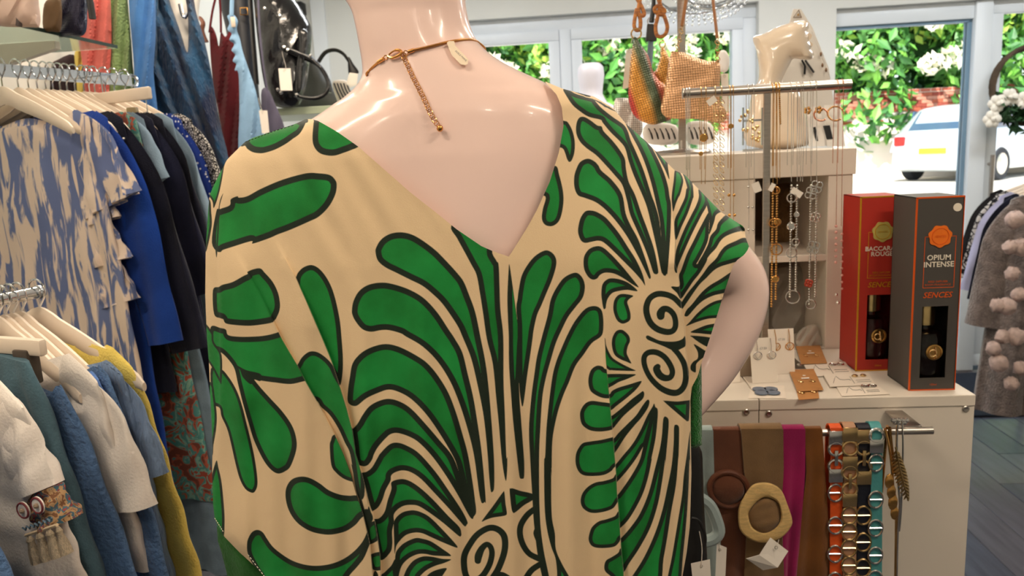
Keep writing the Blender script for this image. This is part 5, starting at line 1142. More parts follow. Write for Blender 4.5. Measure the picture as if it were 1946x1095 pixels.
# straw ring shaped like a small brim
M_STRAW = mat('straw', rgb(226, 190, 124), .6, 0, .2, 60, .4, 300, stretch=(1, 1, 6))
hd_ = 1.115
ho = [(1449, 917), (1430, 922), (1416, 940), (1404, 965), (1403, 990), (1408, 1010), (1425, 1025), (1448, 1032), (1470, 1029), (1490, 1018), (1504, 1000), (1505, 985), (1495, 955), (1485, 932), (1468, 920)]
hi = [(1455, 945), (1440, 952), (1428, 965), (1422, 978), (1428, 1000), (1440, 1010), (1455, 1013), (1472, 1005), (1483, 990), (1483, 970), (1476, 953)]
ct = PT(1455, 978, hd_); straw = thing('straw_scarf_ring', 'pale straw ring shaped like a little hat brim on the taupe scarf', 'ring', ct)
A_ = catmull(ho, 4); B_ = catmull(hi, 6); N_ = 60
def rs(P, n, a0=0):
    an = np.unwrap(np.arctan2(P[:, 1] - 978, P[:, 0] - 1455)); 
    if an[-1] < an[0]: P = P[::-1]; an = an[::-1]
    an = an - an[0] + np.arctan2(P[0, 1] - 978, P[0, 0] - 1455); t = np.linspace(0, 2 * pi, n, endpoint=False); k = (t - an[0]) % (2 * pi)
    s_ = np.r_[an - an[0], 2 * pi]; Q = np.r_[P, P[:1]]
    return np.stack([np.interp(k, s_, Q[:, 0]), np.interp(k, s_, Q[:, 1])], 1)
Ar, Br = rs(A_, N_), rs(B_, N_)
rows = []
for f_, dz in ((0, .004), (0, 0), (.12, -.003), (.5, -.004), (.85, -.004), (1, -.001), (1, .008)):
    rows.append([PT(*(Ar[k] * (1 - f_) + Br[k] * f_), hd_ + dz) for k in range(N_)])
q = MB(); q.grid(rows, closed_u=True); q.build('brim', M_STRAW, straw)
q = MB(); puff(q, [tuple(p) for p in (np.array(hi) - [1455, 978]) * 1.06 + [1455, 978]], hd_ + .008, .010, folds=(.002, 40, 1.3), R=24); q.build('gathered_cloth', MATS['wool_taupe'], straw)
def folded_tag(lab, a, b, c, d, e, f_, dd, string):
    t = thing('price_tag', lab, 'tag', PT(*a, dd)); q = MB(); P = [PT(*a, dd), PT(*b, dd - .004), PT(*c, dd), PT(*d, dd + .002), PT(*e, dd - .004), PT(*f_, dd + .006)]
    k = np.array([0, .0007, 0]); q.add(P + [p + k for p in P], [(0, 1, 4, 5), (1, 2, 3, 4), (11, 10, 7, 6), (10, 9, 8, 7), (0, 6, 7, 1), (1, 7, 8, 2), (2, 8, 9, 3), (3, 9, 10, 4), (4, 10, 11, 5), (5, 11, 6, 0)]); q.build('card', M_TAG, t, smooth=False)
    q = MB(); q.tube(smooth_line(pxl(string, dd - .005), 4), .0005, 5); q.build('string', M_TAG, t)
    q = MB(); q.ring(PT(*string[-1], dd - .0048), .0022, .0005, (0, 1, 0), 12, 5); q.build('eyelet', M_STEEL, t)
    return t
folded_tag('white folded price tag below the straw scarf ring', (1418, 1062), (1443, 1055), (1464, 1022), (1498, 1048), (1478, 1079), (1450, 1084), 1.095, [(1480, 1026), (1478, 1034), (1475, 1041)])
# black bag peeping out beside the dress with its tag
bb = thing('black_bag', 'black handbag hanging low beside the dress hem, mostly hidden', 'bag', PT(1326, 1000, 1.04))
q = MB(); puff(q, [(1290, 845), (1330, 850), (1336, 900), (1338, 960), (1344, 1060), (1346, 1200), (1290, 1200)], 1.06, .012); q.build('body', mat('black_leather', rgb(20, 19, 20), .45, 0, .1, 9), bb)
q = MB(); q.tube(smooth_line(pxl([(1314, 985), (1328, 990), (1338, 1010), (1340, 1030), (1334, 1045)], 1.035), 4), .0022, 7); q.build('strap_loop', MATS['black_leather'], bb)
def plain_tag(lab, q4, d, hole, string, par_lab='price_tag', lines=()):
    t = thing('price_tag', lab, 'tag', PT(*q4[0], d)); P = [PT(*p, d) for p in q4]; k = ray(*q4[0]) * .0008
    q = MB(); q.add(P + [p + k for p in P], [(0, 1, 2, 3), (7, 6, 5, 4), (0, 4, 5, 1), (1, 5, 6, 2), (2, 6, 7, 3), (3, 7, 4, 0)]); q.build('card', M_TAG, t, smooth=False)
    q = MB(); q.ring(PT(*hole, d - .0006), .0016 * d / 1.05, .0004, ray(*hole), 12, 5); q.build('eyelet', M_STEEL, t)
    q = MB(); q.tube(smooth_line(pxl(string, d - .001), 4), .0005, 5); q.build('string', M_TAG, t)
    return t
plain_tag('white price tag hanging from the black bag at the bottom beside the dress', [(1313, 1071), (1349, 1063), (1353, 1130), (1320, 1138)], 1.03, (1333, 1076), [(1329, 1010), (1334, 1040), (1333, 1074)])
plain_tag('white price tag tucked behind the light blue scarf', [(1362, 1033), (1381, 1041), (1377, 1130), (1358, 1130)], 1.108, (1368, 1045), [(1360, 1010), (1366, 1030), (1368, 1044)])
# belts
BG = 'belts over the counter rail'
def belt(label, xl, xr, c, m_link, links, buckle, yoff=.004, strap_name='x', back=.3):
    t = thing('belt', label, 'belt', atY((xl + xr) / 2, 820, YR), BG)
    m = mat('belt_' + strap_name, c, .5, 0, .1, 12, .1, 200)
    w2 = 2.5
    q, P = drape('belt', '', '', [(xl + 3, 814), (xl + 1, 1000), (xl, EB)], [(xr - 3, 814), (xr - 4, 1000), (xr - 5, EB)], m, yoff, wave=.0005, back=back, th=.0022, nseg=4); q.build('strap', m, t)
    cx = (xl + xr) / 2 - 1; yl = YR - .0075 - yoff - .003; hw = (xr - xl) / 2 * .00076
    for y in links:
        c0 = atY(cx - (y - 820) * .008, y, yl); q = MB()
        q.ring(c0, hw * .95, .0017, (0, 1, 0), 22, 6, 1, 1.28) if False else q.tube([c0 + np.array([cos(a) * hw * .95, 0, sin(a) * hw * 1.25]) for a in np.linspace(0, 2 * pi, 22, endpoint=False)], .0017, 6, closed=True)
        q.tube([c0 - np.array([hw * .95, 0, 0]), c0 + np.array([hw * .95, 0, 0])], .0014, 6); q.build('link', m_link, t)
    for (y, kind) in buckle:
        c0 = atY(cx - (y - 820) * .008, y, yl); q = MB()
        if kind == 'plate': q.box(c0 - np.array([hw * .95, .002, .0105]), c0 + np.array([hw * .95, .0015, .0105]), .001); q.build('clasp_plate', m_link, t)
        elif kind == 'ring': q.tube([c0 + np.array([cos(a) * hw * .95, 0, sin(a) * hw * .95]) for a in np.linspace(0, 2 * pi, 22, endpoint=False)], .0022, 7, closed=True); q.build('clasp_ring', m_link, t)
        else: q.box(c0 - np.array([.0026, .003, .012]), c0 + np.array([.0026, .0005, .012]), .001); q.build('clasp_hook', m_link, t)
    return t
belt('orange belt with silver oval links, leftmost of the hanging belts', 1576, 1604, rgb(226, 88, 26), M_SILVER, (937, 999, 1053, 1104, 1150), ((832, 'plate'), (853, 'ring'), (870, 'hook'), (886, 'ring'), (904, 'plate')), strap_name='orange')
belt('taupe belt with gold oval links and a gold hook clasp', 1602, 1631, rgb(176, 134, 104), M_PALEGOLD, (980, 1011, 1042, 1075, 1110), ((826, 'plate'), (852, 'ring'), (880, 'plate'), (898, 'ring'), (914, 'hook'), (930, 'ring'), (950, 'plate')), .006, strap_name='taupe')
belt('navy belt with gold oval links and two gold rings', 1628, 1658, rgb(22, 26, 40), M_PALEGOLD, (980, 1031, 1080, 1130), ((830, 'plate'), (851, 'ring'), (870, 'hook'), (889, 'ring'), (908, 'plate')), strap_name='navy')
belt('teal belt with silver oval links, rightmost of the leather belts', 1653, 1680, rgb(74, 148, 150), M_SILVER, (880, 950, 1004, 1056, 1100), ((828, 'ring'), (848, 'plate')), .006, strap_name='teal')
# metal chain belts
t = thing('chain_belt', 'gold flat chain belt with gold leaves, right of the teal belt', 'belt', atY(1692, 820, YR), BG)
q = MB(); q.tube(smooth_line([atY(x, y, YR - .014) for x, y in ((1682, 815), (1688, 840), (1694, 880), (1698, 930), (1703, 975), (1700, EB))], 4), .003, 7, flat=.5); q.tube(smooth_line([atY(x, y, YR - .010) for x, y in ((1690, 812), (1694, 850), (1700, 900))], 4), .0025, 7); q.tube([atY(1686, 814, YR - .010), (float(atY(1686, 814, YR)[0]), YR, rz + .009), (float(atY(1686, 814, YR)[0]), YR + .011, rz - .1)], .0022, 6); q.build('chain', M_GOLD, t)
for (x, y, r) in ((1690, 915, .012), (1694, 935, .012), (1697, 955, .013), (1700, 975, .011)):
    q = MB(); c0 = atY(x, y, YR - .018); q.ball(c0, r, 10, .55, .25, 1.0); q.build('leaf', M_GOLD, t)
t = thing('leaf_belt', 'silver rope belt with a long feather shaped leaf end, rightmost on the rail', 'belt', atY(1712, 820, YR), BG)
q = MB(); q.tube(smooth_line([atY(x, y, YR - .013) for x, y in ((1706, 800), (1704, 840), (1706, 900), (1710, 960), (1706, 1010), (1702, EB))], 4), .0016, 7); q.tube(smooth_line([atY(x, y, YR - .011) for x, y in ((1714, 800), (1716, 850), (1713, 960), (1709, 1010))], 4), .0012, 7); q.build('rope', M_SILVER, t)
q = MB()
for k in range(7): q.ball(atY(1698 + k * 4, 801 + (k % 2) * 4 - 2, YR - .004), .0042, 8)
q.tube([atY(1695, 803, YR - .004), atY(1725, 800, YR - .004)], .0025, 6); q.build('knot_clasp', M_SILVER, t, kind='stuff')
M_BRONZ = mat('antique_gold', rgb(186, 156, 104), .3, 1.0, .25, 50)
for k in range(14):
    y = 858 + k * 6.4; xx = 1703 + k * 1.5; wl = 4 + 9 * sin(pi * min(1, (k + 2) / 15.5))
    for sg in (-1, 1):
        q = MB(); a = atY(xx, y, YR - .018); b = atY(xx + sg * wl, y + 9, YR - .015); q.tube([a, a * .4 + b * .6 + np.array([0, -.0015, .001]), b], [.0022, .0024, .0006], 6, flat=.6); q.build('leaf_blade', M_BRONZ, t)
q = MB(); q.tube([atY(1702, 850, YR - .019), atY(1712, 900, YR - .02), atY(1726, 952, YR - .018)], .0012, 6); q.build('leaf_rib', M_BRONZ, t)

# ------------------------------------------------------------------ on top of the cube shelf: bag stand, bags, bust, displays
ZS = z_top + .0005
bs0 = PT(1297, 284, 1.66); bsx, bsy = float(bs0[0]), float(bs0[1])
st = thing('bag_stand', 'silver pole stand on a round base on the shelf, hung with small bags', 'stand', (bsx, bsy, ZS))
q = MB(); q.lathe([(.062, 0), (.062, .004), (.056, .009), (.008, .012), (.0065, .03)], (bsx, bsy, ZS), seg=36); q.build('base', M_STEEL, st)
q = MB(); q.box((bsx - .008, bsy - .004, ZS + .01), (bsx + .008, bsy + .004, ZS + .52)); q.build('pole', M_STEEL, st, smooth=False)
q = MB(); q.tube([(bsx - .16, bsy - .02, ZS + .52), (bsx + .17, bsy - .02, ZS + .52)], .006, 10); q.build('arm', M_STEEL, st)
def rhine(name, stops, size=250, ang=0.0):
    m = bpy.data.materials.new(name); m.use_nodes = True; n = m.node_tree; b = n.nodes['Principled BSDF']; L = n.links.new
    tc = n.nodes.new('ShaderNodeTexCoord'); mp = n.nodes.new('ShaderNodeMapping'); mp.inputs['Rotation'].default_value = (0, ang, 0); L(tc.outputs['Object'], mp.inputs[0])
    vo = n.nodes.new('ShaderNodeTexVoronoi'); vo.inputs['Scale'].default_value = size; vo.inputs['Randomness'].default_value = 0.08; vo.voronoi_dimensions = '2D'
    g2 = n.nodes.new('ShaderNodeSeparateXYZ'); L(mp.outputs[0], g2.inputs[0]); cb = n.nodes.new('ShaderNodeCombineXYZ'); L(g2.outputs['X'], cb.inputs[0]); L(g2.outputs['Z'], cb.inputs[1]); L(cb.outputs[0], vo.inputs['Vector'])
    gr = n.nodes.new('ShaderNodeSeparateXYZ'); L(mp.outputs[0], gr.inputs[0])
    mr = n.nodes.new('ShaderNodeMapRange'); mr.inputs['From Min'].default_value = stops[0][0]; mr.inputs['From Max'].default_value = stops[-1][0]; L(gr.outputs['X'], mr.inputs[0])
    rp = n.nodes.new('ShaderNodeValToRGB'); e = rp.color_ramp.elements
    a, z_ = stops[0][0], stops[-1][0]
    while len(e) < len(stops): e.new(0.5)
    for k, (p, c) in enumerate(stops): e[k].position = (p - a) / (z_ - a) if z_ != a else 0; e[k].color = c
    L(mr.outputs[0], rp.inputs[0]); L(rp.outputs[0], b.inputs['Base Color'])
    bp = n.nodes.new('ShaderNodeBump'); bp.inputs['Strength'].default_value = 0.9; bp.inputs['Distance'].default_value = 0.0015; bp.invert = True
    L(vo.outputs['Distance'], bp.inputs['Height']); L(bp.outputs[0], b.inputs['Normal'])
    r2 = n.nodes.new('ShaderNodeValToRGB'); r2.color_ramp.elements[0].position = 0.3; r2.color_ramp.elements[1].position = 0.62; r2.color_ramp.elements[0].color = (1.15, 1.15, 1.15, 1); r2.color_ramp.elements[1].color = (.32, .3, .28, 1)
    mu = n.nodes.new('ShaderNodeMix'); mu.data_type = 'RGBA'; mu.blend_type = 'MULTIPLY'; mu.inputs['Factor'].default_value = 1
    L(vo.outputs['Distance'], r2.inputs[0]); L(rp.outputs[0], mu.inputs['A']); L(r2.outputs[0], mu.inputs['B']); L(mu.outputs['Result'], b.inputs['Base Color'])
    b.inputs['Roughness'].default_value = 0.3; b.inputs['Metallic'].default_value = 0.35
    return m
D1 = 1.62
o1 = PT(1240, 232, D1)
bag1 = thing('crystal_pouch_bag', 'slouchy rhinestone pouch bag striped red, orange and dark green, hung by knotted rope', 'bag', o1)
M_STR = rhine('striped_rhinestone', [(-.048, rgb(196, 60, 62)), (-.028, rgb(196, 66, 60)), (-.020, rgb(206, 140, 56)), (.0, rgb(204, 144, 60)), (.012, rgb(90, 100, 70)), (.026, rgb(70, 92, 74)), (.036, rgb(196, 92, 70)), (.05, rgb(206, 150, 70))], 210, .28)
q = MB(); puff(q, [(1204, 73), (1210, 72), (1216, 82), (1232, 106), (1241, 135), (1252, 152), (1268, 165), (1274, 190), (1286, 212), (1276, 226), (1256, 234), (1240, 237), (1222, 232), (1207, 222), (1198, 205), (1194, 180), (1196, 140), (1199, 105)], D1, .022, folds=(.003, 60, .5)); q.build('front', M_STR, bag1)
q = MB(); puff(q, [(1256, 92), (1262, 90), (1270, 105), (1276, 120), (1274, 150), (1276, 200), (1262, 205), (1252, 170), (1246, 150), (1240, 140), (1247, 132), (1253, 115)], D1 + .04, .014, folds=(.003, 30, .5)); q.build('back_corner', M_STR, bag1)
M_ROPE = mat('tan_rope', rgb(196, 128, 62), .7, 0, .3, 60, c2=rgb(150, 96, 66), stretch=(1, 1, 5)); M_ROPE2 = mat('pink_rope', rgb(214, 110, 84), .7, 0, .3, 50)
q = MB(); q.ring(PT(1209, 64, D1), .0105, .0018, (0, 1, .2), 18, 6); q.ring(PT(1259, 84, D1 + .03), .0075, .0014, (.6, .7, 0), 16, 6); q.build('metal_ring', M_PALEGOLD, bag1, kind='stuff')
for pts, dd in (([(1204, -60), (1206, -15), (1218, 10), (1224, 24), (1222, 30), (1213, 26), (1210, 18), (1207, 32), (1205, 48), (1209, 57), (1216, 55), (1217, 38), (1213, 22), (1216, 0), (1218, -30), (1217, -60)], D1), ([(1248, -60), (1250, -10), (1256, 12), (1263, 20), (1258, 28), (1247, 24), (1244, 16), (1252, 12), (1262, 30), (1268, 50), (1265, 64), (1256, 70), (1248, 66), (1246, 50), (1250, 32), (1254, 5), (1252, -60)], D1 + .03)):
    q = MB(); q.tube(smooth_line(pxl(pts, dd), 5), .0042, 8); q.build('rope_strap', M_ROPE, bag1)
D2 = 1.565
bag2 = thing('gold_rhinestone_bag', 'flat gold rhinestone bag on a tan leather strap with chain ends', 'bag', PT(1320, 225, D2))
M_GRH = rhine('gold_rhinestone', [(-.2, rgb(214, 166, 124)), (.2, rgb(206, 158, 112))], 200, .06)
q = MB(); puff(q, [(1284, 98), (1300, 100), (1320, 108), (1345, 116), (1366, 118), (1369, 140), (1368, 170), (1370, 195), (1380, 212), (1380, 226), (1366, 234), (1345, 230), (1318, 226), (1290, 226), (1265, 222), (1256, 208), (1260, 185), (1266, 150), (1274, 102)], D2, .016, R=22, folds=(.0015, 50, 1.2)); q.build('body', M_GRH, bag2)
M_TANL = mat('tan_leather', rgb(176, 120, 76), .5, 0, .1, 20)
for a, b in (([(1308, -60), (1304, 0), (1296, 50)], [(1296, 52), (1291, 70), (1286, 98)]), ([(1350, -60), (1355, 0), (1363, 72)], [(1363, 74), (1364, 92), (1364, 118)])):
    q = MB(); P = pxl(a, D2); q.tube(P, .0055, 8, flat=.3); q.build('strap', M_TANL, bag2)
    q = MB(); P = np.array(pxl(b, D2))
    for k in range(7):
        t_ = k / 6; c0 = P[0] * (1 - t_) + P[-1] * t_; q.ring(c0, .0048, .0009, (0, 1, 0) if k % 2 else (.9, .4, 0), 12, 5, .6, 1.2)
    q.build('strap_chain', M_PALEGOLD, bag2, kind='stuff')
plain_tag('long white swing tag at the right side of the gold rhinestone bag', [(1370, 140), (1384, 140), (1386, 212), (1372, 212)], 1.585, (1377, 145), [(1370, 122), (1374, 132), (1377, 144)])
q = MB(); puff(q, [(1367, 100), (1378, 96), (1386, 110), (1384, 132), (1374, 138), (1366, 130)], 1.63, .006); tag(q.build('tissue_puff', mat('white_tissue', rgb(238, 236, 236), .8)), 'little puff of white tissue by the strap of the gold bag', 'tissue')
plain_tag('tall white card hanging behind the striped pouch bag', [(1190, 96), (1206, 90), (1200, 165), (1183, 170)], 1.66, (1196, 98), [(1206, 60), (1200, 80), (1196, 97)])
# dark strap bag behind
sb = thing('bag_strap', 'black strap with buckle and grey webbing hanging behind the pouch bag', 'strap', PT(1236, 130, 1.75))
q = MB(); q.tube(pxl([(1243, -40), (1242, 10), (1238, 42)], 1.75), [.004, .005, .006], 8); q.prism([(-.0125, -.018), (.0125, -.018), (.011, .02), (-.009, .02)], PT(1238, 62, 1.75), RT, UP, FW * .008); q.build('strap_end', M_BLACK, sb)
q = MB(); q.ring(PT(1238, 40, 1.75), .009, .0014, (0, 1, 0), 14, 5); q.build('buckle', M_STEEL, sb)
q = MB(); q.tube(pxl([(1237, 76), (1235, 110), (1231, 160), (1230, 230)], 1.76), .010, 8, flat=.3); q.build('webbing', mat('grey_webbing', rgb(118, 140, 156), .6, 0, .3, 20), sb)
# silver mesh pouch and zebra clutches lying on the shelf
q = MB(); puff(q, [(1168, 192), (1180, 186), (1202, 190), (1212, 210), (1222, 240), (1214, 262), (1190, 262), (1166, 240)], 1.72, .014, folds=(.003, 26, .3)); tag(q.build('silver_mesh_pouch', rhine('silver_rhinestone', [(-.2, rgb(190, 184, 180)), (.2, rgb(214, 210, 206))], 220)), 'silver rhinestone pouch standing beside the dress shoulder on the shelf', 'pouch')
def zebra(lab, out, d):
    t = thing('zebra_clutch', lab, 'clutch', PT(*out[0], d)); q = MB(); puff(q, out, d, .008, R=10); q.build('body', mat('white_leather', rgb(236, 234, 232), .45, 0, .03, 8), t)
    xs = [p[0] for p in out]; ys = [p[1] for p in out]
    for k in range(5):
        x = min(xs) + (max(xs) - min(xs)) * (k + .7) / 5.4; q = MB(); q.tube(smooth_line(pxl([(x - 3, min(ys) + 8), (x + 2, (min(ys) + max(ys)) / 2), (x + 5, max(ys) - 7)], d - .0085), 4), [.0018] * 4 + [.0028] * 4 + [.0012], 6, flat=.4); q.build('stripe', mat('black_print', rgb(40, 40, 44), .5), t)
zebra('white clutch with black zebra stripes on the shelf left of the pole', [(1228, 236), (1284, 238), (1286, 272), (1228, 272)], 1.71)
zebra('white clutch with black zebra stripes on the shelf right of the pole', [(1306, 234), (1350, 234), (1356, 270), (1308, 272)], 1.72)

# ceramic jewellery bust: neck and lower face in profile
M_CERAM = mat('ivory_ceramic', rgb(232, 214, 192), .18, 0, .03, 4, coat=.5)
bu = thing('jewellery_bust', 'ivory ceramic bust of a neck and lower face standing on the shelf', 'bust', PT(1480, 276, 1.66))
q = MB(); puff(q, [(1431, 71), (1452, 64), (1475, 52), (1500, 44), (1518, 40), (1533, 40), (1537, 52), (1534, 60), (1543, 66), (1541, 74), (1537, 77), (1545, 84), (1541, 91), (1541, 94), (1547, 102), (1544, 111), (1532, 114), (1514, 112), (1506, 113), (1500, 124), (1490, 144), (1486, 158), (1500, 166), (1522, 176), (1532, 220), (1534, 277), (1420, 277), (1424, 210), (1430, 168), (1441, 155), (1442, 125), (1437, 95)], 1.66, .034, R=34, smooth_n=3); q.build('head_and_neck', M_CERAM, bu)
# white display boards with bracelets
M_BOARD = mat('display_velour', rgb(232, 228, 222), .75, 0, .03, 20)
pb = thing('display_board', 'tall white pointed jewellery board with a triangular hole, leaning behind the ceramic bust', 'display', PT(1520, 275, 1.78))
q = MB(); P = [(1508, 17), (1522, 17), (1544, 52), (1575, 130), (1596, 276), (1484, 276), (1488, 140), (1496, 60)]
pp = pxl(P, 1.78); q.prism([(float((p - pp[0]) @ RT), float((p - pp[0]) @ UP)) for p in pp], pp[0], RT, UP, FW * .004); q.build('board', M_BOARD, pb, smooth=False)
tr3 = pxl([(1508, 33), (1518, 19), (1523, 33)], 1.777); q = MB(); q.tube(tr3, .0012, 6, closed=True); q.build('hole_rim', mat('bronze', rgb(140, 110, 84), .4, .6), pb)
q = MB(); q.ball(PT(1517, 28, 1.776), .003, 8); q.build('hanging_stud', M_PALEGOLD, pb)
nk = thing('ribbon_necklace', 'black ribbon tails on the white pointed board by the bust chin', 'ribbon', PT(1535, 130, 1.77))
for pts in ([(1524, 114), (1530, 126), (1529, 141)], [(1530, 114), (1537, 124), (1547, 138)]):
    q = MB(); q.tube(pxl(pts, 1.772), .0045, 6, flat=.3); q.build('tail', M_BLACK, nk)
cn = thing('charm_necklace', 'fine chain with small bronze charms on the pale board right of the bust', 'necklace', PT(1565, 110, 1.765))
q = MB(); q.tube(smooth_line(pxl([(1543, 60), (1556, 95), (1568, 125), (1578, 150)], 1.774), 4), .0005, 5); q.build('chain', M_SILVER, cn)
for x, y in ((1560, 103), (1563, 124), (1570, 133)):
    q = MB(); q.ball(PT(x, y, 1.77), .004, 8, .7, .5, 1.3); q.build('charm', mat('bronze', rgb(140, 110, 84), .4, .6), cn)
def brace(lab, q4, bar_, orn):
    d = 1.62; t = thing('bracelet_board', lab, 'display', PT(*q4[3], d)); P = [PT(*p, d + (.03 if k < 2 else 0)) for k, p in enumerate(q4)]; k_ = np.array([0, .003, 0])
    q = MB(); q.add(P + [p + k_ for p in P], [(0, 1, 2, 3), (7, 6, 5, 4), (0, 4, 5, 1), (1, 5, 6, 2), (2, 6, 7, 3), (3, 7, 4, 0)]); q.build('board', M_BOARD, t, smooth=False)
    q = MB(); bp_ = pxl(bar_, d + .004); q.prism([(float((p - bp_[0]) @ RT), float((p - bp_[0]) @ UP)) for p in bp_], bp_[0], RT, UP, FW * .003); q.build('black_band', M_BLACK, t, smooth=False)
    for (x, y, r, mm) in orn:
        b2 = thing('bracelet', lab.split(' board')[0] + ', its ' + ('gold chain' if mm is M_GOLD else 'rose bead') + ' bracelet', 'bracelet', PT(x, y, d))
        q = MB()
        for a in np.linspace(.3 * pi, 2.0 * pi, 24): q.ball(PT(x + cos(a) * r, y + sin(a) * r * .9, d - .006), .0022, 6)
        q.build('beads', mm, b2, kind='stuff')
brace('white bracelet board at the shelf corner with wide black band', [(1566, 200), (1598, 198), (1606, 278), (1572, 279)], [(1565, 239), (1577, 238), (1583, 264), (1572, 265)], ((1588, 216, 15, M_GOLD),))
brace('white bracelet board left of the corner one with narrow black band', [(1534, 204), (1560, 202), (1568, 278), (1538, 279)], [(1546, 242), (1550, 241), (1555, 268), (1551, 269)], ((1560, 218, 13, M_TINT['rose']),))
for px, py, lab in ((1535, 210, 'gold flower earring on the bracelet display'), (1556, 209, 'gold knot earring beside the flower earring')):
    q = MB(); c0 = PT(px, py, 1.6)
    for a in range(5): q.ball(c0 + np.array([cos(a * 1.257) * .005, 0, sin(a * 1.257) * .005]), .0038, 7)
    tag(q.build('gold_earring', M_GOLD), lab, 'earring')
for (x, y) in ((1424, 226), (1428, 246), (1432, 262)):
    q = MB(); c0 = PT(x, y, 1.55)
    for a in range(9): q.ball(c0 + np.array([RNG.normal() * .008, RNG.normal() * .004, RNG.normal() * .006]), .0036, 6)
    tag(q.build('gold_cluster_earrings', M_PALEGOLD, kind='stuff'), {226: 'top', 246: 'middle', 262: 'bottom'}[y] + ' cluster of gold earrings on the clear holder left of the post', 'earrings')
q = MB(); 
for px in (1412, 1448): q.box(PT(px, 276, 1.56) - np.array([.0015, .0015, 0]), PT(px, 276, 1.56) + np.array([.0015, .0015, .075]))
a_, b_ = PT(1412, 268, 1.56), PT(1448, 266, 1.56); q.box((a_[0], a_[1], ZS + .0), (b_[0], b_[1] + .002, ZS + .005)); q.box((a_[0], a_[1], ZS + .06), (b_[0], b_[1] + .002, ZS + .064)); tag(q.build('earring_holder', M_CHROME, smooth=False), 'small chrome frame earring holder on the shelf left of the post', 'holder')

# ------------------------------------------------------------------ by the window
wm = thing('window_mannequin', 'headless white mannequin torso facing the window', 'mannequin', atY(1125, 190, 3.9))
c0 = atY(1122, 120, 3.9); cz = float(c0[2])
q = MB(); q.lathe([(0, 0), (.045, -.002), (.062, -.02), (.066, -.06), (.058, -.115), (.055, -.15), (.075, -.19), (.13, -.22), (.19, -.27), (.2, -.36), (.18, -.5), (.15, -.62), (.17, -.75), (.0, -.76)], c0, seg=28); q.build('torso', mat('white_mannequin', rgb(226, 220, 226), .35), wm)
q = MB(); q.lathe([(.012, 0), (.012, cz - .7)], (c0[0], c0[1], .01)); q.lathe([(.16, 0), (.16, .01), (.02, .015)], (c0[0], c0[1], 0)); q.build('stand', M_STEEL, wm)
# hanging crystal lamp
M_CRYS = mat('crystal', (0.95, .97, 1, 1), .05, 0, 0, 5, trans=.9, ior=1.5)
cl = thing('crystal_pendant_lamp', 'hanging lamp of silver hoops strung with crystal beads above the bags', 'lamp', PT(1345, -30, 2.2))
for (x, y, R_, ax) in ((1325, -62, .148, (.15, .75, .65)), (1372, -72, .135, (-.25, .7, .66)), (1345, -50, .105, (.5, .7, .5))):
    q = MB(); q.ring(PT(x, y, 2.2), R_, .0022, ax, 48, 6); q.build('hoop', M_CHROME, cl)
    q = MB(); u = Vector(ax).normalized().orthogonal(); a0 = Vector(ax).normalized(); w_ = a0.cross(u); c0 = Vector(PT(x, y, 2.2))
    for k in range(60):
        a = 2 * pi * k / 60
        for j in range(3): q.ball(c0 + u * (cos(a) * (R_ - .008 - j * .010)) + w_ * (sin(a) * (R_ - .008 - j * .010)), .0042, 6)
    q.build('crystal_beads', M_CRYS, cl, kind='stuff')
q = MB(); c0 = PT(1345, -50, 2.2); q.tube([c0, (c0[0], c0[1], HC)], .003, 6); q.build('cable', M_STEEL, cl)
# wreath on the glass door
wr = thing('door_wreath', 'twig wreath with white flowers and dark leaves hanging on the glass door', 'wreath', atY(1950, 160, WB - .05))
c0 = atY(1956, 162, WB - .05); rW = .19
q = MB()
for k in range(7):
    ph = k * .9; q.tube([c0 + np.array([cos(a) * (rW + .012 * sin(5 * a + ph)), .012 * cos(4 * a + ph), sin(a) * (rW * 1.05 + .012 * cos(6 * a + ph))]) for a in np.linspace(0, 2 * pi, 40, endpoint=False)], .0075, 6, closed=True)
q.build('twig_ring', M_BARK, wr, kind='stuff')
sp = [(c0[0] - .14 + .05 * k, c0[1] - .04, c0[2] - .10 - .05 * (k % 3), .07, .03, .06) for k in range(6)]
leafy('dark_leaves', mat('wreath_leaf', rgb(52, 92, 52), .6, 0, .4, 30), sp, [26] * 6, .042, wr, seed=91)
for (dx, dz) in ((-.19, -.09), (-.13, -.06), (-.05, -.08), (.02, -.12), (-.21, -.17)):
    q = MB(); cc2 = c0 + np.array([dx, -.06, dz])
    for a in range(6): q.ball(cc2 + np.array([cos(a * 1.05) * .026, .005 * (a % 2), sin(a * 1.05) * .026]), .024, 8, 1, .5, 1)
    q.ball(cc2 + np.array([0, -.012, 0]), .014, 8); q.build('white_flower', mat('silk_petal', rgb(246, 240, 226), .7), wr)
q = MB(); q.tube([c0 + np.array([0, 0, rW]), c0 + np.array([0, .01, rW + .12])], .003, 5); q.build('hanging_cord', M_BARK, wr)
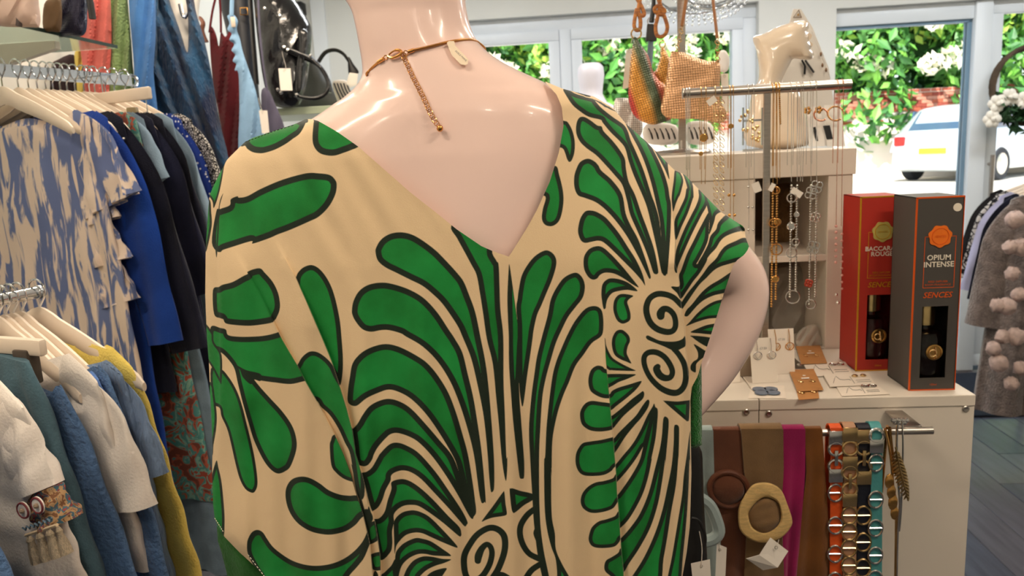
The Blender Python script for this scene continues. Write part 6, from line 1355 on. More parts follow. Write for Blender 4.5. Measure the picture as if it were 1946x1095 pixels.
# ------------------------------------------------------------------ clothes racks: hangers and garments
ZV = np.array([0, 0, 1.0])
def hanger(label, top, ux, hw, drop=.090, group=None, m=None, rise=.055):
    """top = where the hook sits on the rail; returns the neck point of the arms"""
    n = np.cross(ZV, ux); neck = np.array(top) - ZV * (rise + .012)
    h = thing('clothes_hanger', label, 'hanger', neck, group)
    q = MB()
    pts = [top + ux * (.017 * cos(a)) + ZV * (-.008 + .017 * sin(a)) for a in np.linspace(-.9, pi, 12)]
    pts = pts[::-1]
    q.tube([pts[0]] + pts[1:] + [top - ZV * .034, neck - ZV * .004], .0016, 7); q.build('hook', M_CHROME, h)
    rows = []
    for s in np.linspace(-1, 1, 33):
        a = abs(s); z = -drop * (0.10 * min(1, a * 5) + .9 * max(0, a - .08) ** 1.12) - (.012 * max(0, a - .8) * 5) ** 2
        rz_ = .0195 * (1 - .42 * a) * (.55 if a > .98 else 1); ry = .006 * (.6 if a > .98 else 1)
        off = .018 * a * a
        rows.append([neck + ux * (s * hw) + ZV * (z + rz_ * sin(t)) + n * (ry * cos(t) - off) for t in np.linspace(0, 2 * pi, 10, endpoint=False)])
    q = MB(); q.grid(rows, closed_u=True, cap=True); q.build('arms', m or M_HANG, h)
    return neck
def sleeve_mesh(p0, ux, n, ang, ln, w0, w1, th, ph, ruff=0.0, turn=0.0):
    rows = []; c = np.array(p0, float); NV = 20
    for i in range(NV):
        v = i / (NV - 1); a_ = ang + turn * max(0, 1 - v / .45) ** 1.5
        d = ux * sin(a_) - ZV * cos(a_); side = ux * cos(a_) + ZV * sin(a_)
        if i: c = c + d * (ln / (NV - 1))
        w_ = w0 + (w1 - w0) * v
        if turn: w_ *= .72 + .28 * min(1, v / .3)
        row = []
        for k in range(26):
            a = 2 * pi * k / 26; x = cos(a) * w_; y = sin(a) * th * (.5 + .6 * v) + .004 * min(1, v * 3) * sin(4 * a + 4 * v + ph) + .002 * sin(15 * v + 2 * a + ph)
            if ruff: y += ruff * v * sin(9 * a + ph); x += ruff * .5 * v * cos(7 * a)
            row.append(c + side * x + n * y)
        rows.append(row)
    q = MB(); q.grid(rows, closed_u=True, cap=True); return q
def garment(name, label, cat, neck, ux, hw, L, m, hem=None, drop=.090, th=.013, nw=.165, nd=.075, nf=4, amp=.008, sleeve=None, group=None, ms=None, seed=0, strap=False, lean=0.0):
    n = np.cross(ZV, ux); hem = hem or hw * 1.15; ph = seed * 1.7
    g = thing(name, label, cat, neck - ZV * L, group); rows = []
    N = 64
    for v in np.linspace(0, 1, 30):
        row = []
        for k in range(N):
            a = 2 * pi * (k + .5) / N; s = cos(a); sd = sin(a)
            x = s * (hw + (hem - hw) * v ** .8)
            zt = -drop * max(0, abs(s) - .08) ** 1.1 * .98 + .022
            f_ = max(0, 1 - (abs(s) * hw / nw) ** 2)
            zt -= nd * (1 if sd < 0 else .8) * f_ ** .55
            if strap and abs(s) * hw > nw * 1.25: zt -= .11 * min(1, (abs(s) * hw - nw * 1.25) / .05)
            z = zt * (1 - v) - L * v
            open_ = (.45 + .55 * min(1, v * 5))
            y = np.sign(sd) * abs(sd) ** .6 * th * open_ * (1 + .5 * v)
            y += amp * (v ** .7) * (sin(nf * pi * s + ph) + .5 * sin(nf * 1.9 * pi * s + ph * 2 + 2 * v)) + .002 * sin(30 * v + 4 * s)
            row.append(neck + ux * (x + lean * v) + ZV * z + n * (y - .018 * s * s * (1 - v)))
        rows.append(row)
    q = MB(); q.grid(rows, closed_u=True, cap=True); q.build('body', m, g, sharp=70)
    if sleeve:
        ln, ang, w0, w1 = sleeve[:4]; ruff = sleeve[4] if len(sleeve) > 4 else 0
        for sg in (1, -1):
            p0 = neck + ux * (sg * (hw - .058)) - ZV * (drop * .62 + w0 * .50) - n * .010
            q = sleeve_mesh(p0, ux * sg, n, ang, ln + .03, w0, w1, th * .95, ph + sg, ruff, turn=.75); q.build('sleeve', ms or m, g, sharp=70)
    return g
def tie_dye(name, c1, c2, sc=(34, 34, 6), seed=0.0, lo=.47, hi=.53, dist=1.2):
    m = bpy.data.materials.new(name); m.use_nodes = True; n = m.node_tree; b = n.nodes['Principled BSDF']; L = n.links.new
    tc = n.nodes.new('ShaderNodeTexCoord'); mp = n.nodes.new('ShaderNodeMapping'); mp.inputs['Scale'].default_value = sc; mp.inputs['Location'].default_value = (seed, seed * .7, seed)
    L(tc.outputs['Object'], mp.inputs[0]); nz = n.nodes.new('ShaderNodeTexNoise'); nz.inputs['Scale'].default_value = 1; nz.inputs['Detail'].default_value = 5; nz.inputs['Distortion'].default_value = dist; L(mp.outputs[0], nz.inputs['Vector'])
    rp = n.nodes.new('ShaderNodeValToRGB'); rp.color_ramp.elements[0].position = lo; rp.color_ramp.elements[1].position = hi; rp.color_ramp.elements[0].color = c1; rp.color_ramp.elements[1].color = c2
    L(nz.outputs['Fac'], rp.inputs[0]); L(rp.outputs[0], b.inputs['Base Color']); b.inputs['Roughness'].default_value = .85; b.inputs['Specular IOR Level'].default_value = .2
    return m
def multi(name, cols, scale=30, kind='noise'):
    m = bpy.data.materials.new(name); m.use_nodes = True; n = m.node_tree; b = n.nodes['Principled BSDF']; L = n.links.new
    tc = n.nodes.new('ShaderNodeTexCoord')
    if kind == 'noise':
        tx_ = n.nodes.new('ShaderNodeTexNoise'); tx_.inputs['Scale'].default_value = scale; tx_.inputs['Detail'].default_value = 3; tx_.inputs['Distortion'].default_value = 1.5; out = tx_.outputs['Fac']
    else:
        tx_ = n.nodes.new('ShaderNodeTexVoronoi'); tx_.inputs['Scale'].default_value = scale; tx_.feature = 'DISTANCE_TO_EDGE' if kind == 'pebble' else 'F1'; out = tx_.outputs['Distance']
    L(tc.outputs['Object'], tx_.inputs['Vector']); rp = n.nodes.new('ShaderNodeValToRGB'); rp.color_ramp.interpolation = 'CONSTANT'; e = rp.color_ramp.elements
    while len(e) < len(cols): e.new(.5)
    for k, (p, c) in enumerate(cols): e[k].position = p; e[k].color = c
    L(out, rp.inputs[0]); L(rp.outputs[0], b.inputs['Base Color']); b.inputs['Roughness'].default_value = .85; b.inputs['Specular IOR Level'].default_value = .2
    return m
# upper rack: a flat chrome bar, hangers facing along it
A0 = PT(30, 135, 1.60); A1 = PT(213, 153, 1.85); A1[2] = A0[2] = (A0[2] + A1[2]) / 2
DU = (A1 - A0) * np.array([1, 1, 0]); DU /= np.linalg.norm(DU); DU = np.array([sin(radians(17.5)), cos(radians(17.5)), 0])
UX = np.array([DU[1], -DU[0], 0]); LEN = .285
def up(t): return A0 + DU * (LEN * t)
ur = thing('upper_clothes_rail', 'flat chrome arm of the wall rack carrying the blue dresses', 'rail', up(.3))
q = MB(); a, b = up(-1.8), up(1.02); k = UX * .004
q.add([a - k - ZV * .014, a + k - ZV * .014, b + k - ZV * .014, b - k - ZV * .014, a - k + ZV * .012, a + k + ZV * .012, b + k + ZV * .012, b - k + ZV * .012], [(0, 1, 2, 3), (7, 6, 5, 4), (0, 4, 5, 1), (1, 5, 6, 2), (2, 6, 7, 3), (3, 7, 4, 0)])
q.build('bar', M_CHROME, ur, smooth=False)
q = MB(); q.tube([up(1.02) + ZV * .012, up(1.07) + ZV * .010, up(1.09) + ZV * .0, up(1.07) - ZV * .012, up(1.02) - ZV * .014], .004, 8); q.build('end_stop', M_CHROME, ur)
q = MB(); e0 = up(-1.8); q.tube([e0, e0 - UX * .0 - ZV * 1.6], .014, 10); q.lathe([(.17, 0), (.17, .01), (.03, .014)], (e0[0], e0[1], 0)); q.build('upright', M_CHROME, ur)
TOPZ = ZV * .0155
HG = 'cream hangers on the upper rail'
C_TD = tie_dye('tie_dye_blue', rgb(104, 118, 162), rgb(222, 204, 190), (38, 38, 6.5), lo=.48, hi=.54)
C_COB = cloth('cobalt_cloth', rgb(26, 66, 158), .3, 8); C_NAVY = cloth('navy_cloth', rgb(26, 28, 46), .4, 9); C_DEEP = cloth('deep_navy_cloth', rgb(30, 32, 56), .4, 9)
C_PALE = cloth('pale_blue_cloth', rgb(150, 176, 200), .25, 8); C_FLOR = multi('floral_cloth', ((0, rgb(110, 62, 52)), (.42, rgb(160, 84, 66)), (.48, rgb(74, 130, 128)), (.56, rgb(120, 160, 148)), (.62, rgb(150, 72, 58))), 26)
C_DENIM = cloth('pale_denim', rgb(112, 132, 150), .2, 30); C_DOT = multi('white_dot_cloth', ((0, rgb(226, 226, 230)), (.22, rgb(36, 60, 140))), 90, 'F1'); C_PEB = multi('pebble_print', ((0, rgb(24, 24, 28)), (.13, rgb(214, 210, 204))), 150, 'pebble')
def rack(t, lab, gname, cat, m, L, hw=.215, hem=None, sleeve=None, hl=None, **kw):
    nk = hanger('cream hanger holding the ' + (hl or lab), up(t) + TOPZ, UX, hw - .026, group=HG)
    short = dict(kw); return garment(gname, lab_full[t], cat, nk, UX, hw, L, m, hem, sleeve=sleeve, group='garments on the upper rail', seed=int(t * 40) + 1, **short)
lab_full = {0.0: 'blue and cream tie dye dress with frilled sleeves, front of the upper rail', .15: 'cobalt blue dress with long sleeves, behind the tie dye dress', .28: 'navy top with little studs at the shoulder, behind the cobalt dress', .40: 'long floral dress in teal and rust with pale blue shoulders', .47: 'long pale denim dress behind the floral dress', .55: 'long plain navy dress with straight sleeves, right of the floral dress', .65: 'dark navy blouse with buttoned sleeve tabs', .75: 'light blue top behind the dark navy blouse', .84: 'royal blue top with white dots', .95: 'black and white pebble print top, at the far end of the upper rail'}
g = rack(0.0, 'tie dye dress', 'tie_dye_dress', 'dress', C_TD, .98, hem=.27, sleeve=(.135, .35, .072, .085, .012), nd=.085, nw=.165, amp=.010, nf=5)
nk = up(0) + TOPZ - ZV * .067
for j in range(3):                                                     # frills down the side
    p0 = nk + UX * (.155 + .012 * j) - ZV * (.19 + .085 * j); q = sleeve_mesh(p0, UX, np.cross(ZV, UX), .25, .085, .045, .06, .014, j * 2.1, .012); q.build('frill', C_TD, g)
rack(.15, 'cobalt blue dress', 'cobalt_dress', 'dress', C_COB, .92, hem=.235, sleeve=(.44, .17, .062, .048), nf=3)
g = rack(.28, 'studded navy top', 'navy_tunic', 'top', C_NAVY, .66, hem=.235, sleeve=(.47, .2, .064, .055))
nk = up(.28) + TOPZ - ZV * .067
for dx, dz in ((.196, -.086), (.212, -.10)):
    q = MB(); q.ball(nk + UX * dx + ZV * dz - DU * .02, .0045, 8); q.build('stud', M_SILVER, g)
rack(.40, 'floral dress', 'floral_dress', 'dress', C_FLOR, .93, hem=.285, sleeve=(.10, .3, .062, .07), ms=C_PALE)
rack(.47, 'pale denim dress', 'denim_dress', 'dress', C_DENIM, 1.12, hem=.32)
rack(.55, 'long navy dress', 'navy_dress', 'dress', C_DEEP, 1.14, hem=.335, sleeve=(.36, .2, .06, .052))
g = rack(.65, 'dark navy blouse', 'navy_blouse', 'blouse', C_NAVY, .62, sleeve=(.27, .2, .06, .055))
nk = up(.65) + TOPZ - ZV * .067
q = MB(); q.box((-.004, -.004, -.022), (.004, .004, .022), .002); q.v = [tuple(nk + UX * (.222 + p[0]) + DU * p[1] - DU * .018 + ZV * (-.17 + p[2])) for p in q.v]; q.build('sleeve_tab', C_NAVY, g)
rack(.75, 'light blue top', 'light_blue_blouse', 'top', C_PALE, .6, sleeve=(.25, .2, .058, .055))
rack(.84, 'royal blue dotted top', 'dotted_blouse', 'top', C_DOT, .62, sleeve=(.3, .2, .056, .05))
rack(.95, 'pebble print top', 'pebble_print_blouse', 'top', C_PEB, .55, sleeve=(.22, .25, .062, .058))
for t, lb in ((-.12, 'empty cream hanger in front of the tie dye dress'), (.08, 'empty cream hanger between the tie dye and cobalt dresses'), (.22, 'empty cream hanger behind the cobalt dress'), (.34, 'empty cream hanger behind the studded navy top'), (.60, 'empty cream hanger just before the dark navy blouse')):
    hanger(lb, up(t) + TOPZ, UX, .208, group=HG)
th_ = thing('trouser_hanger', 'wide flat cream clip hanger standing out across the upper rail', 'hanger', up(.9) - ZV * .06)
q = MB(); c0 = PT(128, 196, 1.80); c1 = PT(288, 194, 1.66); d_ = (c1 - c0); d_[2] = 0; d_ /= np.linalg.norm(d_); L_ = np.linalg.norm(c1 - c0)
q.box((0, -.005, -.0135), (L_, .005, .0135), .004); nn = np.cross(ZV, d_); q.v = [tuple(c0 + d_ * p[0] + nn * p[1] + ZV * p[2]) for p in q.v]; q.build('bar', M_HANG, th_)
q = MB(); w0 = c0 + d_ * (L_ - .018); q.tube([w0 - ZV * .012, w0 - ZV * .04, w0 - d_ * .045 - ZV * .043], .0013, 6); q.build('wire', M_CHROME, th_)
q = MB(); w1 = w0 - d_ * .05 - ZV * .04; q.box(w1 - np.array([.012, .006, .016]), w1 + np.array([.012, .006, .014]), .003); q.build('clip', mat('smoky_clip', rgb(150, 134, 100), .2, 0, .1, 9), th_)
q = MB(); w2 = c0 + d_ * (L_ * .46); q.tube([w2 + ZV * .012, w2 + ZV * .05, up(.95) + TOPZ + ZV * .001], .0016, 7); q.build('hook', M_CHROME, th_)

# lower rack, nearer
B0 = PT(70, 556, 1.11)
def lo(s): return B0 - DU * s
lr_ = thing('lower_clothes_rail', 'low chrome arm of the rack carrying the white, yellow and denim tops', 'rail', lo(.2))
q = MB(); q.tube([lo(.42), lo(.0)], .009, 12); q.build('bar', M_CHROME, lr_)
q = MB(); q.ball(lo(-.003), .0105, 12); q.build('end_knob', M_CHROME, lr_)
q = MB(); e0 = lo(.42); q.tube([e0, (e0[0], e0[1], 0.01)], .014, 10); q.lathe([(.17, 0), (.17, .01), (.03, .014)], (e0[0], e0[1], 0)); q.build('upright', M_CHROME, lr_)
HL = 'cream hangers on the lower rail'; GL = 'garments on the lower rail'
TL = ZV * .0105
def low(s, hl, gname, lab, cat, m, L, hw=.205, **kw):
    nk = hanger('cream hanger holding the ' + hl, lo(s) + TL, UX, kw.pop('hh', hw - .036), group=HL, rise=.038)
    return garment(gname, lab, cat, nk, UX, hw, L, m, group=GL, seed=int(s * 100) + 3, **kw), nk
C_YEL = cloth('yellow_cloth', rgb(228, 204, 104), .15, 8, .35, 300); C_CRK = cloth('crinkle_blue', rgb(136, 162, 200), .3, 10, .9, 130, stretch=(1, 1, .25))
C_MID = cloth('mid_blue_cloth', rgb(88, 120, 164), .25, 10, .5, 200); C_PERI = cloth('periwinkle_cloth', rgb(100, 138, 208), .2, 8); C_WT = cloth('white_cloth', rgb(234, 226, 218), .06, 6, .15, 300); C_JEAN = cloth('teal_denim', rgb(82, 112, 126), .25, 24)
C_STEEL = cloth('steel_blue_cloth', rgb(88, 120, 164), .25, 10, .5, 160)
low(0.0, 'yellow top', 'yellow_vest', 'mustard yellow sleeveless top, last on the lower rail', 'top', C_YEL, .43, hw=.192, hem=.27, hh=.208, nd=.05, nw=.13, amp=.008)
low(.028, 'crinkled blue shirt', 'crinkle_shirt', 'crinkled mid blue short sleeved shirt beside the yellow top', 'shirt', C_CRK, .36, hem=.22, sleeve=(.10, .2, .06, .064))
low(.040, 'long blue dress behind the white tee', 'blue_dress', 'long mid blue dress hanging between yellow and white tops', 'dress', C_MID, .66, hw=.195, hem=.29)
low(.052, 'periwinkle tee', 'periwinkle_tee', 'bright periwinkle tee mostly hidden behind the white tee', 'tee', C_PERI, .34, hw=.19)
low(.062, 'white tee', 'white_tee', 'plain white tee with folded sleeves on the lower rail', 'tee', C_WT, .33, hw=.2, hem=.22, sleeve=(.135, .24, .06, .064), nw=.13)
low(.092, 'steel blue dress', 'steel_blue_dress', 'long steel blue dress between the white tee and teal denim', 'dress', C_STEEL, .62, hw=.175, hem=.29)
# denim skirt on a clip hanger
dn = lo(.116) + TL
tr_ = thing('clip_hanger', 'cream clip hanger with dark clips carrying the teal denim skirt', 'hanger', dn - ZV * .05)
q = MB(); q.box((-.16, -.006, -.011), (.16, .006, .011), .004); nn = np.cross(ZV, UX); q.v = [tuple(dn - ZV * .055 + UX * p[0] + nn * p[1] + ZV * p[2]) for p in q.v]; q.build('bar', M_HANG, tr_)
q = MB(); q.tube([dn + UX * (.017 * cos(a)) + ZV * (-.008 + .017 * sin(a)) for a in np.linspace(pi, -.9, 12)] + [dn - ZV * .034, dn - ZV * .048], .0016, 7); q.build('hook', M_CHROME, tr_)
for sg in (-.125, .125):
    q = MB(); q.box((-.014, -.009, -.034), (.014, .009, .012), .003); q.v = [tuple(dn - ZV * .07 + UX * (p[0] + sg) + nn * p[1] + ZV * p[2]) for p in q.v]; q.build('clip', mat('dark_clip', rgb(70, 60, 52), .3, 0, .1, 9), tr_)
garment('denim_skirt', 'teal denim skirt with a gathered elastic waist on a clip hanger', 'skirt', dn - ZV * .085, UX, .155, .48, C_JEAN, hem=.25, drop=.006, nd=0, th=.02, nf=7, amp=.012, group=GL, seed=9)
# white embroidered top with tassel cuffs
g, nk = low(.162, 'white embroidered top', 'embroidered_blouse', 'white top with embroidered round motifs and tasselled cuffs, lower left', 'top', C_WT, .30, hw=.2, hem=.22, nw=.085)
n_ = np.cross(ZV, UX)
ang = .36; d_ = UX * sin(ang) - ZV * cos(ang); sd2 = UX * cos(ang) + ZV * sin(ang)
p0 = nk + UX * .155 - ZV * .068 - n_ * .012
q = sleeve_mesh(p0, UX, n_, ang, .105, .036, .031, .018, .5, turn=.5); q.build('sleeve', C_WT, g)
pc = p0 + d_ * .100 + UX * .014
q = sleeve_mesh(pc, UX, n_, ang, .044, .031, .032, .0195, .5); q.build('embroidered_cuff', multi('embroidery', ((0, rgb(120, 84, 60)), (.42, rgb(176, 142, 104)), (.5, rgb(70, 104, 120)), (.56, rgb(150, 60, 60)), (.62, rgb(190, 160, 120))), 60), g)
fn = -n_
def cuff(x, z, l=.028): return pc + sd2 * x + d_ * z + fn * l * -1 if False else pc + sd2 * x + d_ * z - DU * l
for x in (-.0135, .0145):
    q = MB(); q.lathe([(.0105, 0), (.0105, .0015), (.008, .0025), (.004, .002), (0, .002)], cuff(x, .013, .0225), -DU, 22); r0_ = q.build('round_motif', C_WT, g)
    q = MB(); q.ring(cuff(x, .013, .0245), .0092, .0013, DU, 22, 6); q.build('motif_rim', mat('maroon_thread', rgb(120, 50, 56), .7), r0_)
    q = MB(); q.ball(cuff(x, .013, .0255), .0033, 8); q.build('motif_bead', mat('taupe_bead', rgb(150, 130, 110), .4), r0_)
q = MB(); q.tube([cuff(-.029 + .058 * k / 14, .032 + (.004 if k % 2 else 0), .0235) for k in range(15)], .0011, 5); q.build('zigzag_braid', mat('blue_braid', rgb(86, 110, 128), .7), g)
q = MB(); q.tube([cuff(-.030, .042, .0225), cuff(.031, .042, .0225)], .0022, 6); q.build('cuff_braid', mat('ecru_braid', rgb(206, 184, 152), .8), g)
for k in range(7):
    x = -.028 + k * .0097; a0_ = cuff(x, .044, .022 + .004 * (k % 2)); dn_ = -ZV * .9 + UX * .25; q = MB(); q.tube([a0_, a0_ + dn_ * .006, a0_ + dn_ * .009, a0_ + dn_ * .022, a0_ + dn_ * .036], [.0015, .004, .003, .006, .0072], 9); q.build('tassel', mat('ecru_tassel', rgb(226, 206, 176), .9, 0, .3, 150, .8, 500, stretch=(4, 4, .4)), g)
low(.25, 'front blue crinkle dress', 'front_blue_dress', 'mid blue crinkled dress nearest the front, bottom left of the racks', 'dress', C_STEEL, .5, hw=.2, hem=.30, lean=.03)
hanger('empty cream hanger on the lower rail, near the front', lo(.215) + TL, UX, .21, group=HL, rise=.038)

# ------------------------------------------------------------------ left wall display: glass shelf with bags, garments hanging beside
gx = -1.2; gz_ = float(PT(120, 68, 1.83)[2])
gs = thing('glass_shelf', 'thick glass shelf on the left wall above the hanging clothes', 'shelf', (gx - .16, 1.5, gz_))
ye = float(PT(241, 88, 2.03)[1])
MB().box((WL, .6, gz_ - .004), (gx, ye, gz_ + .004)).build('glass_board', mat('green_edge_glass', (.75, .9, .82, 1), .05, 0, .05, 2, trans=.85, ior=1.3), gs, smooth=False)
q = MB(); q.box((gx - .0, .6, gz_ - .0045), (gx + .0015, ye + .0015, gz_ + .0045)); q.build('front_edge', mat('dark_glass_edge', rgb(46, 62, 58), .15), gs, smooth=False)
for yb in (ye - .18,):
    q = MB(); q.prism([(0, 0), (.30, 0), (.30, -.018), (.0, -.09)], (WL, yb, gz_ - .005), (1, 0, 0), (0, 0, 1), (0, .02, 0)); q.build('bracket', M_WHITE, gs, smooth=False)
def softbag(name, lab, out, d, T, m, straps=(), folds=(.003, 30, .4), cat='bag'):
    t = thing(name, lab, cat, PT(*out[0], d)); q = MB(); puff(q, out, d, T, folds=folds); q.build('body', m, t)
    for pts, r, mm in straps:
        q = MB(); q.tube(smooth_line(pxl(pts, d - T * .6), 4), r, 8, flat=.5); q.build('strap', mm, t)
    return t
softbag('blush_bag', 'blush pink leather bag with a dark strap at the left end of the glass shelf', [(-30, -40), (60, -40), (74, 10), (76, 46), (60, 52), (-30, 40)], 1.62, .03, mat('blush_leather', rgb(206, 178, 164), .5, 0, .1, 9), (([(14, -10), (24, 12), (36, 26), (36, 50)], .006, mat('dark_strap', rgb(60, 46, 44), .5)),))
softbag('brown_bag', 'small brown leather bag on the glass shelf beside the sequin bag', [(84, 8), (100, -4), (116, 0), (116, 56), (100, 60), (82, 54)], 1.76, .018, mat('brown_suede', rgb(96, 72, 44), .8, 0, .2, 20))
sq = softbag('sequin_bag', 'dark navy sequinned bag on the glass shelf', [(106, -30), (160, -30), (166, 30), (160, 66), (130, 68), (106, 60)], 1.82, .028, rhine('navy_sequins', [(-.2, rgb(34, 32, 66)), (.2, rgb(28, 28, 52))], 260), (([(164, -30), (172, 8), (176, 36)], .008, MATS['black_leather']),))
softbag('pink_blouse', 'coral pink top hanging behind the sequin bag', [(150, 40), (172, -30), (205, -30), (212, 60), (208, 150), (204, 200), (168, 200), (156, 120)], 2.22, .02, cloth('coral_cloth', rgb(206, 104, 96), .3, 10), folds=(.010, 26, .1), cat='top')
softbag('yellow_garment', 'narrow strip of mustard garment beside the coral top', [(142, 100), (154, 96), (162, 150), (160, 200), (150, 200), (144, 140)], 2.25, .01, C_YEL, folds=(.004, 20, .1), cat='garment')
softbag('dark_garment', 'dark plum garment seen under the glass shelf', [(60, 135), (100, 118), (140, 104), (148, 150), (150, 210), (60, 210)], 2.3, .015, cloth('plum_cloth', rgb(50, 34, 38), .3, 9), folds=(.005, 30, .1), cat='garment')
softbag('grey_green_cardigan', 'pale grey green cardigan edge behind the coral top', [(166, -30), (186, -30), (192, 60), (182, 80), (172, 20)], 2.26, .01, cloth('sage_cloth', rgb(150, 150, 128), .2, 9), folds=(.004, 20, .1), cat='cardigan')
softbag('green_knit', 'soft sage green knit hanging left of the blue shirt', [(204, -30), (236, -30), (246, 40), (252, 120), (256, 210), (206, 210), (208, 100)], 2.24, .022, cloth('green_knit_cloth', rgb(126, 150, 98), .3, 12, .6, 160), folds=(.010, 26, .1), cat='knitwear')
softbag('blue_shirt', 'cornflower blue shirt hanging between the green knit and the mohair jumper', [(246, -30), (290, -30), (296, 60), (292, 140), (300, 240), (262, 240), (254, 120)], 2.22, .022, cloth('cornflower_cloth', rgb(72, 124, 190), .25, 12), folds=(.010, 30, .1), cat='shirt')
# mohair V neck jumper on a white bust
C_MOH = cloth('teal_mohair', rgb(34, 76, 112), .6, 14, .9, 220, sheen=.12, c2=rgb(20, 34, 66), stretch=(1, 1, .2))
jb = thing('torso_form', 'white torso form inside the dark teal mohair jumper', 'bust', PT(340, 140, 2.4))
q = MB(); puff(q, [(300, -60), (382, -60), (378, 20), (372, 120), (310, 120), (304, 20)], 2.43, .04); q.build('torso', mat('white_form', rgb(226, 222, 216), .4), jb)
q = MB(); q.tube(smooth_line(pxl([(342, 8), (346, 26), (352, 34), (356, 24)], 2.375), 4), .006, 7); q.build('silver_pendant', M_SILVER, jb)
mo = thing('mohair_jumper', 'dark teal blue fluffy mohair jumper with a deep V neck', 'jumper', PT(340, 300, 2.36))
q = MB(); puff(q, [(286, -40), (318, -40), (322, 0), (332, 30), (344, 64), (353, 94), (357, 97), (358, 60), (356, 20), (352, -10), (356, -40), (362, -40), (372, 20), (384, 60), (394, 100), (404, 150), (412, 200), (422, 250), (434, 300), (440, 380), (300, 380), (290, 300), (286, 200), (276, 150), (272, 120), (278, 80), (282, 30)], 2.36, .032, R=22, smooth_n=3, folds=(.014, 34, -.35), step=6); q.build('body', C_MOH, mo, sharp=80)
q = MB(); puff(q, [(284, -30), (300, -30), (300, 80), (296, 150), (300, 260), (306, 300), (280, 300), (276, 190), (270, 130), (276, 70)], 2.33, .022, folds=(.006, 26, .2)); q.build('sleeve', C_MOH, mo)
softbag('maroon_camisole', 'maroon strappy top hanging right of the mohair jumper', [(398, 60), (404, 52), (412, 70), (416, 88), (420, 60), (428, 70), (438, 60), (448, 90), (456, 160), (462, 230), (470, 320), (436, 330), (420, 240), (404, 150)], 2.62, .018, cloth('maroon_cloth', rgb(92, 26, 34), .3, 9), (([(398, 62), (404, 20), (414, -20)], .004, cloth('maroon_cloth', rgb(92, 26, 34))), ([(420, 62), (419, 20), (416, -20)], .004, MATS['maroon_cloth'])), folds=(.010, 24, .1), cat='top')
q = MB(); q.tube(smooth_line(pxl([(374, 36), (380, 34), (386, 44), (384, 56), (388, 70), (393, 80)], 2.6), 4), .008, 8, flat=.5); tag(q.build('brown_strap', mat('brown_leather', rgb(108, 62, 42))), 'brown leather strap loop between the jumper and the maroon top', 'strap')
ca = softbag('scalloped_camisole', 'pale blue camisole with scalloped edge hanging before the black backpack', [(432, 30), (444, 28), (452, 40), (450, 56), (456, 74), (462, 100), (472, 130), (484, 165), (492, 200), (500, 240), (500, 320), (456, 320), (455, 200), (453, 140), (446, 134), (449, 122), (442, 116), (447, 104), (440, 96), (445, 84), (436, 76), (440, 64), (432, 56), (436, 44)], 2.46, .012, cloth('sky_cloth', rgb(140, 178, 214), .2, 9), folds=(.006, 24, .1), cat='top')
q = MB(); q.tube(pxl([(440, 30), (441, 0), (443, -30)], 2.45), .007, 8, flat=.4); q.build('shoulder_strap', MATS['sky_cloth'], ca)
q = MB(); c0 = PT(443, 42, 2.44); q.box(c0 - np.array([.007, .003, .016]), c0 + np.array([.007, .003, .016]), .002); q.build('white_clip', M_HANG, ca)
plain_tag('white price tag below the pale blue camisole', [(492, 210), (508, 210), (512, 252), (498, 254)], 2.42, (500, 214), [(491, 186), (494, 200), (500, 213)])
softbag('lavender_cardigan', 'grey lavender cloth hanging behind the white price tag', [(496, 180), (508, 168), (524, 200), (540, 240), (536, 262), (506, 258)], 2.55, .01, cloth('lavender_grey', rgb(96, 92, 112), .2, 9), (([(508, 172), (500, 120), (493, 50), (490, -40)], .0035, cloth('lavender_grey', rgb(96, 92, 112))),), folds=(.004, 22, .1), cat='garment')
# black bags on the back shelf
M_PATENT = mat('patent_black', rgb(20, 20, 23), .2, 0, .1, 8, .25, 60, coat=.3); M_BKL = MATS['black_leather']; M_NVL = mat('navy_leather', rgb(30, 34, 44), .5, 0, .1, 9)
zs2 = float(PT(560, 209, 2.9)[2])
sh = thing('back_shelf', 'pale glass shelf carrying the black bags at the left wall', 'shelf', (-1.2, 3.0, zs2))
p_a = PT(500, 209, 2.9); p_b = PT(690, 209, 2.9)
MB().box((WL, p_a[1] - .12, zs2 - .026), (p_b[0], p_a[1] + .3, zs2), .002).build('board', mat('frosted_glass', rgb(216, 230, 200), .3, 0, .05, 3), sh, smooth=False)
q = MB(); q.prism([(0, 0), (.07, 0), (.06, -.07), (0, -.09)], (WL + .25, p_a[1] - .1, zs2 - .027), (1, 0, 0), (0, 0, 1), (0, .02, 0)); q.build('bracket', M_WHITE, sh, smooth=False)
bp_ = softbag('black_backpack', 'tall navy black backpack with a gold buckle strap on the back shelf', [(424, -40), (470, -40), (480, 20), (486, 100), (494, 190), (500, 206), (470, 206), (446, 150), (430, 60), (420, 10)], 2.85, .05, M_NVL, folds=(.0, 30, 0))
q = MB(); q.tube(pxl([(456, 15), (470, 15), (471, 28), (457, 28)], 2.78), .0022, 6, closed=True); q.build('buckle', M_GOLD, bp_)
q = MB(); q.tube(pxl([(474, -30), (480, 60), (488, 160)], 2.78), .009, 8, flat=.3); q.build('strap', M_BKL, bp_)
pb_ = softbag('patent_bag', 'glossy black patent handbag with two rolled handles on the back shelf', [(482, -40), (520, -40), (560, 0), (586, 40), (592, 60), (590, 100), (584, 150), (574, 190), (560, 204), (530, 204), (512, 190), (500, 150), (490, 80), (484, 20)], 2.75, .07, M_PATENT, folds=(.004, 40, .6))
q = MB(); puff(q, [(566, 58), (580, 56), (586, 70), (578, 120), (574, 170), (562, 175), (562, 130), (568, 90)], 2.67, .012); q.build('end_gusset', M_PATENT, pb_)
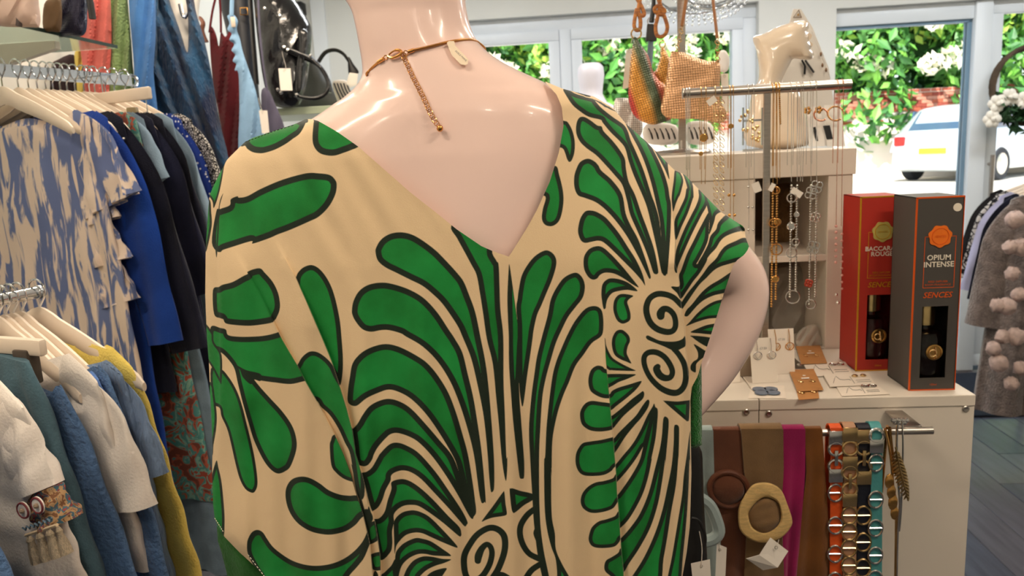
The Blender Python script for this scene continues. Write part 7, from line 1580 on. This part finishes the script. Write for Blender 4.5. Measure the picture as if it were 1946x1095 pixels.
for pts, dd in (([(536, 90), (560, 98), (590, 112), (612, 132), (624, 158), (620, 176), (604, 186), (580, 186), (560, 180)], 2.64), ([(540, 94), (566, 106), (596, 118), (614, 136), (626, 160), (626, 176)], 2.68)):
    q = MB(); q.tube(smooth_line(pxl(pts, dd), 4), .0075, 10); q.build('handle', M_PATENT, pb_)
for (x, y) in ((540, 90), (547, 95), (590, 106), (528, 170), (534, 176), (564, 180), (503, 16), (532, 30)):
    q = MB(); q.ball(PT(x, y, 2.63), .0065, 8); q.build('rivet', M_SILVER, pb_)
plain_tag('white swing tag hanging on the glossy black patent handbag', [(529, 130), (552, 130), (556, 172), (533, 172)], 2.6, (541, 135), [(536, 98), (539, 112), (543, 126), (541, 134)])
softbag('grey_shopper', 'dark grey soft bag behind the patent handbag on the back shelf', [(580, 110), (596, 108), (612, 140), (626, 158), (640, 180), (646, 206), (560, 207), (574, 160)], 3.0, .03, mat('dark_grey_leather', rgb(82, 84, 82), .5, 0, .1, 9), folds=(.003, 40, .3))
zb = softbag('zebra_bag', 'small zebra striped bag with a black strap beside the mannequin shoulder', [(632, 156), (660, 154), (668, 180), (690, 210), (650, 212), (640, 190)], 2.95, .015, mat('zebra_white', rgb(214, 204, 190), .6, 0, .05, 9), folds=(.0, 30, 0))
for k in range(5):
    q = MB(); q.tube(smooth_line(pxl([(635 + k * 6, 158), (640 + k * 6, 172), (648 + k * 7, 190), (652 + k * 8, 206)], 2.93), 4), .0035, 6, flat=.4); q.build('stripe', MATS['black_print'], zb)
q = MB(); q.tube(smooth_line(pxl([(605, 118), (618, 100), (636, 95), (652, 102), (664, 118), (672, 132), (668, 146)], 2.92), 4), .008, 8, flat=.5); q.build('strap', M_BKL, zb)
q = MB(); puff(q, [(662, 108), (672, 122), (682, 138), (668, 146), (662, 138)], 2.91, .006); q.build('strap_pad', M_BKL, zb)
q = MB(); puff(q, [(664, 138), (680, 140), (678, 162), (666, 166), (658, 160)], 2.9, .004, smooth_n=0); tag(q.build('bag_tag', M_TAG), 'white paper tag on the strap of the zebra bag', 'tag')
q = MB(); c0 = atY(566, 17, WB - .03); q.box(c0 - np.array([.045, .05, .035]), c0 + np.array([.04, .03, .032]), .006); tag(q.build('wall_speaker', M_BLACK), 'small black box speaker mounted high on the wall left of the mannequin', 'speaker')
xc = float(atY(606, 100, WB)[0])
MB().box((xc - .02, WB - .02, 0), (xc + .06, WB - .0, HC)).build('trim_1', mat('white_trim', rgb(236, 240, 242), .5), smooth=False)['kind'] = 'structure'

# ------------------------------------------------------------------ clothes rack at the right by the door
KX = np.array([-.96, .28, 0]); KX /= np.linalg.norm(KX)
R0_ = PT(2018, 329, 3.25)
KD = np.array([.28, .96, 0]); KD /= np.linalg.norm(KD)
def rr_(s): return R0_ + KD * s
rk = thing('door_clothes_rack', 'white topped clothes rack by the glass door hung with winter clothes', 'rack', (R0_[0], R0_[1], 0))
q = MB(); q.tube([rr_(-.5), rr_(.35)], .012, 12); q.build('bar', M_CHROME, rk)
q = MB(); q.tube([rr_(.35), rr_(.35) * np.array([1, 1, 0]) + ZV * .01], .014, 10); q.tube([rr_(-.5), rr_(-.5) * np.array([1, 1, 0]) + ZV * .01], .014, 10); q.build('uprights', M_CHROME, rk, kind='stuff')
def rgar(s, gname, lab, cat, m, L, **kw):
    nk = hanger('white hanger holding the ' + lab.split(',')[0], rr_(s) + ZV * .0125, KX, .21, group='hangers on the rack by the door', rise=.04)
    return garment(gname, lab, cat, nk, KX, .21, L, m, group='garments on the rack by the door', seed=int(s * 60) + 31, **kw), nk
M_POM = cloth('taupe_fur', rgb(126, 112, 106), .4, 30, 1.0, 140, sheen=.6)
g, nk = rgar(-.16, 'pompom_coat', 'fluffy taupe coat covered with pale pompoms, front of the rack by the door', 'coat', M_POM, .98, hem=.31, sleeve=(.5, .12, .08, .085), th=.05, amp=.02)
kn = np.cross(ZV, KX)
rp_ = np.random.default_rng(4)
M_POMB = mat('pompom_wool', rgb(214, 188, 178), .95, 0, .2, 60, .8, 300)
for i, (px, py) in enumerate(((1928, 418), (1920, 470), (1895, 580), (1913, 582), (1905, 640), (1888, 662), (1898, 690), (1936, 560), (1924, 520), (1930, 640), (1940, 700), (1922, 730), (1940, 470))):
    q = MB(); c0 = PT(px, py, 3.05); r = .036 if i % 3 == 0 else .028
    q.ball(c0, r, 14); q.v = [tuple(np.array(p) + rp_.normal(size=3) * .0022) for p in q.v]; q.build('pompom', M_POMB, g)
rgar(-.04, 'black_long_coat', 'plain black garment, behind the pompom coat', 'coat', C_NAVY, .9, hem=.26, sleeve=(.42, .15, .07, .065))
rgar(.05, 'lavender_shirt', 'pale lavender shirt, third on the rack by the door', 'shirt', cloth('lavender_cloth', rgb(186, 188, 222), .15, 9), .6, hem=.25, sleeve=(.4, .2, .07, .065))
rgar(.14, 'houndstooth_jacket', 'black and white patterned jacket, fourth on the rack by the door', 'jacket', multi('houndstooth', ((0, rgb(28, 28, 32)), (.09, rgb(190, 186, 182))), 45, 'pebble'), .55, hem=.24, sleeve=(.36, .22, .07, .065))
rgar(.24, 'black_blazer', 'black blazer, furthest back on the rack by the door', 'blazer', cloth('black_cloth', rgb(30, 28, 30), .2, 9), .6, hem=.24, sleeve=(.36, .25, .07, .065))
